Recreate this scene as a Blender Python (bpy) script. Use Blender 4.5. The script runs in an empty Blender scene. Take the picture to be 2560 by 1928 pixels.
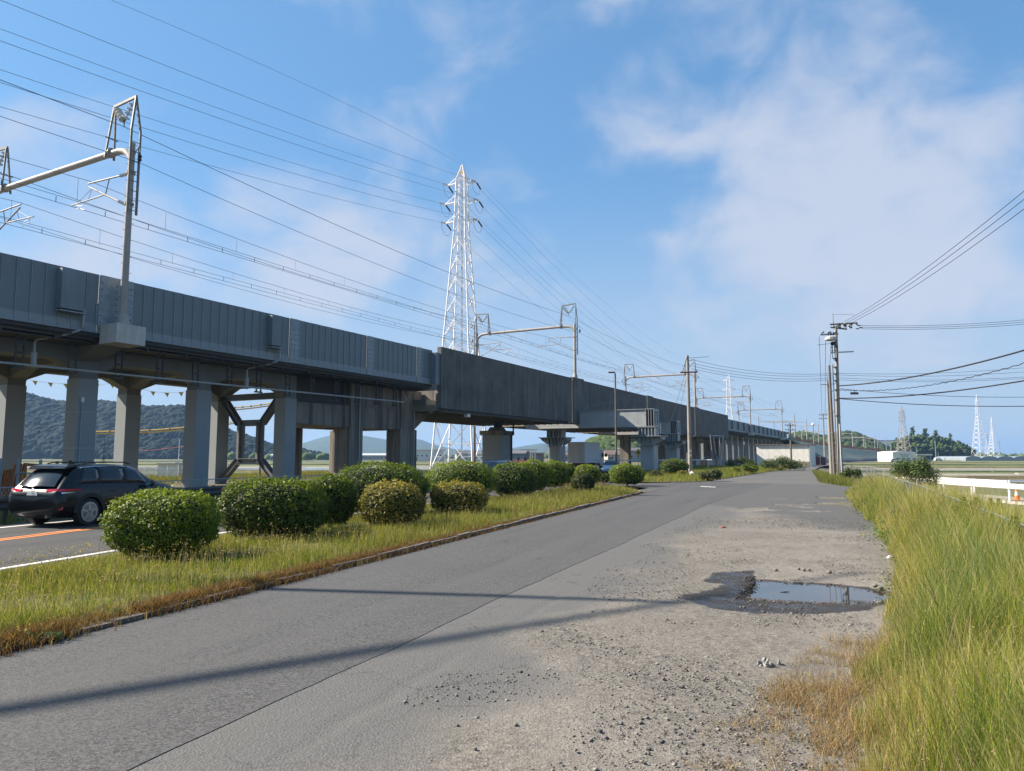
import bpy, math, random
import numpy as np
from mathutils import Vector, Matrix
random.seed(7); RNG = np.random.default_rng(7)
SC = bpy.context.scene
COL = SC.collection
PI = math.pi

# ------------------------------------------------------------------ camera
F = 1780.0; H = 1.65; PIT = math.atan(178 / F)          # focal length in photo pixels, eye height, pitch
cam_d = bpy.data.cameras.new('camera'); cam = bpy.data.objects.new('camera', cam_d); COL.objects.link(cam)
cam_d.sensor_width = 36.0; cam_d.lens = F / 2560 * 36.0; cam_d.clip_start = 0.1; cam_d.clip_end = 20000
cam.location = (0, 0, H); cam.rotation_euler = (PI / 2 + PIT, 0, 0)
SC.camera = cam
# ------------------------------------------------------------------ light
SUN_AZ = math.atan2(-0.988, 0.150); SUN_EL = math.radians(37.5)   # azimuth clockwise from +Y
LS = Vector((math.sin(SUN_AZ) * math.cos(SUN_EL), math.cos(SUN_AZ) * math.cos(SUN_EL), math.sin(SUN_EL)))
sun_d = bpy.data.lights.new('sun', 'SUN'); sun = bpy.data.objects.new('sun', sun_d); COL.objects.link(sun)
sun_d.energy = 4.8; sun_d.angle = math.radians(0.5); sun_d.color = (1.0, 0.90, 0.77)
sun.rotation_euler = (-LS).to_track_quat('-Z', 'Y').to_euler(); sun.location = LS * 60
W = bpy.data.worlds.new('World'); SC.world = W; W.use_nodes = True
SC.cycles.use_denoising = True; SC.cycles.denoising_prefilter = 'ACCURATE'
SC.view_settings.view_transform = 'Standard'; SC.view_settings.look = 'None'
SC.view_settings.exposure = 1.28; SC.view_settings.gamma = 1.0; SC.view_settings.use_curve_mapping = False

def world_nodes():
    nt = W.node_tree; N = nt.nodes; L = nt.links; N.clear()
    out = N.new('ShaderNodeOutputWorld'); bg = N.new('ShaderNodeBackground'); L.new(bg.outputs[0], out.inputs[0])
    bg.inputs['Strength'].default_value = 0.052
    sky = N.new('ShaderNodeTexSky'); sky.sky_type = 'NISHITA'; sky.sun_disc = False
    sky.sun_elevation = SUN_EL; sky.sun_rotation = SUN_AZ; sky.altitude = 0; sky.air_density = 1.0; sky.dust_density = 0.8; sky.ozone_density = 3.0
    def cmul(sock, col):
        x = N.new('ShaderNodeMixRGB'); x.blend_type = 'MULTIPLY'; x.inputs[0].default_value = 1.0; L.new(sock, x.inputs[1]); x.inputs[2].default_value = col; return x.outputs[0]
    gm = N.new('ShaderNodeGamma'); gm.inputs[1].default_value = 0.5; L.new(cmul(sky.outputs[0], (.126, .126, .126, 1)), gm.inputs[0])
    tinted = cmul(gm.outputs[0], SKY_TINT)
    tc = N.new('ShaderNodeTexCoord'); nrm = N.new('ShaderNodeVectorMath'); nrm.operation = 'NORMALIZE'
    L.new(tc.outputs['Generated'], nrm.inputs[0])
    sep = N.new('ShaderNodeSeparateXYZ'); L.new(nrm.outputs[0], sep.inputs[0])
    def math_(op, a, b=None, clamp=False):
        m = N.new('ShaderNodeMath'); m.operation = op; m.use_clamp = clamp
        for k, v in enumerate((a, b)):
            if v is None: continue
            if isinstance(v, (int, float)): m.inputs[k].default_value = v
            else: L.new(v, m.inputs[k])
        return m.outputs[0]
    def noise(scale, det, rough, off, dist=0.0):
        mp = N.new('ShaderNodeMapping'); mp.inputs['Location'].default_value = off; mp.inputs['Scale'].default_value = (1, 1, 1.5)
        L.new(nrm.outputs[0], mp.inputs[0])
        n = N.new('ShaderNodeTexNoise'); n.inputs['Scale'].default_value = scale; n.inputs['Detail'].default_value = det
        n.inputs['Roughness'].default_value = rough; n.inputs['Distortion'].default_value = dist
        L.new(mp.outputs[0], n.inputs[0]); return n.outputs[0]
    big = noise(2.6, 3, 0.5, CLOUD_OFF, 0.3); fine = noise(7.5, 9, 0.52, (3.1, 1.7, 0.0), 0.35)
    s = math_('ADD', math_('MULTIPLY', big, 0.85), math_('ADD', math_('MULTIPLY', fine, 0.75), -0.30))
    for (u, v), kk, wgt in CLOUDS:                       # cloud banks seen in the photograph, as directions in the sky
        d = Vector(((u - 1280) / F, 1, (1142 - v) / F)).normalized(); dt = N.new('ShaderNodeVectorMath'); dt.operation = 'DOT_PRODUCT'; L.new(nrm.outputs[0], dt.inputs[0]); dt.inputs[1].default_value = d
        s = math_('ADD', s, math_('MULTIPLY', math_('POWER', math_('MAXIMUM', dt.outputs['Value'], 0.0), kk), wgt))
    mr = N.new('ShaderNodeMapRange'); mr.interpolation_type = 'SMOOTHSTEP'
    L.new(s, mr.inputs[0]); mr.inputs[1].default_value = CLOUD_LO; mr.inputs[2].default_value = CLOUD_HI; mr.inputs[3].default_value = 0; mr.inputs[4].default_value = 0.85
    low = N.new('ShaderNodeMapRange'); L.new(sep.outputs[2], low.inputs[0]); low.inputs[1].default_value = 0.01; low.inputs[2].default_value = 0.11
    fac = math_('MULTIPLY', mr.outputs[0], low.outputs[0])
    mix = N.new('ShaderNodeMixRGB'); L.new(fac, mix.inputs[0]); hz_ = N.new('ShaderNodeMapRange'); hz_.interpolation_type = 'SMOOTHERSTEP'; L.new(sep.outputs[2], hz_.inputs[0]); hz_.inputs[1].default_value = -0.02; hz_.inputs[2].default_value = 0.46; hz_.inputs[3].default_value = 0.88; hz_.inputs[4].default_value = 0.0
    hmix = N.new('ShaderNodeMixRGB'); L.new(hz_.outputs[0], hmix.inputs[0]); L.new(tinted, hmix.inputs[1]); hmix.inputs[2].default_value = HORIZON
    L.new(hmix.outputs[0], mix.inputs[1]); mix.inputs[2].default_value = CLOUD_COL
    L.new(mix.outputs[0], bg.inputs[0])
HAZE_D = 0.00015; SKY_TINT = (3.45, 6.05, 8.5, 1); HORIZON = (4.0, 5.0, 6.35, 1); CLOUD_OFF = (0.4, 0.0, 0.2); CLOUD_LO, CLOUD_HI = 0.55, 0.90; CLOUD_COL = (5.0, 5.45, 6.5, 1)
CLOUDS = [((1900, 210), 120, .22), ((2400, 150), 70, .18), ((1600, 290), 300, .10), ((2150, 600), 130, .22), ((1850, 660), 260, .12), ((2520, 480), 120, .12), ((950, 640), 150, .19), ((1250, 560), 240, .12), ((550, 500), 500, .09), ((200, 660), 150, .16), ((1350, 800), 120, .17), ((650, 780), 200, .16), ((1750, 860), 200, .14), ((2300, 860), 200, .12)]
world_nodes()

# ------------------------------------------------------------------ photo geometry: a pixel gives a direction, a surface the distance
cpt, spt = math.cos(PIT), math.sin(PIT)
def ray(u, v):
    a = (u - 1280) / F; b = (964 - v) / F
    return Vector((a, cpt - b * spt, spt + b * cpt))
def gp(u, v, z=0.0):
    d = ray(u, v); t = (z - H) / d.z
    return Vector((d.x * t, d.y * t, z))
def at(u, v, Y):
    d = ray(u, v); t = Y / d.y
    return Vector((d.x * t, Y, H + d.z * t))
TH = math.atan(970 / F * cpt); ST, CT = math.sin(TH), math.cos(TH)      # viaduct heading
def V(s, D, z=0.0): return Vector((s * ST - D * CT, s * CT + D * ST, z))
VRZ = PI / 2 - TH
PH = math.atan(690 / F * cpt); SPH, CPH = math.sin(PH), math.cos(PH)    # service road heading
def R(a, b, z=0.0): return Vector((a * SPH + b * CPH, a * CPH - b * SPH, z))

# ------------------------------------------------------------------ mesh helpers
class MB:
    def __init__(self): self.v = []; self.f = []
    def add(self, vs, fs):
        o = len(self.v); self.v += [tuple(p) for p in vs]; self.f += [tuple(i + o for i in f) for f in fs]; return self
    def box(self, x0, x1, y0, y1, z0, z1):
        return self.add([(x0,y0,z0),(x1,y0,z0),(x1,y1,z0),(x0,y1,z0),(x0,y0,z1),(x1,y0,z1),(x1,y1,z1),(x0,y1,z1)],
                        [(3,2,1,0),(4,5,6,7),(0,1,5,4),(1,2,6,5),(2,3,7,6),(3,0,4,7)])
    def bar(self, p, q, w, h=None):
        h = h or w; p = Vector(p); q = Vector(q); d = (q - p).normalized()
        up = Vector((0,0,1)) if abs(d.z) < 0.95 else Vector((1,0,0))
        a = d.cross(up).normalized() * (w / 2); b = a.cross(d).normalized() * (h / 2)
        vs = [p-a-b, p+a-b, p+a+b, p-a+b, q-a-b, q+a-b, q+a+b, q-a+b]
        return self.add(vs, [(3,2,1,0),(4,5,6,7),(0,1,5,4),(1,2,6,5),(2,3,7,6),(3,0,4,7)])
    def tube(self, pts, r, n=8, cap=True):
        pts = [Vector(p) for p in pts]; m = len(pts); rs = r if isinstance(r, (list, tuple)) else [r] * m
        ref = Vector((0, 0, 1)); vs = []; fs = []
        for i, p in enumerate(pts):
            d = (pts[min(i + 1, m - 1)] - pts[max(i - 1, 0)]).normalized()
            rf = ref if abs(d.z) < 0.97 else Vector((1, 0, 0))
            a = d.cross(rf).normalized(); b = a.cross(d).normalized()
            for k in range(n):
                t = 2 * PI * k / n; vs.append(p + a * (math.cos(t) * rs[i]) + b * (math.sin(t) * rs[i]))
        for i in range(m - 1):
            for k in range(n):
                k2 = (k + 1) % n; fs.append((i*n+k, i*n+k2, (i+1)*n+k2, (i+1)*n+k))
        if cap:
            fs.append(tuple(range(n - 1, -1, -1))); fs.append(tuple((m - 1) * n + k for k in range(n)))
        return self.add(vs, [f[::-1] for f in fs])
    def lathe(self, prof, c, n=12, axis='z'):
        vs = []; fs = []; c = Vector(c)
        for r, h in prof:
            for k in range(n):
                t = 2 * PI * k / n; x, y = r * math.cos(t), r * math.sin(t)
                o = Vector((x, y, h)) if axis == 'z' else (Vector((h, x, y)) if axis == 'x' else Vector((y, h, x)))
                vs.append(c + o)
        for i in range(len(prof) - 1):
            for k in range(n):
                k2 = (k + 1) % n; fs.append((i*n+k, i*n+k2, (i+1)*n+k2, (i+1)*n+k))
        fs.append(tuple(range(n - 1, -1, -1))); fs.append(tuple((len(prof) - 1) * n + k for k in range(n)))
        return self.add(vs, fs)
    def prism(self, poly, axis, a, b):
        """extrude a 2-D polygon along an axis: 'x' takes (y,z), 'y' takes (x,z), 'z' takes (x,y)"""
        n = len(poly); mk = {'x': lambda p, t: (t, p[0], p[1]), 'y': lambda p, t: (p[0], t, p[1]), 'z': lambda p, t: (p[0], p[1], t)}[axis]
        vs = [mk(p, a) for p in poly] + [mk(p, b) for p in poly]
        fs = [tuple(range(n - 1, -1, -1)), tuple(range(n, 2 * n))] + [(k, (k + 1) % n, n + (k + 1) % n, n + k) for k in range(n)]
        return self.add(vs, fs)
    def mesh(self, name, smooth=False):
        me = bpy.data.meshes.new(name); me.from_pydata(self.v, [], self.f); me.validate()
        import bmesh
        bm = bmesh.new(); bm.from_mesh(me); bmesh.ops.recalc_face_normals(bm, faces=bm.faces); bm.to_mesh(me); bm.free()
        if smooth: me.shade_smooth()
        return me
    def build(self, name, m, parent=None, smooth=False, bevel=0):
        me = self.mesh(name, False)
        if smooth:
            me.shade_smooth(); 
            try: me.set_sharp_from_angle(angle=math.radians(40))
            except Exception: pass
        me.materials.append(m)
        o = bpy.data.objects.new(name, me); COL.objects.link(o)
        if parent is not None: o.parent = parent
        if bevel:
            md = o.modifiers.new('bevel', 'BEVEL'); md.width = bevel; md.segments = 2; md.limit_method = 'ANGLE'; md.angle_limit = math.radians(40)
        return o
def B(x0, x1, y0, y1, z0, z1): return MB().box(x0, x1, y0, y1, z0, z1)
def tag(o, label=None, cat=None, group=None, kind=None):
    if label: o['label'] = label
    if cat: o['category'] = cat
    if group: o['group'] = group
    if kind: o['kind'] = kind
    return o
def thing(name, label, cat, loc=(0,0,0), rz=0, group=None):
    o = bpy.data.objects.new(name, None); COL.objects.link(o); o.location = loc; o.rotation_euler = (0, 0, rz); o.empty_display_size = 0.2
    return tag(o, label, cat, group)
def inst(me, name, parent=None, loc=(0,0,0), rot=(0,0,0), sc=(1,1,1)):
    o = bpy.data.objects.new(name, me); COL.objects.link(o); o.location = loc; o.rotation_euler = rot; o.scale = sc
    if parent is not None: o.parent = parent
    return o
def meshof(mb, name, m, smooth=False):
    me = mb.mesh(name); me.materials.append(m)
    if smooth:
        me.shade_smooth()
        try: me.set_sharp_from_angle(angle=math.radians(40))
        except Exception: pass
    return me
def npmesh(name, verts, faces, m, cols=None, smooth=False):
    """verts (n,3), faces (k,c) of equal corner count; cols (n,3) becomes colour attribute Col"""
    me = bpy.data.meshes.new(name); n = len(verts); k, c = faces.shape
    me.vertices.add(n); me.vertices.foreach_set('co', np.asarray(verts, np.float32).ravel())
    me.loops.add(k * c); me.loops.foreach_set('vertex_index', faces.astype(np.int32).ravel())
    me.polygons.add(k); me.polygons.foreach_set('loop_start', np.arange(0, k * c, c, dtype=np.int32))
    try: me.polygons.foreach_set('loop_total', np.full(k, c, dtype=np.int32))
    except Exception: pass
    me.update(calc_edges=True)
    if cols is not None:
        at_ = me.attributes.new('Col', 'FLOAT_COLOR', 'POINT')
        cc = np.ones((n, 4), np.float32); cc[:, :3] = cols; at_.data.foreach_set('color', cc.ravel())
    if smooth: me.shade_smooth()
    me.materials.append(m); return me
def grid_faces(nx, ny):
    i = np.arange(nx * ny).reshape(nx, ny)
    return np.stack([i[:-1, :-1].ravel(), i[1:, :-1].ravel(), i[1:, 1:].ravel(), i[:-1, 1:].ravel()], 1)
def vnoise(x, y, sc, seed=0):
    """cheap smooth value noise for numpy arrays, about -1..1"""
    r = np.random.default_rng(seed); t = r.random((64, 64)) * 2 - 1
    X = x / sc; Y = y / sc; xi = np.floor(X).astype(int); yi = np.floor(Y).astype(int); fx = X - xi; fy = Y - yi
    fx = fx * fx * (3 - 2 * fx); fy = fy * fy * (3 - 2 * fy)
    g = lambda a, b: t[a % 64, b % 64]
    return (g(xi, yi) * (1 - fx) + g(xi + 1, yi) * fx) * (1 - fy) + (g(xi, yi + 1) * (1 - fx) + g(xi + 1, yi + 1) * fx) * fy
def inpoly(x, y, poly):
    r = np.zeros(x.shape, bool); n = len(poly); j = n - 1
    for i in range(n):
        xi, yi = poly[i][0], poly[i][1]; xj, yj = poly[j][0], poly[j][1]
        if yi != yj: r ^= ((yi > y) != (yj > y)) & (x < (xj - xi) * (y - yi) / (yj - yi) + xi)
        j = i
    return r
def catmull(pts, per=8):
    pts = [Vector(p) for p in pts]; P = [2 * pts[0] - pts[1]] + pts + [2 * pts[-1] - pts[-2]]; out = []
    for i in range(1, len(P) - 2):
        for k in range(per):
            t = k / per; a, b, c, d = P[i-1], P[i], P[i+1], P[i+2]
            out.append(0.5 * ((2*b) + (c-a)*t + (2*a-5*b+4*c-d)*t*t + (3*b-a-3*c+d)*t*t*t))
    out.append(pts[-1]); return out
def offset(path, d):
    out = []
    for i, p in enumerate(path):
        t = (path[min(i+1, len(path)-1)] - path[max(i-1, 0)]); t.z = 0; t.normalize()
        out.append(p + Vector((t.y, -t.x, 0)) * d)          # d > 0 is to the right
    return out
def strip(pathL, pathR, z):
    n = len(pathL); mb = MB(); vs = [(p.x, p.y, z) for p in pathL] + [(p.x, p.y, z) for p in pathR]
    return mb.add(vs, [(i, n + i, n + i + 1, i + 1) for i in range(n - 1)])

# ------------------------------------------------------------------ materials
MATS = {}
def mat(name, col, rough=0.8, metal=0.0, var=0.12, vscale=2.0, fine=0.0, fscale=40.0, bump=0.0, bscale=30.0, streak=None, sscale=(3, 3, 0.12), samt=0.6, slo=0.45, coord='Object', spec=0.4, coat=0.0, spots=None, spscale=8.0, splo=0.6):
    if name in MATS: return MATS[name]
    m = bpy.data.materials.new(name); m.use_nodes = True; nt = m.node_tree; N = nt.nodes; L = nt.links
    b = N['Principled BSDF']; b.inputs['Roughness'].default_value = rough; b.inputs['Metallic'].default_value = metal
    b.inputs['Specular IOR Level'].default_value = spec
    if coat: b.inputs['Coat Weight'].default_value = coat; b.inputs['Coat Roughness'].default_value = 0.03
    if coord == 'Object': src = N.new('ShaderNodeTexCoord').outputs['Object']
    else: src = N.new('ShaderNodeNewGeometry').outputs['Position']
    def noise(scale, det=5, vec=src, rough=0.55):
        n = N.new('ShaderNodeTexNoise'); n.inputs['Scale'].default_value = scale; n.inputs['Detail'].default_value = det; n.inputs['Roughness'].default_value = rough
        L.new(vec, n.inputs[0]); return n.outputs[0]
    def rng(v, a, b_, c, d):
        r = N.new('ShaderNodeMapRange'); L.new(v, r.inputs[0])
        for k, x in enumerate((a, b_, c, d)): r.inputs[k + 1].default_value = x
        return r.outputs[0]
    def mul(colsock, f):
        x = N.new('ShaderNodeMixRGB'); x.blend_type = 'MULTIPLY'; x.inputs[0].default_value = 1
        if isinstance(colsock, tuple): x.inputs[1].default_value = colsock
        else: L.new(colsock, x.inputs[1])
        L.new(f, x.inputs[2]); return x.outputs[0]
    def mixc(f, a, c2):
        x = N.new('ShaderNodeMixRGB'); L.new(f, x.inputs[0])
        if isinstance(a, tuple): x.inputs[1].default_value = a
        else: L.new(a, x.inputs[1])
        if isinstance(c2, tuple): x.inputs[2].default_value = c2
        else: L.new(c2, x.inputs[2])
        return x.outputs[0]
    c = (*col, 1.0)
    if var: c = mul(c, rng(noise(vscale), 0.3, 0.7, 1 - var, 1 + var))
    if fine: c = mul(c, rng(noise(fscale, 2), 0.3, 0.7, 1 - fine, 1 + fine))
    if streak is not None:
        mp = N.new('ShaderNodeMapping'); mp.inputs['Scale'].default_value = sscale; L.new(src, mp.inputs[0])
        f = rng(noise(1.0, 6, mp.outputs[0], 0.65), slo, slo + 0.2, 0, samt); c = mixc(f, c, (*streak, 1))
    if spots is not None:
        c = mixc(rng(noise(spscale, 4), splo, splo + 0.1, 0, 0.9), c, (*spots, 1))
    if isinstance(c, tuple): b.inputs['Base Color'].default_value = c
    else: L.new(c, b.inputs['Base Color'])
    if bump:
        bp = N.new('ShaderNodeBump'); bp.inputs['Strength'].default_value = 0.6; bp.inputs['Distance'].default_value = bump
        L.new(noise(bscale, 4), bp.inputs['Height']); L.new(bp.outputs[0], b.inputs['Normal'])
    MATS[name] = m; return m
def leafmat(name, trans=0.3, rough=0.45, spec=0.4):
    if name in MATS: return MATS[name]
    m = bpy.data.materials.new(name); m.use_nodes = True; nt = m.node_tree; N = nt.nodes; L = nt.links
    b = N['Principled BSDF']; b.inputs['Roughness'].default_value = rough; b.inputs['Specular IOR Level'].default_value = spec
    a = N.new('ShaderNodeAttribute'); a.attribute_name = 'Col'; L.new(a.outputs['Color'], b.inputs['Base Color'])
    t = N.new('ShaderNodeBsdfTranslucent')
    g = N.new('ShaderNodeMixRGB'); g.blend_type = 'MULTIPLY'; g.inputs[0].default_value = 1; g.inputs[2].default_value = (1.2, 1.25, 0.6, 1); L.new(a.outputs['Color'], g.inputs[1]); L.new(g.outputs[0], t.inputs[0])
    mx = N.new('ShaderNodeMixShader'); mx.inputs[0].default_value = trans; L.new(b.outputs[0], mx.inputs[1]); L.new(t.outputs[0], mx.inputs[2])
    L.new(mx.outputs[0], N['Material Output'].inputs[0]); MATS[name] = m; return m
M_barrier = mat('barrier_paint', (0.155, 0.185, 0.205), 0.5, var=0.12, vscale=0.8, streak=(0.115, 0.135, 0.15), sscale=(4, 4, 0.3), samt=0.35)
M_strip = mat('barrier_foot', (0.22, 0.25, 0.27), 0.6, var=0.1, vscale=2, streak=(0.15, 0.12, 0.09), sscale=(3, 3, 0.5), samt=0.4, slo=0.55)
M_galv = mat('galvanised_plate', (0.24, 0.27, 0.29), 0.5, metal=0.35, var=0.16, vscale=4, fine=0.1)
M_steelgrey = mat('grey_painted_steel', (0.34, 0.352, 0.352), 0.5, var=0.05, vscale=0.7, streak=(0.2184, 0.2184, 0.2106), sscale=(2, 2, 0.2), samt=0.35)
M_colgrey = mat('grey_column_jacket', (0.245, 0.262, 0.27), 0.6, var=0.06, vscale=0.6, streak=(0.28, 0.28, 0.27), sscale=(1.5, 1.5, 0.12), samt=0.35)
M_darksteel = mat('dark_steel', (0.032, 0.033, 0.035), 0.6, var=0.15)
M_slab = mat('slab_concrete', (0.175, 0.178, 0.172), 0.9, var=0.12, vscale=0.6, streak=(0.153, 0.1445, 0.1275), sscale=(1, 1, 0.4), samt=0.5)
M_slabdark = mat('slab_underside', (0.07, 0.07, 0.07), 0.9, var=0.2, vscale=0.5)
M_white_conc = mat('pale_concrete', (0.464, 0.452, 0.424), 0.85, var=0.08, vscale=3, streak=(0.336, 0.304, 0.256), sscale=(5, 5, 0.4), samt=0.5)
M_oldconc = mat('stained_concrete', (0.22, 0.195, 0.165), 0.92, var=0.15, vscale=0.7, streak=(0.055, 0.052, 0.05), sscale=(1.6, 1.6, 0.10), samt=0.9, slo=0.47, bump=0.01)
M_black_conc = mat('blackened_concrete', (0.104, 0.099, 0.095), 0.92, var=0.3, vscale=0.5, streak=(0.23, 0.21, 0.185), sscale=(2.6, 2.6, 0.10), samt=0.8, slo=0.50, bump=0.006, fine=0.08)
M_girder_under = mat('girder_underside', (0.25, 0.21, 0.155), 0.9, var=0.12, vscale=0.6)
M_mast = mat('mast_pinkish_steel', (0.3384, 0.306, 0.2772), 0.6, var=0.1, vscale=1.5, streak=(0.2592, 0.216, 0.18), sscale=(4, 4, 0.5), samt=0.5)
M_bracket = mat('rusty_bracket', (0.285, 0.2325, 0.195), 0.6, var=0.2, vscale=6)
M_insul = mat('insulator_porcelain', (0.48, 0.488, 0.48), 0.25, var=0.06)
M_wire = mat('wire_dark', (0.055, 0.058, 0.065), 0.5, var=0)
M_wire_hi = mat('power_line_alloy', (0.10, 0.11, 0.125), 0.5, var=0)
M_cable = mat('black_cable', (0.03, 0.031, 0.035), 0.6, var=0)
M_tower = mat('pylon_white_paint', (0.7568, 0.7216, 0.7216), 0.55, var=0.05, vscale=0.5)
M_tower_g = mat('pylon_galvanised', (0.45, 0.45, 0.45), 0.55, var=0.06, vscale=0.5)
M_pole = mat('utility_pole_concrete', (0.2924, 0.2618, 0.2244), 0.9, var=0.1, vscale=2, streak=(0.204, 0.1836, 0.1564), sscale=(6, 6, 0.2), samt=0.5)
M_polebrown = mat('brown_pole', (0.15, 0.1237, 0.105), 0.85, var=0.15)
M_white = mat('white_paint', (0.72, 0.711, 0.693), 0.5, var=0.04)
M_fencewire = mat('fence_wire', (0.315, 0.33, 0.33), 0.5, metal=0.4, var=0.1)
M_rust = mat('rusty_steel', (0.30, 0.13, 0.06), 0.85, var=0.25, vscale=3)
M_orange = mat('orange_plank', (0.375, 0.1275, 0.0375), 0.8, var=0.25, vscale=3)
M_yellow = mat('yellow_cover', (0.64, 0.376, 0.04), 0.5, var=0.05)
M_black = mat('black_rubber', (0.018, 0.018, 0.02), 0.7, var=0)
M_glassd = mat('dark_glass', (0.012, 0.015, 0.02), 0.06, var=0, spec=0.6)
M_chrome = mat('bright_chrome', (0.75, 0.75, 0.76), 0.15, metal=1.0, var=0)
M_red = mat('red_lens', (0.55, 0.015, 0.04), 0.15, var=0, coat=0.5)
# ================================================================== SETTING
def structure(o): return tag(o, kind='structure')
def nodes_of(name, rough=0.9):
    m = bpy.data.materials.new(name); m.use_nodes = True; N = m.node_tree.nodes; L = m.node_tree.links
    b = N['Principled BSDF']; b.inputs['Roughness'].default_value = rough; b.inputs['Specular IOR Level'].default_value = 0.3
    class K: pass
    k = K(); k.m = m; k.N = N; k.L = L; k.b = b; k.pos = N.new('ShaderNodeNewGeometry').outputs['Position']
    def noise(scale, det=5, rough=0.55, vec=None, sc=None):
        v = vec or k.pos
        if sc:
            mp = N.new('ShaderNodeMapping'); mp.inputs['Scale'].default_value = sc; L.new(v, mp.inputs[0]); v = mp.outputs[0]
        n = N.new('ShaderNodeTexNoise'); n.inputs['Scale'].default_value = scale; n.inputs['Detail'].default_value = det; n.inputs['Roughness'].default_value = rough
        L.new(v, n.inputs[0]); return n.outputs[0]
    def rng(v, a, b_, c=0, d=1):
        r = N.new('ShaderNodeMapRange'); L.new(v, r.inputs[0])
        for i, x in enumerate((a, b_, c, d)): r.inputs[i + 1].default_value = x
        return r.outputs[0]
    def mix(f, a, c, mode='MIX'):
        x = N.new('ShaderNodeMixRGB'); x.blend_type = mode
        for i, s in enumerate((f, a, c)):
            if isinstance(s, (int, float)): x.inputs[i].default_value = s
            elif isinstance(s, tuple): x.inputs[i].default_value = (*s, 1) if len(s) == 3 else s
            else: L.new(s, x.inputs[i])
        return x.outputs[0]
    def bump(h, dist, strength=0.8):
        bp = N.new('ShaderNodeBump'); bp.inputs['Strength'].default_value = strength; bp.inputs['Distance'].default_value = dist
        L.new(h, bp.inputs['Height']); L.new(bp.outputs[0], b.inputs['Normal'])
    def attr(n):
        a = N.new('ShaderNodeAttribute'); a.attribute_name = n; s = N.new('ShaderNodeSeparateColor'); L.new(a.outputs['Color'], s.inputs[0]); return s.outputs
    def voro(scale, feat='F1'):
        v = N.new('ShaderNodeTexVoronoi'); v.feature = feat; v.inputs['Scale'].default_value = scale; L.new(k.pos, v.inputs['Vector']); return v.outputs
    k.noise, k.rng, k.mix, k.bump, k.attr, k.voro = noise, rng, mix, bump, attr, voro
    return k
def speckle(k, scale, dark, light, amt):
    """aggregate: small pale and dark stones seen in a worn surface"""
    v = k.voro(scale); s = k.N.new('ShaderNodeSeparateColor'); k.L.new(v['Color'], s.inputs[0])
    c = k.mix(s.outputs[0], dark, light); return c, v['Distance']

k = nodes_of('field_ground')
c = k.mix(k.rng(k.noise(0.02, 4), 0.4, 0.6), (0.099, 0.1122, 0.0396), (0.132, 0.1254, 0.0561))
c = k.mix(k.rng(k.noise(1.0, 4, sc=(0.02, 0.25, 1)), 0.5, 0.62), c, (0.1518, 0.1221, 0.066)); k.L.new(c, k.b.inputs[0]); M_field = k.m
k = nodes_of('young_rice')
c = k.mix(k.rng(k.noise(1.0, 4, sc=(0.03, 0.6, 1)), 0.35, 0.65), (0.1023, 0.1254, 0.0429), (0.1485, 0.1485, 0.0627)); k.L.new(c, k.b.inputs[0]); M_rice = k.m
k = nodes_of('paddy_water', 0.12); k.b.inputs['Base Color'].default_value = (0.15, 0.17, 0.135, 1); k.b.inputs['IOR'].default_value = 1.33; k.b.inputs['Specular IOR Level'].default_value = 0.5
k.bump(k.noise(3.0, 3), 0.01, 0.3); M_paddyw = k.m
M_bund = mat('field_bund', (0.1716, 0.132, 0.0726), 0.95, var=0.3, vscale=0.5)
M_bundg = mat('grassy_bund', (0.066, 0.0825, 0.0264), 0.95, var=0.3, vscale=0.6)
M_bundw = mat('concrete_bund', (0.363, 0.33, 0.2772), 0.9, var=0.1)
k = nodes_of('earth')
c = k.mix(k.rng(k.noise(0.5, 6), 0.4, 0.6), (0.099, 0.0924, 0.0363), (0.1452, 0.1188, 0.066)); k.L.new(c, k.b.inputs[0]); k.bump(k.noise(14, 5), 0.03); M_earth = k.m

ground = structure(MB().add([(-6000,-300,-0.66),(6000,-300,-0.66),(6000,6000,-0.66),(-6000,6000,-0.66)], [(0,1,2,3)]).build('ground', M_field))
# paddies: long rectangles beside the line, separated by bunds
for x0, x1, y0, y1, mt in [(26,420,61,73,M_paddyw),(30,420,78,88,M_rice),(34,420,91,106,M_rice),(36,420,108,124,M_paddyw),(36,460,126,150,M_rice),(40,460,152,190,M_rice),(44,500,193,260,M_rice),(60,520,266,400,M_rice),
                            (-300,0,68,84,M_rice),(-320,8,88,112,M_rice),(-360,8,115,150,M_paddyw),(-380,0,154,200,M_rice),(-420,10,206,290,M_rice),(-460,10,300,380,M_paddyw),(-520,10,390,560,M_rice)]:
    structure(MB().add([(x0,y0,-0.645),(x1,y0,-0.645),(x1,y1,-0.645),(x0,y1,-0.645)], [(0,1,2,3)]).build('paddy', mt))
for y, x0, x1, mt in [(59.5,26,420,M_bund),(75.5,28,420,M_bund),(89.5,34,420,M_bundw),(90.3,34,420,M_bundg),(107,36,420,M_bundg),(125,36,420,M_bundw),(151,40,460,M_bund),(191.5,44,500,M_bundg),(263,60,520,M_bund),(405,60,560,M_bundg),
                      (86,-300,6,M_bundg),(113.5,-340,8,M_bund),(152,-380,4,M_bundw),(203,-420,8,M_bundg),(295,-460,8,M_bund),(385,-500,8,M_bundg)]:
    mb = MB(); n = 40
    for i in range(n):
        a = x0 + (x1 - x0) * i / n; b = x0 + (x1 - x0) * (i + 1) / n; h = -0.40 + random.uniform(-.06, .06)
        mb.prism([(y - .55, -.66), (y + .55, -.66), (y + .28, h), (y - .28, h)], 'x', a, b)
    structure(mb.build('bund', mt))

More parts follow.
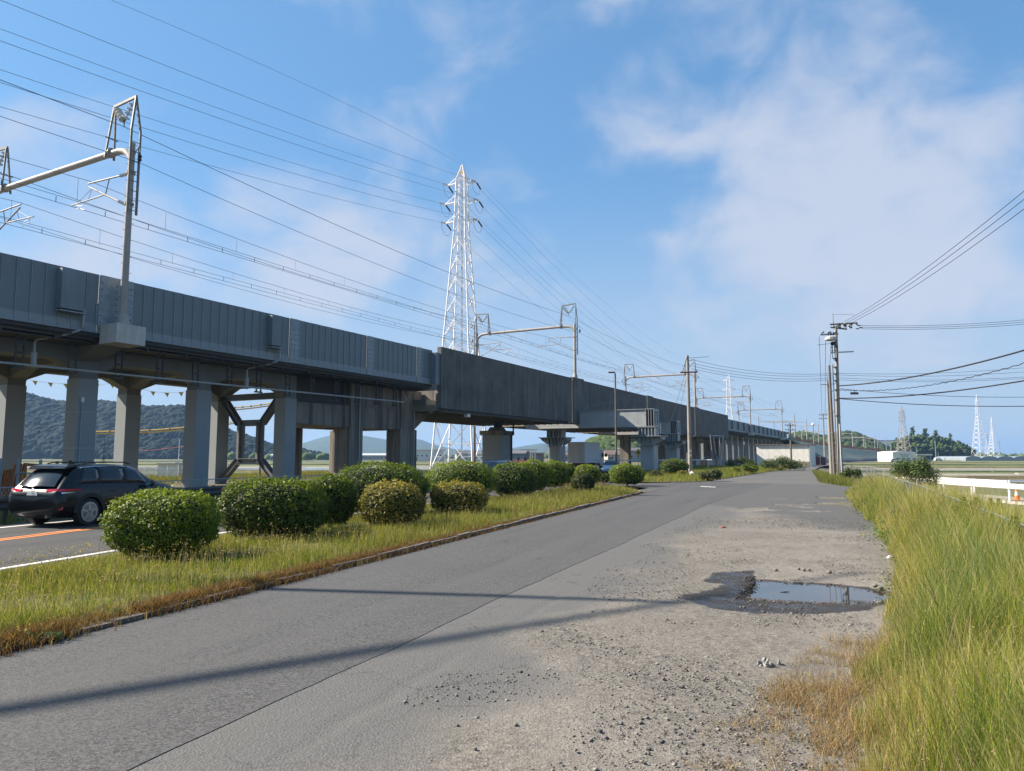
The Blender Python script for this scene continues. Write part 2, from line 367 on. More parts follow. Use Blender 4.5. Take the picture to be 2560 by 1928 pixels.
# corridor terrain along the service road
bs = [-52,-48,-46,-40,-30,-20,-12,-7.2,-6.6,-6.2,0,1.5,2.4,3.2,5.5,7.5]; zs = [-.66,-.60,-.28,-.27,-.27,-.27,-.26,-.22,-.10,-.05,-.05,-.05,-.06,-.16,-.60,-.665]
aa = list(np.arange(-16, 330, 4.0)); vv = []
for a in aa:
    for b, z in zip(bs, zs): vv.append(R(a, b + (0.35 * math.sin(a * .11) if b > 3 else 0) + (max(0, a - 60) * 0.02 if b > 1 else 0), z))
npv = np.array([tuple(p) for p in vv]); me = npmesh('terrain', npv, grid_faces(len(aa), len(bs))[:, ::-1], M_earth, smooth=True)
structure(inst(me, 'terrain'))

# ---- main road
MAINZ = -0.15
CL = catmull([Vector(p) for p in [(-18,-14,0),(-14.6,0,0),(-12.55,10,0),(-11.13,15.74,0),(-10.35,18.8,0),(-7.2,28,0),(-3.0,37,0),(0.9,46,0),(5.0,58,0),(8.4,72,0),(10.2,86,0),(11.0,101,0),(11.2,130,0),(9.5,180,0),(6,240,0)]], 10)
k = nodes_of('road_asphalt', 0.88)
sp, d = speckle(k, 75.0, (0.03478, 0.03437, 0.03396), (0.08184, 0.07979, 0.07694), 1)
c = k.mix(k.rng(k.noise(0.35, 5), 0.3, 0.7, 0.0, 0.35), sp, (0.0491, 0.04829, 0.04747)); k.L.new(c, k.b.inputs[0]); k.bump(d, 0.004, 0.5); M_asph = k.m
structure(strip(offset(CL, -3.2), offset(CL, 4.15), MAINZ).build('main_road', M_asph))
M_oline = mat('orange_line', (0.78, 0.25, 0.055), 0.75, var=0.12, vscale=6, spots=(0.42, 0.16, 0.06), spscale=14, splo=0.68)
M_wline = mat('white_line', (0.74, 0.73, 0.70), 0.75, var=0.1, vscale=6, spots=(0.3, 0.3, 0.29), spscale=16, splo=0.62)
for off, w, mt in [(-0.14, .065, M_oline), (0.10, .065, M_oline), (3.80, .075, M_wline), (-2.45, .08, M_wline)]:
    structure(strip(offset(CL, off - w), offset(CL, off + w), MAINZ + .004).build('road_line', mt))

p_, q_ = gp(1752, 1217), gp(1790, 1219); structure(MB().add([(p_.x, p_.y, .009), (q_.x, q_.y, .009), (q_.x + .1, q_.y + .5, .009), (p_.x + .1, p_.y + .5, .009)], [(0, 1, 2, 3)]).build('road_line', M_wline))
# ---- service road: dark asphalt lane, worn gravelly side, far part, junction apron
def seam_b(a): return float(np.interp(a, [-5, 3, 8, 11.3, 26.3, 46.5, 60], [-3.31, -3.3, -3.22, -3.09, -2.65, -1.17, -1.1]))
KB = -6.33
def right_b(a): return float(np.interp(a, [-4, 4.5, 6.3, 6.8, 8.6, 9.2, 11.8, 17, 21, 35.4, 38, 40, 46, 50, 70, 92, 120, 160, 240], [0.3, .27, .41, .59, .77, 1.06, 1.42, 1.75, 1.85, 2.3, 3.4, 3.6, 2.6, 1.87, 2.2, 2.6, 4.4, 8, 17]))
def left_b(a): return float(np.interp(a, [40, 45, 48.5, 55, 78.6, 96, 139, 200, 240], [-9.5, -8.45, -5.46, -4.7, -2.61, -.43, 2.3, 8, 14]))
k = nodes_of('service_asphalt', 0.86)
rot = k.N.new('ShaderNodeMapping'); rot.inputs['Rotation'].default_value = (0, 0, PH); k.L.new(k.pos, rot.inputs[0])
sp, d = speckle(k, 80.0, (0.0244, 0.0244, 0.02562), (0.1281, 0.1244, 0.1196), 1)
c = k.mix(k.rng(k.noise(0.45, 5), 0.35, 0.7, 0.0, 0.45), sp, (0.06305, 0.06165, 0.05978)); c = k.mix(k.rng(k.noise(2.2, 6), 0.55, 0.75, 0.0, 0.35), c, (0.08173, 0.0794, 0.07472)); 
c = k.mix(k.rng(k.noise(1.0, 4, vec=rot.outputs[0], sc=(1.5, .05, 1)), .42, .66, 0, .55), c, (0.08845, 0.08633, 0.08279))
c = k.mix(k.rng(k.noise(1.0, 5, vec=rot.outputs[0], sc=(2.4, .16, 1)), .60, .74, 0, .5), c, (0.04387, 0.04387, 0.04458))
def cracks(k, c, scale, wid, lo, col):
    wv = k.N.new('ShaderNodeVectorMath'); wv.operation = 'ADD'; nz = k.N.new('ShaderNodeTexNoise'); nz.inputs['Scale'].default_value = 2.2; nz.inputs['Detail'].default_value = 6; k.L.new(k.pos, nz.inputs[0]); sc_ = k.N.new('ShaderNodeVectorMath'); sc_.operation = 'SCALE'; sc_.inputs['Scale'].default_value = .9; k.L.new(nz.outputs['Color'], sc_.inputs[0]); k.L.new(k.pos, wv.inputs[0]); k.L.new(sc_.outputs[0], wv.inputs[1])
    v = k.N.new('ShaderNodeTexVoronoi'); v.feature = 'DISTANCE_TO_EDGE'; v.inputs['Scale'].default_value = scale; k.L.new(wv.outputs[0], v.inputs['Vector'])
    line = k.rng(v.outputs['Distance'], 0, wid, 1, 0); msk = k.rng(k.noise(.33, 3), lo, lo + .08, 0, .8); mm = k.mix(1.0, line, msk, 'MULTIPLY'); return k.mix(mm, c, col)
c = cracks(k, c, .42, .006, .52, (0.03, 0.03, 0.03))
k.L.new(c, k.b.inputs[0]); k.bump(d, 0.004, 0.6); M_sasph = k.m
al = list(np.arange(-5, 47.1, 0.25)); mb = MB(); n = len(al); jr = [random.uniform(-.010, .010) + .02 * math.sin(a * 1.3) * math.sin(a * .37) for a in al]
vs = [R(a, KB, .001) for a in al] + [R(a, seam_b(a) + j, .001) for a, j in zip(al, jr)] + [R(a, seam_b(a) + j + .003, -.002) for a, j in zip(al, jr)]
mb.add(vs, [(i, n + i, n + i + 1, i + 1) for i in range(n - 1)] + [(n + i, 2*n + i, 2*n + i + 1, n + i + 1) for i in range(n - 1)])
structure(mb.build('service_road', M_sasph))
# junction apron between the median tip and the next verge
pl = [R(33.0, KB, .004), R(34.2, -6.1, .004), R(38, -6.2, .002), (5.9, 41.2, -.01), (3.5, 43.2, -.06), (-0.8, 46.4, -.135)]
pr = [R(47, -1.6, .004), R(47.4, -3.2, .004), R(48.6, -5.4, .004), (8.3, 45.1, -.005), (6.3, 46.6, -.06), (3.2, 50.4, -.135)]
mb = MB(); mb.add([tuple(p) for p in pl] + [tuple(p) for p in pr], [(i, 6 + i, 7 + i, i + 1) for i in range(5)]); structure(mb.build('junction_road', M_sasph))
# far service road
k = nodes_of('worn_asphalt', 0.9)
sp, d = speckle(k, 60.0, (0.07392, 0.07181, 0.06758), (0.132, 0.1267, 0.1188), 1)
c = k.mix(k.rng(k.noise(0.22, 5), 0.42, 0.62, 0.0, 0.7), sp, (0.1214, 0.1125, 0.09768)); k.L.new(c, k.b.inputs[0]); M_worn = k.m
al = list(np.arange(46.5, 240, 2.0)); n = len(al)
mb = MB(); mb.add([R(a, left_b(a) + .2 * math.sin(a), .0) for a in al] + [R(a, right_b(a) + .15 * math.sin(1.7 * a), .0) for a in al], [(i, n + i, n + i + 1, i + 1) for i in range(n - 1)])
structure(mb.build('lane', M_worn))

# gravelly side with the puddle hollow
PUD = [R(*p) for p in [(10.40,-.50),(10.38,-.1),(10.36,.3),(10.28,.72),(10.02,1.10),(9.78,1.18),(9.42,1.0),(9.18,.6),(9.06,.1),(9.04,-.3),(9.10,-.52),(9.7,-.54)]]
WET = [gp(u, v) for u, v in [(1761,1452),(1785,1430),(1845,1427),(1892,1424),(1880,1470),(1868,1512),(1857,1526),(1790,1520),(1752,1512),(1700,1490),(1696,1484),(1757,1478),(1775,1470),(1813,1459)]]
WET2 = [gp(u, v) for u, v in [(1850,1486),(1960,1494),(2180,1500),(2240,1488),(2250,1500),(2172,1525),(2060,1531),(1900,1531),(1845,1523)]]
av = np.unique(np.concatenate([np.arange(-5, 2.5, .25), np.arange(2.5, 8.4, .055), np.arange(8.4, 11.4, .03), np.arange(11.4, 18, .07), np.arange(18, 48, .25)]).round(4))
bv = np.unique(np.concatenate([np.arange(-7.0, -3.4, .6), np.arange(-3.5, -.8, .06), np.arange(-.8, 1.5, .03), np.arange(1.5, 4.2, .1)]).round(4))
A, Bb = np.meshgrid(av, bv, indexing='ij'); X = A * SPH + Bb * CPH; Y = A * CPH - Bb * SPH
def segdist(X, Y, poly):
    d = np.full(X.shape, 1e9)
    for i in range(len(poly)):
        p, q = poly[i - 1], poly[i]; ex, ey = q[0] - p[0], q[1] - p[1]; t = np.clip(((X - p[0]) * ex + (Y - p[1]) * ey) / (ex * ex + ey * ey + 1e-9), 0, 1)
        d = np.minimum(d, np.hypot(X - p[0] - t * ex, Y - p[1] - t * ey))
    return d
Xn = X + .05 * vnoise(X, Y, .22, 5) + .02 * vnoise(X, Y, .07, 6); Yn = Y + .05 * vnoise(X, Y, .2, 7) + .02 * vnoise(X, Y, .06, 8)
ins = inpoly(Xn, Yn, PUD); dp = segdist(Xn, Yn, PUD); sd = np.where(ins, dp, -dp)
seam = np.interp(A, [-5, 3, 8, 11.3, 26.3, 46.5, 60], [-3.31, -3.3, -3.22, -3.09, -2.65, -1.17, -1.1])
grav = np.clip((Bb - seam - .8 + .5 * vnoise(A, Bb, 1.3, 1) + .22 * vnoise(A, Bb, .35, 2)) * 1.6, 0, 1)
far = np.clip((A - 21 + 4 * (Bb + 1) * .5 + 2.5 * vnoise(A, Bb, 2.2, 3)) / 3, 0, 1); hole = np.clip((vnoise(A, Bb, 1.6, 11) + .35 * vnoise(A, Bb, .5, 12) + .12 * vnoise(A, Bb, .15, 13) - .22) * 9, 0, 1) * (Bb > seam + 1.2) * (A < 33)
grav = grav * (1 - far * (1 - hole))
Z = (.006 * vnoise(A, Bb, .5, 21) + .004 * vnoise(A, Bb, .12, 22) + .006 * vnoise(A, Bb, .065, 23)) * grav - .004 + .012 * vnoise(A, Bb, 1.7, 24) * grav - .045 * hole * far
rim = np.exp(-np.clip(-sd, 0, 5) / .10)
Z = np.where(sd > 0, -.030 - .22 * np.minimum(sd, .25), Z * (1 - rim) - .030 * rim)
crack = ((A - (7.6 + .35 * vnoise(A, Bb, .6, 31))) ** 2)
Z = np.where((np.abs(Bb + .55 + .04 * vnoise(A, Bb, .12, 45)) < .05) & (A > 8.8) & (A < 10.55), -.02 + .02 * vnoise(A, Bb, .05, 46), Z)
asphedge = (np.abs(Bb + .52) < .0) & (A > 8.9) & (A < 10.5); Z = np.where(asphedge & (Bb < -.49) & (sd <= 0), .004, Z)
lin = np.abs(Bb - seam - .62 - .05 * vnoise(A, Bb, .4, 41)); Z -= np.where(lin < .035, .010, 0) * np.clip(vnoise(A, Bb, .9, 42) + .4, 0, 1) * (A > 3) * (A < 12)
Z = np.where(Bb < seam, -.004, Z); Z = np.where((Bb >= seam) & (Bb < seam + .35), np.minimum(Z, .0) * .5 - .001, Z)
def soft(P_, w_, sh): d_ = segdist(X + sh * .05, Y, P_); i_ = inpoly(X + sh * .05, Y, P_); return np.clip(.5 + np.where(i_, d_, -d_) / w_ + .25 * vnoise(X, Y, .16, 55) + .2 * vnoise(X, Y, .05, 56), 0, 1)
wet = np.clip(soft(WET, .035, vnoise(X, Y, .2, 57)) * 1.0 + soft(WET2, .045, vnoise(X, Y, .3, 51)) * .95 + np.clip((sd + .13 + .07 * vnoise(X, Y, .25, 58) + .03 * vnoise(X, Y, .06, 59)) / .04, 0, 1), 0, 1)
cols = np.stack([grav, wet, far * (1 - hole)], -1).reshape(-1, 3)
k = nodes_of('gravel_side', 0.9); at_ = k.attr('Col')
fineS, d1 = speckle(k, 62.0, (0.0486, 0.04644, 0.0432), (0.2106, 0.1944, 0.1706), 1)
bigS, d2 = speckle(k, 34.0, (0.054, 0.05076, 0.04752), (0.2052, 0.189, 0.162), 1)
g = k.mix(k.rng(k.noise(1.1, 5), 0.42, 0.6, 0.0, 0.8), fineS, bigS)
g = k.mix(k.rng(k.noise(0.75, 6), 0.5, 0.68, 0.0, 0.75), g, (0.1511, 0.1368, 0.1169)); g = k.mix(k.rng(k.noise(2.6, 5), 0.6, 0.7, 0.0, 0.5), g, (0.1055, 0.09409, 0.07983))
g = k.mix(k.rng(k.noise(0.33, 5, rough=.65), 0.44, 0.60, 0.0, 0.5), g, (0.205, 0.190, 0.170)); g = k.mix(k.rng(k.noise(0.55, 6, rough=.7), 0.56, 0.66, 0.0, 0.55), g, (0.105, 0.098, 0.09))
g = k.mix(1.0, g, (1.10, 1.065, 1.02), 'MULTIPLY')
aS, d3 = speckle(k, 110.0, (0.0792, 0.07762, 0.07498), (0.132, 0.1283, 0.1214), 1)
a_ = k.mix(k.rng(k.noise(0.8, 6), 0.35, 0.7, 0.0, 0.6), aS, (0.1162, 0.1109, 0.1019))
dS, d4 = speckle(k, 90.0, (0.05723, 0.05623, 0.05474), (0.1095, 0.107, 0.102), 1)
a_ = cracks(k, a_, .8, .010, .42, (0.05, 0.048, 0.045)); c = k.mix(at_[0], a_, g); c = k.mix(k.rng(at_[2], .2, .9, 0, .85), c, dS)
wm = k.rng(at_[1], .15, .85, 0, 1); c = k.mix(wm, c, k.mix(1.0, c, (0.20, 0.19, 0.19), 'MULTIPLY')); k.L.new(c, k.b.inputs[0])
r1 = k.rng(k.noise(3.0, 3), .4, .6, .28, .7); rr = k.N.new('ShaderNodeMixRGB'); k.L.new(wm, rr.inputs[0]); rr.inputs[1].default_value = (.92, .92, .92, 1); k.L.new(r1, rr.inputs[2]); k.L.new(rr.outputs[0], k.b.inputs['Roughness'])
hh = k.mix(k.rng(at_[0], 0, 1, .15, 1), (0.5, 0.5, 0.5), d2); hh2 = k.mix(0.5, hh, d1); k.bump(hh2, 0.012, 0.7); M_gravel = k.m
me = npmesh('gravel_side', np.stack([X, Y, Z], -1).reshape(-1, 3), grid_faces(len(av), len(bv))[:, ::-1], M_gravel, cols, smooth=True)
structure(inst(me, 'gravel_side'))
k = nodes_of('puddle_water', 0.02); k.b.inputs['Base Color'].default_value = (0.035, 0.035, 0.033, 1); k.b.inputs['IOR'].default_value = 1.33; k.b.inputs['Specular IOR Level'].default_value = 0.95; M_water = k.m
cx = sum(p.x for p in PUD) / len(PUD); cy = sum(p.y for p in PUD) / len(PUD)
structure(MB().add([(cx + (p.x - cx) * 1.12, cy + (p.y - cy) * 1.12, -.024) for p in PUD], [tuple(range(len(PUD)))]).build('puddle', M_water))

# ---- median strip (raised, turfed) and next verge
def surf_strip(name, L_, R_, zl, zr, m, crown=0.05, nseg=6):
    vs = []; n = len(L_)
    for p, q, a, b in zip(L_, R_, zl, zr):
        for j in range(nseg + 1):
            t = j / nseg; w = p.lerp(q, t); vs.append((w.x, w.y, a + (b - a) * t + crown * 4 * t * (1 - t)))
    me = npmesh(name, np.array(vs), grid_faces(n, nseg + 1), m, smooth=True); return structure(inst(me, name))
def resample(path, n):
    L_ = [0]; 
    for i in range(1, len(path)): L_.append(L_[-1] + (path[i] - path[i-1]).length)
    out = []
    for k_ in range(n):
        s = L_[-1] * k_ / (n - 1); i = max(0, min(len(path) - 2, int(np.searchsorted(L_, s)) - 1)); t = (s - L_[i]) / max(1e-6, L_[i+1] - L_[i]); out.append(path[i].lerp(path[i+1], t))
    return out
RE = offset(CL, 4.15)
med_left = [p for p in RE if -9 < p.y < 46.0]
kerbpath = [R(a, KB) for a in np.arange(-10, 32.6, 1.0)] + [R(33.6, -6.55), R(34.6, -7.0), Vector((5.9, 36.5, 0)), Vector((5.6, 39.2, 0)), Vector((4.2, 41.6, 0)), Vector((1.9, 43.6, 0)), Vector((-.3, 45.4, 0))]
MEDL = resample(med_left, 60); MEDR = resample(kerbpath, 60)
surf_strip('median_turf', MEDL, MEDR, [-.13] * 60, [.035] * 60, M_earth, 0.06)
nv_left = resample([p for p in RE if 47.6 < p.y < 150], 50)
nv_right = resample([Vector((5.0, 47.7, 0)), Vector((8.3, 45.3, 0))] + [R(a, left_b(a) + .1) for a in np.arange(48.5, 175, 3)], 50)
surf_strip('verge_turf', nv_left, nv_right, [-.13] * 50, [.03] * 50, M_earth, 0.12)
# kerb stones
M_kerb = mat('kerb_concrete', (0.132, 0.1188, 0.1023), 0.9, var=0.25, vscale=5, coord='World', fine=0.1)
kerb = structure(thing('kerb', None, None, (0, 0, 0)))
kme = meshof(MB().prism([(-.075, -.1), (.075, -.1), (.075, .075), (.055, .10), (-.075, .105)], 'x', -.292, .292), 'kerb_stone', M_kerb)
kp = catmull(kerbpath[8:], 6); L_ = sum((kp[i+1] - kp[i]).length for i in range(len(kp) - 1)); ks = resample(kp, int(L_ / .6))
for i in range(len(ks) - 1):
    p, q = ks[i], ks[i + 1]; m_ = (p + q) / 2; an = math.atan2(q.y - p.y, q.x - p.x)
    zd = float(np.interp(m_.y, [6, 10, 14, 34, 36], [-.06, -.05, -.03, -.03, -.05]))
    inst(kme, 'kerb_stone', kerb, (m_.x - .03 * math.sin(an) * -1, m_.y, zd + random.uniform(-.012, .012)), (random.uniform(-.02, .02), random.uniform(-.015, .015), an + random.uniform(-.01, .01)))

# ---- hills and woods
def ico(sub):
    import bmesh
    bm = bmesh.new(); bmesh.ops.create_icosphere(bm, subdivisions=sub, radius=1); v = np.array([x.co[:] for x in bm.verts]); f = np.array([[y.index for y in x.verts] for x in bm.faces]); bm.free(); return v, f
IV, IF = ico(2); IV1, IF1 = ico(1)
M_wood = leafmat('woodland', 0.0, 0.9, 0.1)
def crowns(name, centers, radii, seed, base=(0.055, 0.085, 0.03), hi=(0.10, 0.125, 0.04), sub=2, squash=0.85):
    r = np.random.default_rng(seed); v0, f0 = (IV, IF) if sub == 2 else (IV1, IF1); n = len(centers); nv = len(v0)
    ang = r.random(n) * 6.28; ca, sa = np.cos(ang), np.sin(ang)
    disp = 1 + r.uniform(-.26, .26, (n, nv))
    P = v0[None] * disp[..., None]; P = np.stack([P[..., 0] * ca[:, None] - P[..., 1] * sa[:, None], P[..., 0] * sa[:, None] + P[..., 1] * ca[:, None], P[..., 2] * squash], -1)
    P = P * radii[:, None, None] + centers[:, None, :]
    t = r.random(n)[:, None]; C = np.array(base) * (1 - t) + np.array(hi) * t; C = C[:, None, :] * r.uniform(.88, 1.12, (n, nv, 1))
    Fc = (f0[None] + (np.arange(n) * nv)[:, None, None]).reshape(-1, 3)
    return npmesh(name, P.reshape(-1, 3), Fc, M_wood, C.reshape(-1, 3))
def hill(prof, Y0, depth, seed, crown_r, n_cr, hname, wname, label, base=(0.006, 0.013, 0.012), hi=(0.012, 0.022, 0.016), crownz=0.0, zb=-1.0):
    us = np.linspace(prof[0][0], prof[-1][0], 90); hv = np.interp(us, [p[0] for p in prof], [p[1] for p in prof])
    pts = [at(u, v, Y0 + depth * .55) for u, v in zip(us, hv)]; ny = 12; vs = []
    for p in pts:
        for j in range(ny):
            t = j / (ny - 1); y = Y0 + depth * t; hgt = max(0.0, p.z - crown_r * 1.2) * math.sin(min(1, t / .55) * PI / 2) ** 1.2 if t < .55 else max(0, p.z - crown_r * 1.2) * math.cos((t - .55) / .45 * PI / 2)
            vs.append((p.x * y / (Y0 + depth * .55), y, zb + hgt + (1.0 if hgt > 0 else 0)))
    vs = np.array(vs); me = npmesh(hname, vs, grid_faces(90, ny), mat('hill_soil', (0.035, 0.0455, 0.021), 0.95), smooth=True); structure(inst(me, hname))
    r = np.random.default_rng(seed); iu = r.random(n_cr) * 88.99; t = r.random(n_cr) ** .8 * .62; G = vs.reshape(90, ny, 3); i0 = iu.astype(int); fu = iu - i0; tj = t * (ny - 1); j0 = tj.astype(int); fj = tj - j0
    Pp = (G[i0, j0] * (1 - fu)[:, None] + G[i0 + 1, j0] * fu[:, None]) * (1 - fj)[:, None] + (G[i0, j0 + 1] * (1 - fu)[:, None] + G[i0 + 1, j0 + 1] * fu[:, None]) * fj[:, None]
    rad = crown_r * r.uniform(.55, 1.25, n_cr); Pp[:, 2] += rad * .55 + crownz
    tag(inst(crowns(wname, Pp, rad, seed + 1, base, hi, 1 if n_cr > 1000 else 2), wname), label, 'wood', kind='stuff')
hill([(-260,985),(-100,960),(0,965),(48,980),(145,1006),(229,1004),(281,1006),(344,1018),(451,1016),(520,1040),(572,1078),(640,1098),(676,1112),(760,1127),(800,1139)], 620, 260, 3, 4.4, 6800, 'hill', 'hillside_wood', 'dark wooded hillside beyond the fields seen under the viaduct')
hill([(1480,1098),(1520,1088),(1570,1086),(1610,1098),(1650,1110)], 360, 90, 5, 3.4, 1100, 'hill', 'grove_behind_houses', 'green wood on the slope behind the tiled houses', (0.042, 0.0665, 0.021), (0.077, 0.1015, 0.0315))
hill([(1890,1096),(1960,1086),(2010,1082),(2060,1092),(2110,1080),(2140,1084),(2180,1100),(2215,1120),(2236,1138)], 570, 110, 9, 3.8, 1500, 'hill', 'wood_behind_embankment', 'dark evergreen wood behind the railway embankment', (0.035, 0.056, 0.0196), (0.0665, 0.084, 0.028))
# far blue mountains
def mountain(prof, Y0, seed, name='mountain'):
    us = np.linspace(prof[0][0], prof[-1][0], 120); hv = np.interp(us, [p[0] for p in prof], [p[1] for p in prof]); vs = []; ny = 10; r = np.random.default_rng(seed)
    for i, (u, v) in enumerate(zip(us, hv)):
        p = at(u, v, Y0); 
        for j in range(ny):
            t = j / (ny - 1); y = Y0 - 900 * (1 - t); vs.append((p.x * y / Y0, y, -2 + (p.z + 2) * t ** 1.3 * (1 + .10 * float(vnoise(np.array([i * 1.0]), np.array([j * 2.0]), 3.0, seed)[0]) * (t < .95))))
    me = npmesh(name, np.array(vs), grid_faces(120, ny), mat('mountain_forest', (0.035, 0.0525, 0.0224), 0.95, var=0.3, vscale=0.006, coord='World'), smooth=True); structure(inst(me, name))
mountain([(400,1139),(560,1128),(680,1122),(762,1107),(800,1095),(833,1087),(870,1086),(911,1090),(977,1101),(1015,1100),(1050,1098),(1085,1112),(1130,1122),(1200,1128),(1250,1126),(1306,1116),(1349,1109),(1390,1110),(1440,1124),(1520,1130),(1700,1137)], 3000, 4)
mountain([(2300,1141),(2380,1137),(2430,1136),(2500,1138),(2560,1136),(2760,1135)], 3300, 6)
# low tree line on the plain, far off
def treeline(u0, u1, Y0, n, seed, rmin, rmax, label):
    r = np.random.default_rng(seed); c = []; 
    for i in range(n):
        u = u0 + (u1 - u0) * r.random(); p = at(u, 1142, Y0 * r.uniform(.95, 1.05)); c.append((p.x, p.y, -.6 + rmin * .6))
    tag(inst(crowns('tree_line', np.array(c), r.uniform(rmin, rmax, n), seed, sub=1), 'tree_line'), label, 'trees', kind='stuff')
treeline(880, 1600, 900, 120, 31, 3, 6.5, 'low dark tree line on the plain beyond the houses')
treeline(2420, 2640, 1100, 60, 32, 4, 8, 'faint tree line on the horizon at the right')
treeline(500, 830, 520, 26, 33, 2.5, 5, 'low trees at the foot of the wooded hill')
# ================================================================== RAILWAY
def vs_(u, v, D):
    d = ray(u, v); t = D / (-d.x * CT + d.y * ST); return (t * (d.x * ST + d.y * CT), H + d.z * t)
SMEM = {}
def panel_mesh(w, h, name, m):
    key = (round(w, 3), round(h, 3), name)
    if key not in SMEM:
        mb = MB().box(.006, w - .006, 0, .06, 0, h); mb.box(.006, .04, -.022, 0, 0, h); mb.box(w - .045, w - .03, -.012, 0, 0, h); mb.box(.006, w - .006, -.012, 0.0, 0, .02)
        SMEM[key] = meshof(mb, name, m); SMEM[key].materials.append(M_strip)
        for pg in SMEM[key].polygons: pg.material_index = 1 if pg.center.y < -.0125 else 0
    return SMEM[key]
RV = thing('railway_viaduct', 'grey railway viaduct with tall panelled noise barrier on square columns at the left', 'viaduct', V(0, 33.7), VRZ)
def rv(mb, name, m, par=None, **k): return mb.build(name, m, par or RV, **k)
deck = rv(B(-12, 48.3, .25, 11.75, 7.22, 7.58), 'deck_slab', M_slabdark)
rv(B(-12, 48.3, -.10, .25, 7.56, 7.62), 'ledge', M_strip); rv(B(-12, 48.3, .05, .22, 7.36, 7.44), 'cable_tray', M_darksteel)
rv(B(-12, 48.3, .02, .18, 7.40, 7.555), 'cable_tray', M_darksteel)
for i in range(26): rv(B(-11.5 + i * 2.3, -11.38 + i * 2.3, .2, 2.1, 7.08, 7.22), 'bracket_rib', M_darksteel)
rv(B(-12, 48.3, .30, 2.0, 7.10, 7.14), 'cable_tray', M_darksteel)
# near barrier: foot pieces and panels, splice plates between
plates = [(20.2, 21.95), (32.5, 33.35), (40.0, 40.75), (46.1, 46.75), (-3.4, -2.6), (8.4, 9.2)]
def inplate(s): return any(a - .3 < s < b + .02 for a, b in plates)
segs = []; s = -12.0
for a, b in sorted(plates) + [(48.3, 48.3)]:
    n = max(1, round((a - s) / .60)); w = (a - s) / n
    for i in range(n): segs.append((s + i * w, w))
    s = b
for s0, w in segs:
    inst(panel_mesh(round(w, 3), 2.40, 'barrier_panel', M_barrier), 'barrier_panel', RV, (s0, .02, 8.03 + random.uniform(-.004, .004)))
    key = ('foot', round(w, 3))
    if key not in SMEM: SMEM[key] = meshof(MB().box(.008, w - .008, 0, .1, 0, .405), 'barrier_foot', M_strip)
    inst(SMEM[key], 'barrier_foot', RV, (s0, .0, 7.622))
for a, b in plates:
    pl = rv(B(a + .02, b - .02, -.05, .08, 7.625, 10.43), 'splice_plate', M_galv)
    for x in (a + .12, (a + b) / 2, b - .12):
        for z in np.arange(7.8, 10.3, .32): rv(B(x - .03, x + .03, -.075, -.05, z - .018, z + .018), 'bolt', M_darksteel, pl)
rv(B(-12, 48.3, 11.5, 11.7, 7.58, 10.4), 'far_barrier', M_barrier)
rv(B(-12, 48.3, 1.2, 11.2, 7.58, 8.0), 'ballast_bed', M_slab)
# grey service boxes with drain pipes
for s0, s1 in ((18.25, 19.32), (30.72, 31.50)):
    bx = rv(MB().prism([(-.42, 8.42), (.02, 8.42), (.02, 10.30), (-.38, 10.26), (-.42, 10.0)], 'x', s0, s1), 'service_box', M_barrier, bevel=.015)
    rv(B(s0 - .05, s1 + .05, -.48, .0, 8.28, 8.34), 'box_shelf', M_strip, bx)
    rv(MB().tube([(s1 + .02, -.1, 8.62), (s1 + .12, -.14, 8.62), (s1 + .14, -.16, 8.5), (s1 + .14, -.16, 7.75), (s1 + .02, -.1, 7.55), (s1 - .5, .25, 7.28), (s1 - 1.25, 1.0, 7.02), (s1 - 1.3, 1.05, 6.9), (s1 - 1.3, 1.05, 6.4)], .055, 8), 'drain_pipe', M_steelgrey)
    rv(MB().tube([(s1 - 1.3, 1.05, 6.42), (s1 - 1.3, 1.05, 5.75)], .12, 10), 'drain_hopper', M_steelgrey)
# conduit under the edge with ladder hangers
rv(MB().tube([(-12, .8, 5.70), (16.5, .8, 5.77), (30.7, .8, 5.85), (45.6, .8, 5.97), (45.9, .8, 6.1), (45.7, .8, 6.5)], .055, 8), 'conduit', M_steelgrey)
hm = MB().box(-.20, -.14, -.04, .04, 0, 1.6).box(.14, .20, -.04, .04, 0, 1.6)
for z in (.62, 1.1): hm.box(-.18, .18, -.05, .05, z, z + .10)
hm.box(-.26, .26, -.06, .10, -.05, .03)
hme = meshof(hm, 'hanger', M_darksteel)
for u in (48, 181, 298, 401, 490, 576, 649, 721, 782, 843, 896, 946, 989):
    s0, z0 = vs_(u, 900, 34.5); inst(hme, 'hanger', RV, (s0, .8, 5.62))
# columns, beams
S0 = 20.73; cols_s = [S0 + 6.83 * k_ for k_ in range(-4, 3)]
cm = meshof(MB().box(-.5, .5, 0, 1.0, -.35, 5.55), 'column', M_colgrey); cap_m = meshof(MB().box(-.46, .46, .03, .97, 5.55, 7.22), 'column_head', M_slab)
bandm = meshof(MB().box(-.53, .53, -.03, 1.03, 0, .05), 'steel_band', M_steelgrey)
for i, s0 in enumerate(cols_s):
    for y in (2.1, 8.7):
        c_ = inst(cm, 'column', RV, (s0 + .5, y, 0)); inst(cap_m, 'column_head', RV, (s0 + .5, y, 0))
        if i == 4 and y < 3:
            for z in (2.05, 3.85): inst(bandm, 'steel_band', c_, (0, 0, z))
            MB().tube([(-.30, -.05, .4), (-.30, -.05, 4.5)], .03, 6).build('conduit', M_steelgrey, c_); B(-.36, -.24, -.12, -.02, 4.35, 4.6).build('sensor_box', M_white, c_)
    # transverse beam
    rv(MB().prism([(2.9, 5.95), (3.3, 5.95), (4.3, 6.45), (7.5, 6.45), (8.5, 5.95), (8.9, 5.95), (8.9, 7.22), (2.9, 7.22)], 'x', s0 + .14, s0 + .86), 'cross_beam', M_slab)
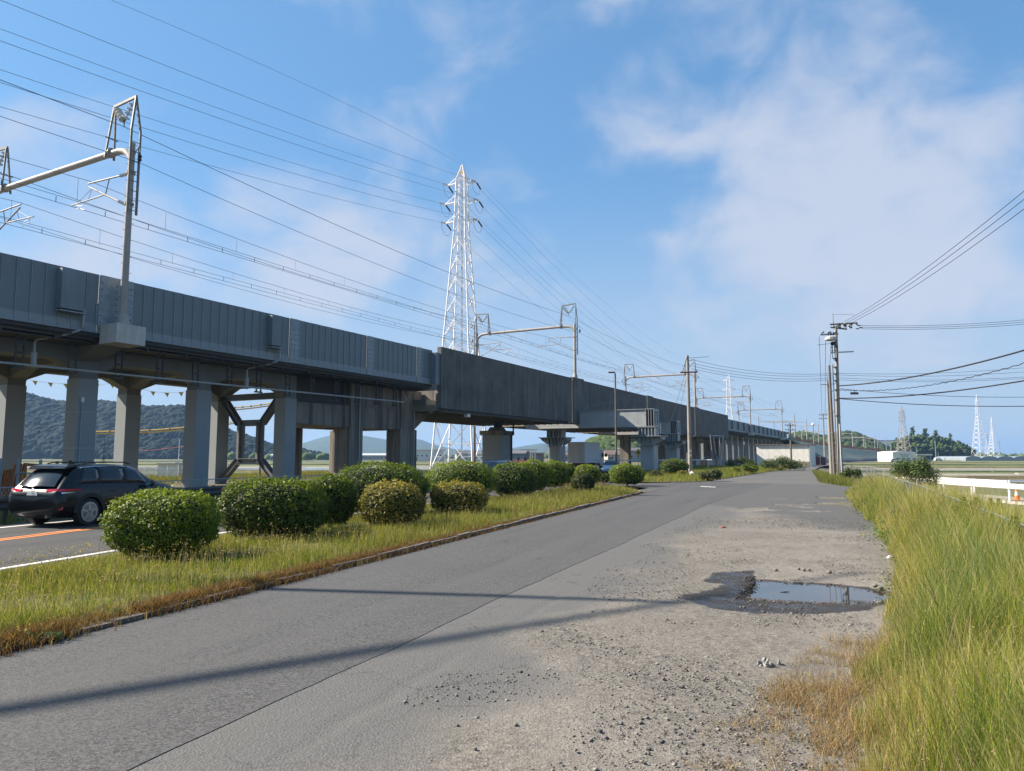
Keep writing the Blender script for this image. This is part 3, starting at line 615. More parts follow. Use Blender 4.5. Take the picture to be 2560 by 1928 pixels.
for i in range(len(cols_s)):
    a = cols_s[i] + 1.0; b = cols_s[i] + 6.83
    if i == len(cols_s) - 1: continue
    for y in (2.14, 8.74):
        rv(MB().prism([(a - .1, 5.55), (a, 5.9), (a + 1.15, 6.42), (b - 1.15, 6.42), (b, 5.9), (b + .1, 5.55), (b + .1, 7.22), (a - .1, 7.22)], 'y', y, y + .8), 'edge_beam', M_slab)
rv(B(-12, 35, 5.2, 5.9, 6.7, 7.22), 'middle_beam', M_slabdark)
# steel X frame between the last column pair
xf = 34.9; M_xf = mat('brace_grey', (0.15, 0.155, 0.16), 0.55)
def hbar(p, q, nm):
    mb = MB(); p = Vector(p); q = Vector(q); d = (q - p).normalized(); nrm = Vector((0, -d.z, d.y))
    mb.bar(p + nrm * .19, q + nrm * .19, .42, .04); mb.bar(p - nrm * .19, q - nrm * .19, .42, .04); mb.bar(p, q, .04, .38); rv(mb, nm, M_xf)
yc = 5.9
for sy in (-1, 1):
    hbar((xf, yc + sy * 2.8, 5.75), (xf, yc + sy * 1.15, 3.95), 'brace_arm'); hbar((xf, yc + sy * 2.8, -.1), (xf, yc + sy * 1.15, 1.35), 'brace_arm')
    hbar((xf, yc + sy * .95, 1.25), (xf, yc + sy * .95, 4.05), 'brace_post')
    for z in (1.25, 1.95, 2.65, 3.35, 4.05): rv(B(xf - .17, xf + .17, yc + sy * .95 - .19, yc + sy * .95 + .19, z - .012, z + .012), 'stiffener', M_xf)
for z in (1.32, 3.98): hbar((xf, yc - .95, z), (xf, yc + .95, z), 'brace_beam')
hbar((xf, yc - 2.8, 5.8), (xf, yc + 2.8, 5.8), 'brace_beam')
# older stained concrete end pier
OP = thing('concrete_end_pier', 'stained brown concrete pier frame under the end of the grey barrier', 'pier', V(0, 33.7), VRZ)
def op(mb, name, m=M_oldconc, par=None, **k): return mb.build(name, m, par or OP, **k)
op(MB().prism([(35.42, 3.95), (40.3, 3.78), (42.6, 3.80), (46.6, 3.85), (49.2, 3.95), (51.0, 5.15), (51.0, 5.55), (35.42, 5.40)], 'y', 2.35, 3.5), 'lower_beam', bevel=.03)
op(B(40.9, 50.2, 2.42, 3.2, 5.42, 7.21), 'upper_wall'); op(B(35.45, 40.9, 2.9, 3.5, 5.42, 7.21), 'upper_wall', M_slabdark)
op(MB().prism([(41.0, 3.95), (49.2, 3.95), (51.0, 5.15), (51.0, 5.6), (41.0, 5.6)], 'y', 8.4, 9.5), 'lower_beam')
for s0, s1 in ((40.75, 42.3), (46.9, 49.2)):
    for y in (2.12, 8.3):
        op(MB().prism([(s0, -.35), (s1, -.35), (s1, 3.9), (s0, 3.9)], 'y', y, y + 1.45), 'column', bevel=.06)
        op(B(s0 + .2, s1 - .25, y + .06, y + 1.35, 3.9, 7.2), 'pilaster')
    op(B(s0 + .1, s1 - .1, 3.6, 8.3, 3.9, 5.4), 'cross_wall')
    op(MB().tube([(s1 - .5, 2.06, 0.1), (s1 - .5, 2.06, 6.9)], .05, 8), 'drain_pipe', M_steelgrey)
op(B(50.3, 51.0, -.3, 8.8, 5.5, 7.3), 'abutment_wall', M_oldconc)
for i, (z0, z1) in enumerate(((5.75, 6.25), (6.3, 6.9))):
    for j in range(4): op(B(48.75 + j * .42, 49.14 + j * .42, -.12, -.05, z0, z1), 'mesh_panel', M_white_conc)
op(MB().bar((48.6, .4, 5.3), (50.9, -.2, 5.9), .12), 'strut', M_steelgrey)
op(B(48.0, 48.6, -.55, .3, 7.55, 10.2), 'end_post', M_barrier)

# ---- dark concrete girder bridge over the road
GB = thing('girder_bridge', 'long railway girder bridge with tall blackened concrete side wall over the road', 'bridge', V(0, 33.0), VRZ)
def gb(mb, name, m=M_black_conc, par=None, **k): return mb.build(name, m, par or GB, **k)
for a, b, zt, y in ((48.6, 75.35, 10.74, 0), (75.5, 78.7, 10.86, -.14), (78.78, 103.2, 10.74, 0), (103.4, 106.2, 10.82, -.12), (106.3, 131.5, 10.74, 0), (131.7, 134.8, 10.84, -.14), (134.9, 161.0, 10.74, 0)):
    z0 = 5.62 if y == 0 else 5.40
    gb(B(a, b, y, .42, z0, zt), 'side_wall' if y == 0 else 'wall_pilaster', bevel=.02)
for a, b in ((48.6, 75.35), (78.78, 103.2), (106.3, 131.5), (134.9, 161)):
    gb(B(a, b, 12.1, 12.5, 5.62, 10.7), 'far_wall'); gb(B(a, b, .42, 12.1, 5.42, 5.9), 'floor_slab', M_girder_under); gb(B(a, b, -.07, .5, 5.36, 5.44), 'edge_flange', M_darksteel); gb(B(a, b, -.02, .0, 5.49, 5.56), 'cable_tray', M_darksteel)
    for j in range(14): gb(B(a + .1, b - .1, .8 + j * .83, .86 + j * .83, 5.36, 5.42), 'plank_joint', M_slabdark)
    for j in range(60 if a < 70 else 20):
        x = random.uniform(a + 1, b - 1); y = .8 + random.randrange(14) * .83; gb(B(x, x + random.uniform(.2, .7), y - .05, y + .25, 5.40, 5.418), 'patch', M_slabdark)
    gb(B(a, b, 1.5, 11, 5.9, 6.4), 'ballast_bed', M_slab)
for a, b in ((48.6, 75.35), (78.78, 103.2)):
    for z in (7.25, 8.95): gb(B(a, b, -.004, .0, z, z + .02), 'form_joint', M_slabdark)
    for x in np.arange(a + 3, b - 1, 3.1): gb(B(x, x + .018, -.003, .0, 5.64, 10.7), 'form_joint', M_slabdark)
gb(B(52.6, 53.0, -.1, .3, 5.1, 5.36), 'lamp_box', M_white)
# rivet-like corbels under the bridge wall ends handled by pilasters; steel portal beams with stiffened piers
def portal_pier(s, Dn, name, label, group=None, zc=2.95):
    t = thing(name, label, 'pier', V(s, Dn), VRZ, group)
    B(0, 1.6, 0, 1.55, -.35, zc).build('column', M_steelgrey, t, bevel=.02)
    cap = MB().prism([(.1, zc), (1.45, zc), (2.45, zc + .62), (2.45, zc + .95), (-.9, zc + .95), (-.9, zc + .62)], 'x', .15, 1.45).build('flared_cap', M_steelgrey, t)
    B(-.6, 2.2, -1.05, 2.6, zc + .95, zc + 1.03).build('cap_plate', M_galv, t); B(-.45, 2.05, -.1, 1.6, zc - .05, zc).build('cap_plate', M_galv, t)
    for j in range(8):
        y = -.85 + j * .46; w = .0
        MB().add([(.15, y, zc + .62 if (y < 0.0 or y > 1.5) else zc), (.15, y + .07, zc + .62 if (y < 0.0 or y > 1.5) else zc), (.15, y + .07, zc + .95), (.15, y, zc + .95), (-.52, y, zc + .95), (-.52, y + .07, zc + .95)], [(0,1,2,3),(0,3,4),(1,5,2),(3,2,5,4),(0,4,5,1)]).build('stiffener', M_steelgrey, t)
    ped = B(.35, 1.3, -.2, 1.75, zc + 1.03, zc + 2.0).build('pedestal', M_galv, t)
    for j in range(6): B(-.04, .35, -.2 + j * .375, -.13 + j * .375, zc + 1.03, zc + 1.95).build('stiffener', M_steelgrey, ped)
    B(-.1, 1.7, -.3, 1.85, zc + 1.95, zc + 2.02).build('pedestal_plate', M_galv, t)
    return t
def portal_beam(s, D0, D1, z0, z1, label):
    t = thing('portal_beam', label, 'beam', V(s, D0), VRZ, 'steel portal beams under the girder bridge')
    L_ = D1 - D0
    B(0, 1.7, .95, L_, z0 + .06, z1 - .06).build('box_web', M_steelgrey, t); B(-.12, 1.82, 0, L_, z1 - .06, z1).build('top_flange', M_steelgrey, t); B(-.12, 1.82, 0, L_, z0, z0 + .06).build('bottom_flange', M_steelgrey, t)
    B(.05, 1.65, .25, .95, z0 + .06, z1 - .06).build('end_box', M_darksteel, t)
    for y in (.0, .3, .6, .9): B(-.1, 1.8, y, y + .04, z0 + .06, z1 - .06).build('stiffener', M_steelgrey, t)
    for x in (.25, 1.05):
        dr = B(x, x + .42, -.10, -.02, z0 + .25, z1 - .2).build('hatch', M_galv, t)
        for z in (.7, 1.1, 1.5): B(x + .02, x + .40, -.13, -.10, z0 + z * (z1 - z0) / 2 - .02, z0 + z * (z1 - z0) / 2 + .02).build('rung', M_steelgrey, dr)
    return t
portal_beam(77.3, 23.9, 40.0, 5.0, 7.0, 'nearer grey steel beam sticking out past the black bridge wall onto its pier')
portal_beam(104.0, 28.7, 41.0, 5.0, 6.95, 'farther grey steel beam end behind the first one, partly hidden')
portal_pier(77.3, 24.0, 'portal_pier', 'grey steel pier with flared ribbed cap right of the street lamp', 'grey steel piers with flared caps')
portal_pier(104.0, 28.8, 'portal_pier', 'farther grey pier with ribbed cap behind the first beam end', 'grey steel piers with flared caps')
pp = portal_pier(78.3, 35.9, 'portal_pier', 'grey pier with ribbed cap left of the white truck', 'grey steel piers with flared caps')
for x, y in ((-.3, -.35), (-.3, -.75)):
    MB().tube([(x, y, 5.3), (x, y, 4.0), (x + .1, y + .3, 3.0), (x + .1, y + .3, -.2)], .07, 8).build('drain_pipe', M_steelgrey, pp)
for z in (4.3, 4.75): MB().tube([(-.7, -.9, z), (-.7, 1.2, z)], .03, 6).build('handrail', M_steelgrey, pp)
for y in (-.9, -.2, .5, 1.2): MB().tube([(-.7, y, 4.0), (-.7, y, 4.75)], .03, 6).build('rail_post', M_steelgrey, pp)
# single road-side pier
sp = thing('bridge_pier', 'broad grey concrete pier with dark cap behind the hedge, sunlit diagonally', 'pier', V(66.6, 37.5), VRZ)
B(0, 2.5, 0, 2.3, -.35, 4.0).build('shaft', M_white_conc if False else M_colgrey, sp, bevel=.05)
B(-.25, 2.75, -.2, 2.5, 4.0, 4.45).build('cap', M_oldconc, sp, bevel=.04); MB().prism([(.5, 4.45), (1.8, 4.45), (1.5, 4.85), (.8, 4.85)], 'x', .3, 2.2).build('plinth', M_oldconc, sp)
for y in (.75, 1.25): MB().lathe([(.26, 4.85), (.26, 5.1), (.34, 5.1), (.34, 5.42)], (1.2, y, 0), 12).build('bearing', M_darksteel, sp)
MB().tube([(2.3, -.3, 5.4), (2.3, -.3, 4.2), (2.3, -.1, 3.9), (2.3, -.08, -.2)], .09, 8).build('drain_pipe', M_darksteel, sp)
B(-.03, 0, 1.3, 2.2, .9, .94).build('weld_line', M_galv, sp)
for i, s0 in enumerate((118, 130, 141, 151, 159)):
    t = thing('bridge_pier', 'plain concrete pier under the far end of the black bridge, number %s from the road' % ['one', 'two', 'three', 'four', 'five'][i], 'pier', V(s0, 34.6), VRZ, 'plain piers under the far bridge')
    for y in (0, 6.5): B(0, 1.3, y, y + 1.6, -.4, 5.0).build('shaft', M_oldconc, t, bevel=.04)
    B(-.2, 1.5, -.4, 8.5, 4.6, 5.4).build('cap_beam', M_oldconc, t)

# ---- far viaduct
FV = thing('railway_viaduct', 'distant stretch of grey viaduct with barrier panels beyond the black bridge', 'viaduct', V(0, 33.7), VRZ)
def fv(mb, name, m, **k): return mb.build(name, m, FV, **k)
fv(B(161.2, 268, .2, 11.8, 7.2, 7.6), 'deck_slab', M_slabdark); fv(B(161.2, 268, -.1, .2, 7.55, 8.0), 'ledge', M_barrier); fv(B(161.2, 268, 11.5, 11.7, 7.6, 10.1), 'far_barrier', M_barrier); fv(B(161.2, 268, 1.2, 11.2, 7.6, 8.0), 'ballast_bed', M_slab)
n = 60; w = (268 - 161.2) / n
for i in range(n):
    inst(panel_mesh(round(w, 3), 2.1, 'barrier_panel', M_barrier), 'barrier_panel', FV, (161.2 + i * w, 0 if i % 4 else -.06, 8.0))
    if i % 4 == 3: fv(B(161.2 + (i + 1) * w - .25, 161.2 + (i + 1) * w - .02, -.35, 0, 8.0, 9.9), 'barrier_post', M_barrier)
for s0 in np.arange(164, 268, 7.2):
    for y in (2.1, 8.7): inst(cm, 'column', FV, (s0, y, 0)); inst(cap_m, 'column_head', FV, (s0, y, 0))
    fv(MB().tube([(s0 - .6, 2.0, .2), (s0 - .6, 2.0, 6.6)], .07, 6), 'drain_pipe', M_white)
    fv(B(s0 - .36, s0 + .36, 2.9, 8.9, 6.3, 7.22), 'cross_beam', M_slab)
for y in (2.14, 8.74): fv(B(162, 268, y, y + .8, 6.4, 7.22), 'edge_beam', M_slab)

# ---- overhead line portals
PW = 13.5; TZ = 17.3
disc = meshof(MB().lathe([(.03, -.055), (.05, -.05), (.125, -.02), (.125, 0), (.05, .03), (.03, .055)], (0, 0, 0), 12), 'insulator_disc', M_insul, True)
def sstring(par, p, q, n, r=1.0):
    p = Vector(p); q = Vector(q); d = q - p; st = MB().tube([p, q], .018, 5).build('insulator_string', M_darksteel, par); rot = d.to_track_quat('Z', 'Y').to_euler()
    for i in range(n):
        o = inst(disc, 'insulator_disc', st, p.lerp(q, (i + .8) / (n + .6)), rot, (r, r, r))
def ribbed(p, q, r, m, par, n=9):
    p = Vector(p); q = Vector(q); pts = []; rs = []
    for i in range(2 * n + 1): pts.append(p.lerp(q, i / (2 * n))); rs.append(r if i % 2 else r * .62)
    return MB().tube(pts, rs, 10).build('rod_insulator', m, par)
def portal(s, zb, label, near_detail):
    t = thing('catenary_portal', label, 'catenary mast', V(s, 33.1), VRZ, 'overhead line portals on the railway')
    for y, sg in ((0, 1), (PW, -1)):
        z0 = zb if y == 0 else 8.0
        post = MB().tube([(0, y, z0), (0, y, z0 + .02), (0, y, TZ)], [.18, .18, .145], 14).build('post', M_mast, t, smooth=True)
        if near_detail:
            MB().lathe([(.34, z0), (.34, z0 + .05), (.23, z0 + .55), (.2, z0 + .6)], (0, y, 0), 14).build('post_foot', M_mast, post)
            for i in range(20 if y == 0 else 0):
                z = z0 + 1.0 + i * .42; MB().tube([(-.27 if i % 2 else .17, y - .02, z), (-.17 if i % 2 else .30, y - .02, z)], .012, 5).build('step_bolt', M_darksteel, post)
            for z in (14.15, 15.75): MB().lathe([(.215, z - .06), (.215, z + .06)], (0, y, 0), 12).build('clamp_band', M_bracket, post)
        # feeder frame
        fr = MB()
        for x in (-.24, .24):
            fr.bar((x, y - sg * .24, 13.6 if near_detail else 15.5), (x, y - sg * .24, 17.9), .07, .10); fr.bar((x, y - sg * .24, 17.9), (0, y - sg * .12, 19.7), .07, .10)
            fr.bar((x, y + sg * 1.85, 16.85), (x * .15, y + sg * 1.62, 19.55), .07, .09)
        fr.bar((0, y - sg * .16, 19.72), (0, y + sg * 1.68, 19.60), .10, .13)
        for z in np.arange(13.8, 17.6, .5): fr.bar((-.24, y - sg * .24, z), (.24, y - sg * .24, z), .03, .03)
        fr.bar((-.35, y + sg * 1.76, 17.9), (.35, y + sg * 1.76, 17.9), .05, .05); fr.build('feeder_frame', mat('frame_dark_zinc', (0.17, 0.165, 0.155), .6, metal=.2), t)
        ap = Vector((0, y + sg * .78, 18.62))
        sstring(t, (0, y + sg * .08, 19.5), ap, 4, 1.55); sstring(t, (0, y + sg * 1.5, 19.45), ap, 4, 1.55)
        MB().tube([ap, ap - Vector((0, 0, .3))], .03, 6).build('feeder_clamp', M_darksteel, t)
        # outer bracket with earth wire insulator
        MB().tube([(0, y - sg * .2, 16.55), (0, y - sg * .35, 16.85), (0, y - sg * .62, 16.95), (0, y - sg * .66, 16.7)], .03, 6).build('wire_bracket', M_bracket, t); MB().lathe([(.04, 16.2), (.11, 16.3), (.05, 16.38), (.11, 16.45), (.04, 16.6)], (0, y - sg * .66, 0), 10).build('pin_insulator', M_darksteel, t)
        # hinged cantilever towards the track
        Y_ = lambda d: y + sg * d
        ribbed((0, Y_(.2), 15.75), (0, Y_(.85), 15.77), .085, M_insul, t); ribbed((0, Y_(.2), 14.15), (0, Y_(.85), 14.44), .085, M_insul, t)
        MB().tube([(0, Y_(.85), 15.77), (0, Y_(3.55), 15.86)], .042, 8).build('cantilever_tube', M_mast, t)
        MB().tube([(0, Y_(.85), 14.44), (0, Y_(3.5), 15.68)], .042, 8).build('cantilever_tube', M_bracket, t)
        MB().tube([(0, Y_(1.75), 15.8), (0, Y_(2.0), 14.98)], .028, 6).build('strut', M_bracket, t)
        MB().tube([(0, Y_(2.05), 15.0), (0, Y_(4.95), 14.92)], .034, 8).build('steady_arm', M_bracket, t)
        for d, z in ((3.2, 15.5), (3.3, 15.5)): MB().tube([(0, Y_(d), z), (0, Y_(d + (.3 if d < 3.25 else 1.2)), 14.95)], .012, 5).build('stay_wire', M_wire, t)
        MB().tube([(0, Y_(4.6), 14.9), (0, Y_(4.5), 14.66), (0, Y_(4.1), 14.60), (0, Y_(3.75), 14.48)], .018, 6).build('registration_arm', M_white, t)
        MB().tube([(0, Y_(4.6), 14.9), (0, Y_(4.35), 14.8), (0, Y_(4.0), 14.74)], .018, 6).build('registration_arm', M_white, t)
    pts = [(0, .0, 16.45), (0, .22, 16.75), (0, .55, 16.98), (0, 1.0, 17.08), (0, 1.6, 17.10), (0, PW - 1.6, 17.10), (0, PW - 1.0, 17.08), (0, PW - .55, 16.98), (0, PW - .22, 16.75), (0, PW, 16.45)]
    MB().tube(pts, .165, 12).build('portal_beam', M_mast, t, smooth=True)
    for y in (1.75, PW - 1.75): MB().lathe([(.25, y - .10), (.25, y + .10)], (0, 0, 17.15), 12, axis='y').build('beam_flange', M_bracket, t)
    return t
PS = [21.1, 76.6, 132.7, 188.5, 244.5]
for s, zb, lb, nd in zip(PS, (8.0, 10.74, 10.74, 8.0, 8.0), ('nearest tubular overhead line portal standing on the white bracket at the left', 'tubular overhead line portal above the black wall beside the white pylon', 'tubular overhead line portal behind the leftmost utility pole', 'tubular overhead line portal at the start of the distant grey viaduct', 'farthest tubular overhead line portal, above the white shed'), (1, 1, 0, 0, 0)):
    portal(s, zb, lb, nd)
# white concrete mast brackets
for i, s in enumerate((21.1, 188.5, 244.5)):
    t = thing('mast_bracket', ['pale concrete bracket block carrying the nearest overhead line mast', 'pale concrete bracket under the mast at the start of the far viaduct', 'pale concrete bracket under the farthest mast above the white shed'][i], 'bracket', V(s, 33.1), VRZ, 'concrete mast brackets')
    B(-.75, .75, -.75, .58, 7.05, 7.99).build('block', M_white_conc, t, bevel=.02)
    MB().prism([(.58, 7.05), (2.7, 6.45), (2.7, 7.2), (.58, 7.2)], 'x', -.6, .6).build('corbel', M_slab, t)
    B(-1.0, .2, .58, .66, 7.99, 9.0).build('cover_plate', M_barrier, t) if i == 0 else None

# ---- overhead wires: both tracks, feeders, earth wires
def span_pts(y, z, sag, s0=-70, s1=300):
    ks = [PS[0] - 55.6 * 2, PS[0] - 55.6] + PS + [PS[-1] + 56]; out = []
    for a, b in zip(ks[:-1], ks[1:]):
        for i in range(10):
            t = i / 10; s = a + (b - a) * t
            if s0 <= s <= s1: out.append((s, y, z - 4 * sag * t * (1 - t)))
    return out
def mess_z(s, z, sag):
    ks = [PS[0] - 111.2, PS[0] - 55.6] + PS + [PS[-1] + 56]
    for a, b in zip(ks[:-1], ks[1:]):
        if a <= s < b: t = (s - a) / (b - a); return z - 4 * sag * t * (1 - t)
    return z
for side, lab in ((0, 'nearer'), (1, 'farther')):
    yy = lambda d: d if side == 0 else PW - d
    t = thing('overhead_line', 'contact and carrier wires with droppers above the %s railway track' % lab, 'wires', V(0, 33.1), VRZ, 'railway overhead wires')
    for nm, d, z, sag, r in (('carrier_wire', 3.45, 15.98, .85, .013), ('auxiliary_wire', 3.75, 14.82, .12, .012), ('contact_wire', 3.75, 14.46, .03, .013)):
        MB().tube(span_pts(yy(d), z, sag), r, 4, False).build(nm, M_wire, t)
    dm = meshof(MB().tube([(0, 0, 0), (0, 0, 1)], .009, 4, False), 'dropper', M_wire); cl = meshof(MB().box(-.05, .05, -.03, .03, -.04, .05), 'clip', M_wire)
    s = -40.0
    while s < 245:
        zt = mess_z(s, 15.98, .85); zb = 14.72
        if zt - zb > .15:
            o = inst(dm, 'dropper', t, (s, yy(3.6), zb), (0, 0, 0), (1, 1, zt - zb))
        if s < 130:
            for q in (1.6, 4.1):
                c2 = inst(dm, 'clip', t, (s + q, yy(3.75), 14.46), (0, 0, 0), (2.2, 2.2, .28))
        s += 5.05
for y, z, sag, lab in ((.78, 18.34, .7, 'dark feeder wire hung from the near frames of the portals'), (PW - .78, 18.34, .7, 'dark feeder wire hung from the far frames of the portals'), (-.66, 16.15, .8, 'earth wire on the outer brackets of the near masts'), (PW + .66, 16.15, .8, 'earth wire on the outer brackets of the far masts')):
    t = MB().tube(span_pts(y, z, sag), .017 if z > 17 else .013, 4, False).build('feeder_wire', M_wire); t.location = V(0, 33.1); t.rotation_euler = (0, 0, VRZ)
    tag(t, lab, 'wire', 'feeder and earth wires of the railway')

# ---- lattice pylons
def pylon(loc, rz, hgt, wb, ww, zw, arms, label, m, npan=9, bar=.16, group='lattice power pylons', extra=False, ins=True):
    t = thing('power_pylon', label, 'pylon', loc, rz, group)
    zt = hgt * .955
    def half(z): return (wb + (ww - wb) * z / zw) / 2 if z < zw else (ww + (ww * .72 - ww) * (z - zw) / (arms[0][0] * 1.02 - zw)) / 2 if z < arms[0][0] * 1.02 else max(.08, ww * .36 * (1 - (z - arms[0][0] * 1.02) / (hgt - arms[0][0] * 1.02)))
    lv = [zw * (1 - (1 - i / npan) ** 1.35) if False else zw * (i / npan) ** .74 for i in range(npan + 1)]
    step = ww * 1.15; z = zw
    while z + step < arms[0][0] * 1.02: z += step; lv.append(z)
    lv += [arms[0][0] * 1.02, (arms[0][0] * 1.02 + hgt) / 2, hgt]
    cs = ((-1, -1), (1, -1), (1, 1), (-1, 1))
    for cx, cy in cs:
        MB().tube([(cx * half(z), cy * half(z), z) for z in lv], [bar * (1.25 if z < zw * .6 else 1.0) * .62 for z in lv], 4).build('leg', m, t)
    for k_ in range(4):
        a, b = cs[k_], cs[(k_ + 1) % 4]; mb = MB()
        for z0, z1 in zip(lv[:-1], lv[1:]):
            p0 = Vector((a[0] * half(z0), a[1] * half(z0), z0)); p1 = Vector((b[0] * half(z0), b[1] * half(z0), z0)); q0 = Vector((a[0] * half(z1), a[1] * half(z1), z1)); q1 = Vector((b[0] * half(z1), b[1] * half(z1), z1))
            r_ = bar * (.62 if z0 < zw * .5 else .5 if z0 < zw else .36)
            mb.bar(p0, q1, r_); mb.bar(p1, q0, r_)
            if z0 < zw:
                w0 = (p1 - p0).length; w1 = (q1 - q0).length; f_ = w0 / (w0 + w1); mid = p0.lerp(q1, f_)
                e0 = p0.lerp(q0, f_); e1 = p1.lerp(q1, f_); mb.bar(e0, e1, r_ * .9)
                if extra and z0 < zw * .5:
                    mb.bar(p0.lerp(q0, f_ * .5), p0.lerp(mid, .5), r_ * .7); mb.bar(p1.lerp(q1, f_ * .5), p1.lerp(mid, .5), r_ * .7)
            else: mb.bar(q0, q1, r_)
        mb.build('bracing', m, t)
    if extra: MB().tube([(0, half(0) * .2, 0), (0, .1, zw), (0, 0, arms[0][0])], .14, 5).build('climbing_mast', M_darksteel if False else M_tower_g, t)
    tips = []
    for az, al in arms:
        for sx in (-1, 1):
            h0 = half(az); tip = Vector((sx * (h0 + al), 0, az + .15)); mb = MB()
            for sy in (-1, 1):
                mb.bar((sx * h0, sy * h0, az), tip, bar * .5); mb.bar((sx * half(az + al * .55), sy * half(az + al * .55), az + al * .55), tip, bar * .4)
                for f_ in (.35, .65): mb.bar(Vector((sx * h0, sy * h0, az)).lerp(tip, f_), Vector((sx * half(az + al * .55), sy * half(az + al * .55), az + al * .55)).lerp(tip, f_), bar * .3)
            for f_ in (.3, .6): mb.bar(Vector((sx * h0, -h0, az)).lerp(tip, f_), Vector((sx * h0, h0, az)).lerp(tip, f_), bar * .3)
            mb.build('cross_arm', m, t)
            if ins:
                for sy in (-1, 1):
                    e = tip + Vector((0, sy * 2.3, -.55)); ribbed(tip + Vector((0, sy * .3, -.1)), e, .16, M_darksteel if sy > 0 else M_insul, t, 8)
                MB().tube([tip + Vector((0, -2.3, -.55)), tip + Vector((0, -1.4, -1.9)), tip + Vector((0, 0, -2.3)), tip + Vector((0, 1.4, -1.9)), tip + Vector((0, 2.3, -.55))], .03, 4, False).build('jumper', M_wire_hi, t)
            tips.append((az, sx, tip))
    return t, tips
P1 = at(1150, 1142, 125.0); P1.z = -.6; RZ1 = math.radians(-18)
def zat(v, Y=125.0): return at(1150, v, Y).z + .6
arms1 = [(zat(461), 1.95), (zat(508), 2.35), (zat(556), 2.05)]
pyl, tips1 = pylon(P1, RZ1, zat(413), 7.7, 2.15, zat(585), arms1, 'tall white lattice pylon behind the viaduct, the biggest of the pylons', M_tower, 9, .20, extra=True)
B(-.35, .35, -.55, -.5, zat(438), zat(432)).build('number_plate', M_yellow, pyl)
P2 = at(1827, 1142, 382); P2.z = -.6
pyl2, tips2 = pylon(P2, math.radians(-24), at(1827, 937, 382).z + .6, 7.7, 2.1, 30, [(43, 2.3), (38, 2.6), (33.5, 2.3)], 'white lattice pylon rising behind the far end of the black bridge', M_tower, 8, .22, ins=False)
P3 = at(2451, 1142, 528); P3.z = -.6; pylon(P3, math.radians(12), at(2451, 987, 528).z + .6, 8.6, 1.9, 33, [(42, 2.0), (37.5, 2.2), (33.5, 2.0)], 'taller slim white pylon standing in the fields at the right', M_tower, 9, .20, ins=False)
P4 = at(2485, 1142, 820); P4.z = -.6; pylon(P4, math.radians(12), at(2485, 1043, 820).z + .6, 9.5, 2.0, 33, [(41, 2.0), (37, 2.2), (33.5, 2.0)], 'smaller white pylon just right of the taller one in the fields', M_tower, 9, .26, ins=False)
P6 = at(2470, 1142, 1300); P6.z = -.6; pylon(P6, math.radians(12), 44, 9.5, 2.0, 33, [(41, 2.0), (37, 2.2), (33.5, 2.0)], 'faint tiny pylon between the two white ones at the right', M_tower_g, 8, .42, ins=False)
P5 = at(2260, 1142, 372); P5.z = -.6; pylon(P5, math.radians(30), at(2260, 1014, 372).z + .6, 6.2, 2.0, 19, [(25, 2.6), (22.5, 3.0), (20.5, 2.6)], 'grey lattice pylon with brownish legs behind the white depot building', mat('pylon_dull', (0.36, 0.33, 0.30), 0.7), 6, .17, ins=False)
# conductors: photo-side spans through three points, then on to the next pylon
def wire(pts, r, m, name, label, group, cat='wire'): return tag(MB().tube(pts, r, 4, False).build(name, m), label, cat, group)
M1 = Matrix.Rotation(RZ1, 4, 'Z'); M2 = Matrix.Rotation(math.radians(-24), 4, 'Z')
lefts = {(0, 1): (0, 252), (0, -1): (72, 304), (1, 1): (102, 327.6), (1, -1): (174, 380), (2, 1): (206, 406), (2, -1): (267, 445)}
names = {0: 'upper', 1: 'middle', 2: 'lower'}
hd = Vector((math.sin(math.radians(18)), math.cos(math.radians(18)), 0))
def along(u, v, T):
    """point seen at pixel (u,v) in the vertical plane of the line through T"""
    d = ray(u, v); n_ = Vector((hd.y, -hd.x)); t = (T.x * n_.x + T.y * n_.y) / (d.x * n_.x + d.y * n_.y); return Vector((0, 0, H)) + d * t
for (ai, sx), (v0, v640) in lefts.items():
    tip = [q for a_, s_, q in tips1 if abs(a_ - arms1[ai][0]) < 1e-6 and s_ == sx][0]
    Tn = P1 + M1 @ (tip + Vector((0, -2.3, -.55))); Tf = P1 + M1 @ (tip + Vector((0, 2.3, -.55)))
    a_ = along(640, v640, Tn); b_ = along(0, v0, Tn)
    L1 = (a_.xy - Tn.xy).length; L2 = (b_.xy - Tn.xy).length
    cf = np.polyfit([0, L1, L2], [Tn.z, a_.z, b_.z], 2); pts = [Tn - hd * (L2 * 1.5 * i / 24) for i in range(25)]
    pts = [Vector((p.x, p.y, float(np.polyval(cf, L2 * 1.5 * i / 24)))) for i, p in enumerate(pts)]
    nm = '%s %s' % (names[ai], 'right' if sx > 0 else 'left')
    wire(pts, .019, M_wire_hi, 'power_line', 'power conductor from the %s arm of the big white pylon up to the left' % nm, 'power line conductors')
    t2 = [q for a2, s2, q in tips2 if s2 == sx][ai]; Te = P2 + M2 @ t2
    pts = [Tf.lerp(Te, i / 20) - Vector((0, 0, 4 * 11.5 * (i / 20) * (1 - i / 20))) for i in range(21)]
    wire(pts, .024, M_wire_hi, 'power_line', 'power conductor from the %s arm of the big white pylon down to the right' % nm, 'power line conductors')
top = P1 + Vector((0, 0, zat(413))); a_ = along(640, 155, top); b_ = along(278, 0, top); L1 = (a_.xy - top.xy).length; L2 = (b_.xy - top.xy).length; cf = np.polyfit([0, L1, L2], [top.z, a_.z, b_.z], 2)
wire([Vector((top.x - hd.x * L2 * 1.6 * i / 24, top.y - hd.y * L2 * 1.6 * i / 24, float(np.polyval(cf, L2 * 1.6 * i / 24)))) for i in range(25)], .016, M_wire_hi, 'power_line', 'thin earth wire from the tip of the big white pylon up to the left', 'power line conductors')
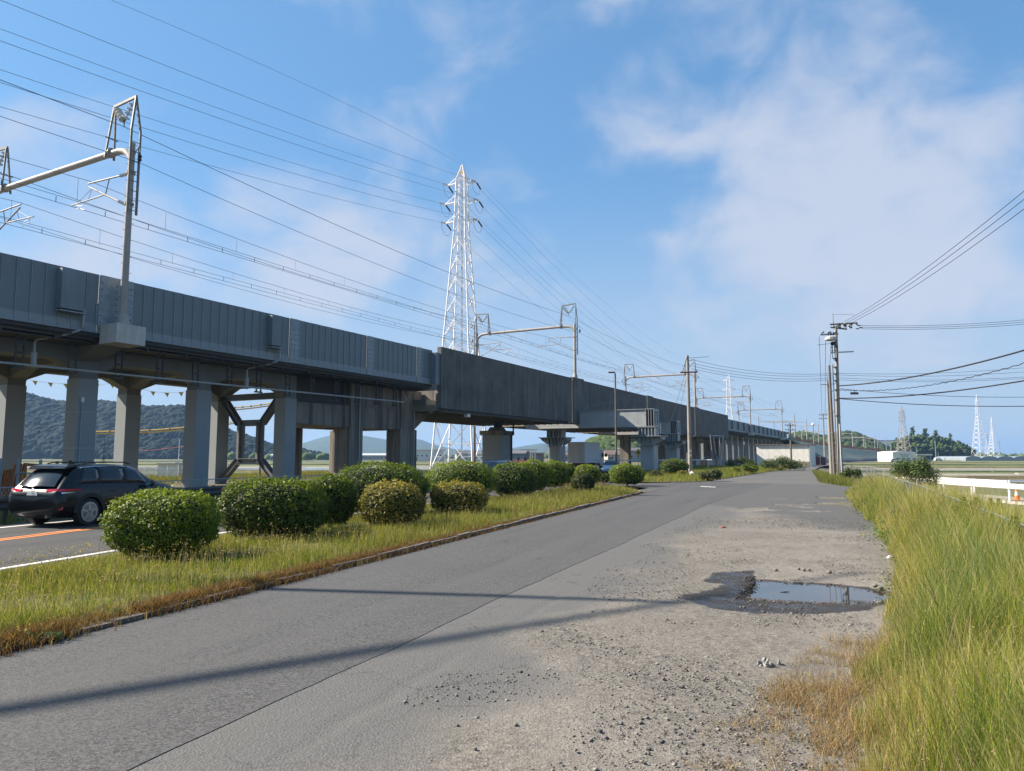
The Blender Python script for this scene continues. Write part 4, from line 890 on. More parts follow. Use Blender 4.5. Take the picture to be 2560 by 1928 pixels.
te = P2 + Vector((0, 0, at(1827, 937, 382).z + .6)); wire([top.lerp(te, i / 20) - Vector((0, 0, 4 * 9 * (i / 20) * (1 - i / 20))) for i in range(21)], .016, M_wire_hi, 'power_line', 'thin earth wire from the tip of the big white pylon to the next pylon', 'power line conductors')
# ================================================================== PLANTS
M_leaf = leafmat('shrub_leaf', 0.30, 0.55, 0.25); M_grass = leafmat('grass_blade', 0.42, 0.65, 0.15); M_core = mat('shrub_twigs', (0.010, 0.017, 0.005), 0.95, var=0.3, vscale=9)
M_bark = mat('bark', (0.12, 0.095, 0.07), 0.95, var=0.25, vscale=5)
def unit(v): return v / (np.linalg.norm(v, axis=1, keepdims=True) + 1e-9)
def leafcloud(name, P, Nn, size, aspect, C, m, droop=0.0, seed=0):
    """diamond leaves with a slight fold, centred at P facing Nn"""
    r = np.random.default_rng(seed); n = len(P); a = unit(np.cross(Nn, r.normal(size=(n, 3)))); b = np.cross(Nn, a); L_ = size[:, None] * .5; Wd = L_ * aspect
    v = np.stack([P - a * L_, P + b * Wd + Nn * L_ * .18, P + a * L_, P - b * Wd + Nn * L_ * .18], 1).reshape(-1, 3)
    f = np.arange(n * 4).reshape(n, 4); return npmesh(name, v, f, m, np.repeat(C, 4, axis=0))
def superpts(n, rng, e=3.2):
    d = unit(rng.normal(size=(n, 3))); k_ = (np.abs(d) ** e).sum(1) ** (-1 / e); return d * k_[:, None], d
def shrub(u0, u1, vt, vb, label, pal, n, leaf=.06, e=3.0, depth=.8, group='clipped roadside shrubs', zb=.05, name='clipped_shrub', rag=.06, dk=None):
    uc = (u0 + u1) / 2; p = gp(uc, vb, zb); hw = (u1 - u0) / 2 * p.y / F * .93; Yc = p.y + hw * .75; hw *= Yc / p.y; pc = at(uc, 1142, Yc); hd_ = hw * depth
    top = at(uc, vt, Yc + hd_ * .55).z - .02; hh = max(.25, (top - zb)); r = np.random.default_rng(int(uc * 7 + vb))
    t = thing(name, label, 'shrub', (pc.x, pc.y, zb), r.uniform(-.2, .2), group)
    S, d = superpts(n, r, e); keep = S[:, 2] > -.92; S = S[keep]; d = d[keep]; n = len(S)
    lump = 1 + .05 * np.sin(S[:, 0] * 5 + uc) * np.cos(S[:, 1] * 4 + 1) + .035 * np.sin(S[:, 2] * 9 + S[:, 0] * 7) + r.normal(size=n) * rag * .5 + (r.random(n) < .04) * r.random(n) * rag * 1.6
    lump -= np.abs(r.normal(size=n)) * .05
    sc = np.array([hw, hd_, hh / 2]) ; P = S * lump[:, None] * sc; P[:, 2] += hh / 2
    narrow = np.where(P[:, 2] < hh * .35, .86 + .14 * P[:, 2] / (hh * .35), 1.0); P[:, :2] *= narrow[:, None]
    nn = unit(np.sign(S) * np.abs(S) ** (e - 1) / sc + 1e-6); Nn = unit(nn * .9 + r.normal(size=(n, 3)) * .55 + np.array([0, 0, .35]))
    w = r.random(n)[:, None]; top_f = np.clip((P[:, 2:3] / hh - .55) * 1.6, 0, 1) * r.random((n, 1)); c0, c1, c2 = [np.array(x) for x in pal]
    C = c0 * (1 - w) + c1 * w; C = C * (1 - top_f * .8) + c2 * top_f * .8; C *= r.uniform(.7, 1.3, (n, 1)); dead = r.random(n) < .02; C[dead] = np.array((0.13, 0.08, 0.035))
    hol = (np.sin(S[:, 0] * 11 + uc) + np.sin(S[:, 1] * 12 + 2 * uc) + np.sin(S[:, 2] * 13 + 3 * uc)) < -1.25; kp_ = ~(hol & (r.random(n) < .3)); P, Nn, C = P[kp_], Nn[kp_], C[kp_]; n = len(P)
    na_ = max(8, n // 220); an = r.choice(n, na_, p=(lambda q_: q_ / q_.sum())(np.clip(P[:, 2] / hh, .15, 1) ** 3)); ln = r.uniform(.03, .09, na_) * (leaf / .06) ** .5; dv = unit(Nn[an] * .5 + np.array([0, 0, 1.0]) + r.normal(size=(na_, 3)) * .25); sh = [P[an] + dv * (ln * f__)[:, None] + r.normal(size=(na_, 3)) * .012 for f__ in np.linspace(.15, 1, 7)]
    P = np.concatenate([P] + sh); Nn = np.concatenate([Nn] + [unit(r.normal(size=(na_, 3)) + np.array([0, 0, .6])) for _ in sh]); C = np.concatenate([C] + [np.tile(c2, (na_, 1)) * r.uniform(.7, 1.1, (na_, 1)) for _ in sh]); n = len(P)
    me = leafcloud('foliage', P, Nn, leaf * r.uniform(.65, 1.3, n), .5, C, M_leaf, seed=int(uc)); inst(me, 'foliage', t)
    Vc = IV * .5; Vc = np.sign(IV) * np.abs(IV) ** .72; Vc = Vc / np.abs(Vc).max(0); core = Vc * np.array([hw * .84, hd_ * .84, hh * .44]); core[:, 2] += hh * .47
    inst(npmesh('twigs', core, IF, M_core), 'twigs', t)
    MB().tube([(0, 0, -.1), (.02, .01, hh * .5)], [.05, .03], 6).build('stem', M_bark, t)
    return t
GR = ((0.078, 0.122, 0.008), (0.155, 0.21, 0.013), (0.28, 0.325, 0.024)); DG = ((0.042, 0.072, 0.008), (0.09, 0.132, 0.013), (0.22, 0.27, 0.022)); GO = ((0.09, 0.10, 0.014), (0.21, 0.175, 0.026), (0.44, 0.35, 0.08))
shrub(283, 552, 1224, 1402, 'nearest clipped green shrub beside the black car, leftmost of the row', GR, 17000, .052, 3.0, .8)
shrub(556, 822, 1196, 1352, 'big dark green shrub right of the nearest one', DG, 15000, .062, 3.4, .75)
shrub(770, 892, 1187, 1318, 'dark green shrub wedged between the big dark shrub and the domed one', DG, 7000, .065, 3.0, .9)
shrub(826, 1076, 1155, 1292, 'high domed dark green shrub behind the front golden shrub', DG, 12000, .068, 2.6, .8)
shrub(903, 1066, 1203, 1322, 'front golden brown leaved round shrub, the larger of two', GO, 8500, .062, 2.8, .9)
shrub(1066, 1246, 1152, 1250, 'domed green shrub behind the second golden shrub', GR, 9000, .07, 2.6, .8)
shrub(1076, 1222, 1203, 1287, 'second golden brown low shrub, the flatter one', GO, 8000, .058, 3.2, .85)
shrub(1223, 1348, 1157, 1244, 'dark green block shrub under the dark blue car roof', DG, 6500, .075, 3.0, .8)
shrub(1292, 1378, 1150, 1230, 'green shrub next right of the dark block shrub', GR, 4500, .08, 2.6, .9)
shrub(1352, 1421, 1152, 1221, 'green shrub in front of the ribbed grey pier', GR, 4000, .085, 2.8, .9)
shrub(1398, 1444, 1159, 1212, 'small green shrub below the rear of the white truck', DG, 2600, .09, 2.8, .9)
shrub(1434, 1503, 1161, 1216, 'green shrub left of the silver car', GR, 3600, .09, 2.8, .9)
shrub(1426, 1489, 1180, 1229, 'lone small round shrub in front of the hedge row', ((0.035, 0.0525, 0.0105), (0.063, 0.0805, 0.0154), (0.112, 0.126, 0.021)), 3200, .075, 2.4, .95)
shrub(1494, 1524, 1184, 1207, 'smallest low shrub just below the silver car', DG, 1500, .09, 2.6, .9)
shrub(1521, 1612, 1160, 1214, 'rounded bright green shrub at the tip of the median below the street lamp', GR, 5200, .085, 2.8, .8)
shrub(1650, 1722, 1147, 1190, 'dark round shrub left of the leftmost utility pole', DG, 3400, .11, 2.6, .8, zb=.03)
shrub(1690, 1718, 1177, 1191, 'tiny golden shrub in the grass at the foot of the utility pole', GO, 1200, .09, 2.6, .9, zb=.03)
def wildbush(u0, u1, vt, vb, label, pal, n, leaf, zb=.0, seed=1, lobes=9, group='wild roadside bushes'):
    uc = (u0 + u1) / 2; p = gp(uc, vb, zb); hw = (u1 - u0) / 2 * p.y / F; Yc = p.y + hw * .5; pc = at(uc, 1142, Yc); hw *= Yc / p.y; hh = at(uc, vt, Yc).z - zb; r = np.random.default_rng(seed)
    t = thing('wild_bush', label, 'bush', (pc.x, pc.y, zb), 0, group); Ps = []; Ns = []
    for i in range(lobes):
        fx = r.uniform(-.78, .78); cz = hh * (1 - .75 * abs(fx) ** 1.7) * r.uniform(.45, .8); rad = np.array([hw * .34, hw * .32, hh * .34]) * r.uniform(.75, 1.15); cc = np.array([fx * hw, r.uniform(-.4, .4) * hw, cz]); m_ = n // lobes
        d = unit(r.normal(size=(m_, 3))); q = cc + d * rad * (r.random((m_, 1)) ** .45) * (1 + .25 * r.normal(size=(m_, 1)) * (r.random((m_, 1)) < .25)); Ps.append(q); Ns.append(unit(d + r.normal(size=(m_, 3)) * .6 + np.array([0, 0, .4])))
    P = np.concatenate(Ps); N_ = np.concatenate(Ns); P[:, 2] = np.maximum(P[:, 2], .03); w = r.random((len(P), 1)); c0, c1, c2 = [np.array(x) for x in pal]
    C = (c0 * (1 - w) + c1 * w); hi = (r.random((len(P), 1)) < .3) * 1.0; C = C * (1 - hi) + c2 * hi
    inst(leafcloud('foliage', P, N_, leaf * r.uniform(.6, 1.4, len(P)), .42, C, M_leaf, seed=seed), 'foliage', t)
    for i in range(9): MB().tube([(r.uniform(-.2, .2) * hw, r.uniform(-.15, .15) * hw, -.05), (r.uniform(-.4, .4) * hw, r.uniform(-.2, .2) * hw, hh * .4), (r.uniform(-.75, .75) * hw, r.uniform(-.3, .3) * hw, hh * r.uniform(.5, .8))], [.035, .022, .01], 5).build('branch', M_bark, t)
    return t
WG = ((0.035, 0.0595, 0.0126), (0.0595, 0.091, 0.0175), (0.112, 0.14, 0.035))
wildbush(1812, 1892, 1141, 1170, 'low leafy bush by the old fence posts under the far viaduct', WG, 4200, .16, seed=3)
wildbush(1888, 2010, 1140, 1177, 'wide rambling green bush in front of the white shed', WG, 6500, .16, seed=4, lobes=14)
wildbush(1835, 1900, 1158, 1186, 'dark bramble bush at the edge of the far road', DG, 3000, .13, seed=5)
wildbush(1735, 1812, 1172, 1204, 'grey green bramble mass right of the leftmost utility pole', ((0.042, 0.0595, 0.021), (0.07, 0.0875, 0.0315), (0.119, 0.133, 0.056)), 4000, .11, seed=6)
wildbush(2212, 2358, 1146, 1222, 'tall leafy green bush rising above the grass by the white guardrail', ((0.0315, 0.0595, 0.0126), (0.0595, 0.098, 0.021), (0.119, 0.168, 0.042)), 7000, .13, -.2, seed=8, lobes=13)
wildbush(2096, 2160, 1168, 1203, 'leafy weeds around the foot of the tall utility poles', WG, 2600, .12, seed=9)
wildbush(1614, 1660, 1176, 1197, 'straggly weeds at the corner of the next verge', ((0.049, 0.063, 0.021), (0.077, 0.091, 0.035), (0.126, 0.126, 0.056)), 1600, .10, seed=10)

# ---- grass
def blades(name, X, Y, Z, h, w, C, seed, bend=.35, nseg=3, label=None):
    r = np.random.default_rng(seed); n = len(X); th = r.random(n) * 6.283; ph = r.random(n) * 6.283; bd = h * bend * r.uniform(.2, 1.4, n); wx, wy = np.cos(th) * w * .5, np.sin(th) * w * .5; V_ = np.empty((n, nseg * 2 + 1, 3))
    for k_ in range(nseg + 1):
        t = k_ / nseg; ox = bd * t * t * np.cos(ph); oy = bd * t * t * np.sin(ph); oz = h * t * (1 - .12 * t * bend); q = (1 - t) ** .6
        if k_ < nseg:
            V_[:, 2*k_] = np.stack([X + ox - wx * q, Y + oy - wy * q, Z + oz], 1); V_[:, 2*k_+1] = np.stack([X + ox + wx * q, Y + oy + wy * q, Z + oz], 1)
        else: V_[:, 2*k_] = np.stack([X + ox, Y + oy, Z + oz], 1)
    fl = []
    for k_ in range(nseg - 1): fl += [(2*k_, 2*k_+1, 2*k_+3), (2*k_, 2*k_+3, 2*k_+2)]
    fl.append((2*nseg-2, 2*nseg-1, 2*nseg)); nv = nseg * 2 + 1
    Fc = (np.array(fl)[None] + (np.arange(n) * nv)[:, None, None]).reshape(-1, 3)
    me = npmesh(name, V_.reshape(-1, 3), Fc, M_grass, np.repeat(C, nv, axis=0)); o = inst(me, name); tag(o, label, 'grass', kind='stuff'); return o
def mixcol(r, n, pal, wts):
    idx = r.choice(len(pal), n, p=np.array(wts) / sum(wts)); return np.array(pal)[idx] * r.uniform(.7, 1.3, (n, 1)) + r.normal(size=(n, 3)) * .006
G_ = [(0.1225, 0.1663, 0.02188), (0.1925, 0.2056, 0.035), (0.2538, 0.2275, 0.05687), (0.3325, 0.2625, 0.1225), (0.07875, 0.1225, 0.01925)]
r = np.random.default_rng(11)
# median
N0 = 210000; L_ = np.array([(p.x, p.y) for p in MEDL]); R_ = np.array([(p.x, p.y) for p in MEDR]); wq = 1 / np.maximum(4, (L_[:, 1] + R_[:, 1]) / 2) ** 1.15; wq[(L_[:, 1] + R_[:, 1]) / 2 < 3] = 0; cdf = np.cumsum(wq) / wq.sum()
ti = np.interp(r.random(N0), np.concatenate([[0], cdf[:-1], [1]]), np.concatenate([[0], np.arange(1, len(cdf)), [len(cdf) - 1]])).clip(0, 58.999); i0 = ti.astype(int); f_ = (ti - i0)[:, None]; q = r.random(N0)
PL = L_[i0] * (1 - f_) + L_[i0 + 1] * f_; PR = R_[i0] * (1 - f_) + R_[i0 + 1] * f_; P = PL * (1 - q)[:, None] + PR * q[:, None]
wid = np.hypot(*(PR - PL).T); dk = (1 - q) * wid; dl = q * wid; Zb = -.13 + .165 * q + .06 * 4 * q * (1 - q)
keep = (dk > .02) & (dl > .08); dn = vnoise(P[:, 0], P[:, 1], .9, 3); keep &= (r.random(N0) < .62 + .4 * dn); P = P[keep]; dk = dk[keep]; dl = dl[keep]; Zb = Zb[keep]; n = len(P); pn = vnoise(P[:, 0], P[:, 1], 1.6, 4)
hb = np.clip(.17 + .09 * pn, .06, .30) * r.uniform(.45, 1.35, n); hb *= np.clip(.55 + dk * .9, .55, 1); hb *= np.clip(.16 + dl * .42, .16, 1)
Yd = P[:, 1]; C = mixcol(r, n, G_, (5, 5, 3, 1.2, 2)); red = r.random(n) < np.clip(1.15 - dk * 2.0, 0, .85) * np.clip(1.5 - Yd / 22, .25, 1); C[red] = mixcol(r, red.sum(), [(0.14, 0.0665, 0.0315), (0.189, 0.1085, 0.0525), (0.091, 0.042, 0.0245), (0.21, 0.154, 0.077)], (3, 3, 2, 2)); hb[red] *= .8
yel = (pn > .15) & (r.random(n) < .4); C[yel] = mixcol(r, yel.sum(), [(0.182, 0.168, 0.035), (0.231, 0.196, 0.07)], (2, 1))
blades('median_grass', P[:, 0], P[:, 1], Zb, hb, .0035 + .00038 * Yd, C, 12, .5, 3, 'uneven green and yellow grass with reddish weeds along the median kerb')
# seed heads on thin stalks, and dry weeds spilling over the kerb
ns = 9000; j = r.integers(0, n, ns); X = P[j, 0] + r.normal(size=ns) * .05; Yv = P[j, 1] + r.normal(size=ns) * .05; hs = r.uniform(.20, .40, ns) * np.clip(.4 + dk[j], .4, 1) * np.clip(.2 + dl[j] * .4, .2, 1)
blades('grass_stalks', X, Yv, Zb[j], hs, .0022 + .00028 * Yv, mixcol(r, ns, [(0.2856, 0.2268, 0.1092), (0.3528, 0.2772, 0.1596), (0.2184, 0.1848, 0.0756)], (2, 2, 2)), 13, .3, 3, 'thin tan seed stalks standing above the median grass')
hN = 9000; j = r.integers(0, ns, hN); th = r.normal(size=(hN, 3)); hp = np.stack([X[j] + r.normal(size=hN) * .02, Yv[j] + r.normal(size=hN) * .02, Zb[0] * 0 + .03 + hs[j] * r.uniform(.85, 1.12, hN)], 1)
tag(inst(leafcloud('seed_heads', hp, unit(th), .022 + .0006 * Yv[j], .5, mixcol(r, hN, [(0.266, 0.21, 0.112), (0.315, 0.252, 0.14)], (1, 1)), M_grass, seed=5), 'seed_heads'), 'tiny tan seed heads above the median grass', 'grass', kind='stuff')
na = 55000; a = 2 + 31 * r.random(na) ** 1.6; b = KB + r.normal(size=na) * .10 - .02; m_ = (vnoise(a, b * 0, 1.3, 8) > -.45) | (r.random(na) < .2); a = a[m_]; b = b[m_]; na = len(a); Xw = a * SPH + b * CPH; Yw = a * CPH - b * SPH
blades('kerb_weeds', Xw, Yw, np.where(b < KB + .03, .04, .003), r.uniform(.03, .13, na) * np.clip(1.6 - a / 16, .45, 1.2), .004 + .0004 * Yw, mixcol(r, na, [(0.168, 0.077, 0.035), (0.217, 0.126, 0.0595), (0.105, 0.049, 0.028), (0.231, 0.175, 0.098), (0.07, 0.091, 0.021)], (4, 3, 2, 2, 1)), 14, .8, 2, 'dry reddish brown weeds growing in the gutter along the kerb')
# right verge: tall grass
def fence_b(a): return np.interp(a, [0, 5, 10, 22, 39.7, 60], [2.05, 2.2, 2.55, 3.37, 4.05, 4.6])
NT = 290000; a = 1.8 + 43 * r.random(NT) ** 2.1; rb = np.interp(a, [-4, 4.5, 6.3, 6.8, 8.6, 9.2, 11.8, 17, 21, 35.4, 38, 40, 44, 45, 46, 50, 70], [0.3, .27, .41, .59, .77, 1.06, 1.42, 1.75, 1.85, 2.3, 3.4, 3.6, 3.2, 2.6, 2.3, 1.87, 2.2]); b = rb + (fence_b(a) + 2.2 - rb) * r.random(NT) ** 1.15
a += .12 * vnoise(b * 3, a * 3, 1, 5); de = b - rb - .18 * vnoise(a, a * 0, .5, 9); keep = de > 0; a, b, de = a[keep], b[keep], de[keep]; n = len(a); X = a * SPH + b * CPH; Y = a * CPH - b * SPH
zb = np.interp(b, [-9, 2.4, 3.2, 5.5, 7.5], [-.05, -.06, -.16, -.6, -.66]) + .0; pn = vnoise(X, Y, 1.4, 14); pn2 = vnoise(X, Y, .5, 15)
h = (.74 + .17 * pn + .12 * pn2) * np.clip(.22 + de * 1.25, .22, 1) * r.uniform(.55, 1.25, n); h *= np.interp(a, [0, 5, 9, 12, 20, 36, 45], [1.0, 1.0, 1.0, 1.0, .95, .8, .75]) * (1 + .38 * vnoise(X, Y, .8, 77)) * np.interp(b - fence_b(a), [-2.5, -.8, 2], [1, 1.12, 1.12])
C = mixcol(r, n, [(0.2128, 0.2744, 0.0392), (0.3136, 0.3248, 0.0504), (0.1176, 0.1792, 0.0336), (0.4032, 0.3472, 0.112), (0.4704, 0.3696, 0.168), (0.28, 0.224, 0.056)], (5, 4, 4.5, 2.6, 1.0, 1.5))
stw = (pn2 + .4 * pn > .22) & (r.random(n) < .5); C[stw] = mixcol(r, stw.sum(), [(0.42, 0.36, 0.15), (0.35, 0.31, 0.09), (0.48, 0.40, 0.21)], (2, 2, 1)); drk = (pn2 < -.3) & (r.random(n) < .6); C[drk] = mixcol(r, drk.sum(), [(0.085, 0.14, 0.03), (0.12, 0.17, 0.03)], (1, 1))
blu = (pn < -.25) & (a > 8) & (r.random(n) < .6); C[blu] = mixcol(r, blu.sum(), [(0.1522, 0.2233, 0.09135), (0.203, 0.2741, 0.1218), (0.1116, 0.1827, 0.0609)], (1, 1, 1))
dry = (r.random(n) < np.clip(.95 - de * 1.9, 0, .9) * np.clip(1.35 - a / 10, .25, .95)); C[dry] = mixcol(r, dry.sum(), [(0.37, 0.27, 0.14), (0.29, 0.18, 0.095), (0.43, 0.34, 0.20), (0.22, 0.21, 0.08)], (3, 2, 2, 2))
blades('verge_grass', X, Y, zb, h, .0030 + .00042 * Y, C, 22, .32, 4, 'tall bright green grass filling the right roadside verge')
nq = 34000; j = r.integers(0, n, nq); Yq = Y[j]; blades('verge_stalks', X[j] + r.normal(size=nq) * .04, Yq + r.normal(size=nq) * .04, zb[j], h[j] * r.uniform(1.0, 1.35, nq), .0026 + .00028 * Yq, mixcol(r, nq, [(0.384, 0.312, 0.156), (0.312, 0.288, 0.108), (0.432, 0.336, 0.204), (0.288, 0.204, 0.156)], (3, 3, 2, 1)), 24, .45, 4, 'thin tan flower stalks above the tall verge grass')
nq = 20000; j = r.integers(0, n, nq); hp = np.stack([X[j] + r.normal(size=nq) * .05, Y[j] + r.normal(size=nq) * .05, zb[j] + h[j] * r.uniform(.95, 1.25, nq)], 1); tag(inst(leafcloud('verge_seed_heads', hp, unit(r.normal(size=(nq, 3)) * np.array([1, 1, .3])),   .013 + .0007 * Y[j], .35, mixcol(r, nq, [(0.36, 0.3, 0.144), (0.3, 0.288, 0.108), (0.288, 0.204, 0.144)], (2, 2, 1)), M_grass, seed=6), 'verge_seed_heads'), 'tan seed heads above the tall verge grass', 'grass', kind='stuff')
nd = 40000; a = 2.6 + 4.6 * r.random(nd); b = np.interp(a, [2, 4.5, 6.0, 7.4], [-1.0, -.6, -.15, .3]) + np.abs(r.normal(size=nd)) * .5 + .5 * r.random(nd) ** 2; m_ = (.6 * vnoise(a * 2, b * 2, .8, 19) + .6 * vnoise(a, b, .13, 20) + .35 * r.normal(size=nd) > -.02); a, b = a[m_], b[m_]; nd = len(a)
blades('dry_grass', a * SPH + b * CPH, a * CPH - b * SPH, np.full(nd, -.03), r.uniform(.03, .15, nd) * np.clip(.35 + (b + .6) * .9, .25, 2.0), np.full(nd, .0042), mixcol(r, nd, [(0.34, 0.24, 0.13), (0.25, 0.13, 0.075), (0.40, 0.31, 0.19), (0.20, 0.18, 0.08)], (4, 3, 3, 1.5)), 23, .75, 3, 'tan and reddish dry grass thinning out over the gravel at lower right')
# far verges
nf = 60000; i0 = r.integers(0, 48, nf); f_ = r.random((nf, 1)); q = r.random(nf) ** .6; L2 = np.array([(p.x, p.y) for p in nv_left]); R2 = np.array([(p.x, p.y) for p in nv_right]); PL = L2[i0] * (1 - f_) + L2[i0 + 1] * f_; PR = R2[i0] * (1 - f_) + R2[i0 + 1] * f_; P = PL * (1 - q)[:, None] + PR * q[:, None]
P = P[P[:, 1] < 118]; n = len(P); blades('far_verge_grass', P[:, 0], P[:, 1], np.full(n, -.02), r.uniform(.12, .5, n), .006 + .00042 * P[:, 1], mixcol(r, n, G_, (4, 4, 3, 2, 2)), 31, .4, 2, 'rough grass on the verge beyond the junction')
nf = 26000; a = 44 + 44 * r.random(nf); rb = np.interp(a, [40, 46, 50, 70, 92, 120], [3.6, 2.6, 1.87, 2.2, 2.6, 4.4]); b = rb + np.abs(r.normal(size=nf)) * 1.0; n = nf; Y = a * CPH - b * SPH
blades('pole_verge_grass', a * SPH + b * CPH, Y, np.interp(b, [2.4, 3.2, 5.5], [-.05, -.16, -.6]), r.uniform(.15, .75, n) * np.where(a < 54, 1.0, .5), .006 + .0004 * Y, mixcol(r, n, [(0.126, 0.1554, 0.0294), (0.1848, 0.1848, 0.0504), (0.2352, 0.2016, 0.084), (0.0756, 0.1092, 0.0252)], (4, 3, 2, 2)), 32, .4, 2, 'grass around the utility poles on the right')
le = offset(CL, -3.25); nf = 34000; pts = np.array([(p.x, p.y) for p in le if 8 < p.y < 75]); tn = np.array([(p.x, p.y) for p in offset(CL, -7.5) if True]); i0 = r.integers(0, len(pts) - 1, nf); pr_ = np.array([(p.x, p.y) for p, p2 in zip(offset(CL, -11.5), le) if 8 < p2.y < 75]); q = r.random((nf, 1)); f_ = r.random((nf, 1)); A0 = pts[i0] * (1 - f_) + pts[i0 + 1] * f_; A1 = pr_[i0] * (1 - f_) + pr_[i0 + 1] * f_; P = A0 * (1 - q) + A1 * q
blades('left_verge_grass', P[:, 0], P[:, 1], np.full(nf, -.27), r.uniform(.12, .5, nf), .006 + .0005 * P[:, 1], mixcol(r, nf, G_, (5, 4, 2, 1, 3)), 33, .4, 2, 'grass beside the main road in front of the viaduct columns')
nf = 30000; sx = 18 + 60 * r.random(nf); Dx = 44 + 26 * r.random(nf); blades('field_edge_grass', sx * ST - Dx * CT, sx * CT + Dx * ST, np.interp(Dx, [44, 50, 70], [-.3, -.5, -.66]), r.uniform(.2, .8, nf), np.full(nf, .035), mixcol(r, nf, [(0.14, 0.1435, 0.028), (0.189, 0.161, 0.042), (0.091, 0.112, 0.021), (0.21, 0.147, 0.084)], (4, 3, 3, 2)), 34, .4, 2, 'yellow green weeds at the field edge behind the viaduct')

# tall dock plants and a silvery mugwort clump in the right verge
def dock(u, vt, Y, label):
    p = at(u, vt, Y); zb_ = -.12; hh = p.z - zb_; r_ = np.random.default_rng(int(u)); t = thing('dock_plant', label, 'plant', (p.x, p.y, zb_), 0, 'tall yellow green dock plants'); MB().tube([(0, 0, -.03), (0, 0, hh)], [.008, .004], 5).build('stem', mat('dock_stem', (0.154, 0.161, 0.035)), t)
    n = 900; z = hh * (1 - .62 * r_.random(n)); rad = .035 + .035 * np.sin((z / hh - .38) / .62 * PI).clip(0, 1); th = r_.random(n) * 6.283; rr = rad * np.sqrt(r_.random(n)); Pp = np.stack([np.cos(th) * rr, np.sin(th) * rr, z], 1)
    inst(leafcloud('seed_spike', Pp, unit(r_.normal(size=(n, 3))), np.full(n, .022), .7, mixcol(r_, n, [(0.21, 0.224, 0.0245), (0.154, 0.182, 0.021), (0.252, 0.245, 0.042)], (2, 2, 1)), M_grass), 'seed_spike', t)
    for i in range(5):
        th = r_.random() * 6.28; z = hh * .12 * (i + 1) * .8; d = Vector((math.cos(th), math.sin(th), 0)); s_ = Vector((-d.y, d.x, 0)) * .035; MB().add([Vector((0, 0, z)), d * .12 + s_ + Vector((0, 0, z + .09)), d * .27 + Vector((0, 0, z + .05)), d * .12 - s_ + Vector((0, 0, z + .09))], [(0, 1, 2, 3)]).build('leaf', mat('dock_leaf', (0.098, 0.133, 0.0245), 0.6), t)
for u, vt, Y, lb in [(2388, 1262, 10.6, 'thin dock plant just left of the thickest one by the fence'), (2407, 1242, 10.2, 'second dock plant spike left of the thickest one'), (2426, 1252, 9.6, 'thickest yellow green dock plant in the group'), (2440, 1243, 10.8, 'dock plant right behind the thickest one'), (2476, 1245, 11.5, 'slim dock plant standing against the chain fence'), (2537, 1290, 8.4, 'dock plant near the right picture edge by the fence'), (2497, 1246, 13.0, 'faint slim dock plant right of the middle of the fence')]:
    dock(u, vt, Y, lb)
wildbush(2222, 2262, 1262, 1345, 'silvery blue green mugwort clump at the edge of the tall grass', ((0.098, 0.133, 0.091), (0.14, 0.175, 0.133), (0.21, 0.238, 0.196)), 1800, .085, -.05, seed=21, lobes=6, group='mugwort')
wildbush(2290, 2345, 1245, 1330, 'pale green mugwort clump deeper in the tall grass', ((0.091, 0.126, 0.07), (0.126, 0.161, 0.098), (0.182, 0.21, 0.14)), 1800, .085, -.05, seed=22, lobes=6, group='mugwort')
# low green weeds at the kerb foot
for i, (u, v, lb) in enumerate([(70, 1610, 'green leafy weed at the kerb foot at the far lower left'), (125, 1604, 'small green weed right of the first one at the kerb'), (292, 1548, 'bright green weed in the gutter below the nearest shrub'), (490, 1475, 'pale green thistle on the kerb among red weeds'), (1075, 1342, 'green weed overhanging the kerb below the golden shrub')]):
    p = gp(u, v); r_ = np.random.default_rng(40 + i); t = thing('leafy_weed', lb, 'weed', p, 0, 'green weeds at the kerb'); n = 70; th = r_.random(n) * 6.28; rr = r_.random(n) * .11; Pp = np.stack([np.cos(th) * rr, np.sin(th) * rr, .02 + .07 * r_.random(n)], 1)
    inst(leafcloud('leaves', Pp, unit(np.stack([np.cos(th) * .5, np.sin(th) * .5, np.ones(n)], 1)), r_.uniform(.05, .09, n), .3, mixcol(r_, n, [(0.0595, 0.105, 0.021), (0.091, 0.133, 0.0315)], (1, 1)), M_leaf), 'leaves', t); MB().tube([(0, 0, -.02), (0, 0, .07)], .006, 5).build('stem', M_bark, t)

# ---- stones
def stones(name, X, Y, Z, s, C, m, label):
    r_ = np.random.default_rng(3); n = len(X); v0 = np.array([(1,0,0),(-1,0,0),(0,1,0),(0,-1,0),(0,0,1),(0,0,-1)], float); f0 = np.array([(0,2,4),(2,1,4),(1,3,4),(3,0,4),(2,0,5),(1,2,5),(3,1,5),(0,3,5)]); dv = v0[None] * r_.uniform(.6, 1.35, (n, 6, 1)); ang = r_.random(n) * 6.28; ca, sa = np.cos(ang)[:, None], np.sin(ang)[:, None]
    P = np.stack([(dv[..., 0] * ca - dv[..., 1] * sa) * s[:, None] + X[:, None], (dv[..., 0] * sa + dv[..., 1] * ca) * s[:, None] + Y[:, None], dv[..., 2] * s[:, None] * .6 + Z[:, None]], -1); Fc = (f0[None] + (np.arange(n) * 6)[:, None, None]).reshape(-1, 3)
    tag(inst(npmesh(name, P.reshape(-1, 3), Fc, m, np.repeat(C, 6, axis=0)), name), label, 'gravel', kind='stuff')
M_stone = leafmat('loose_stone', 0.0, 0.9, 0.3)
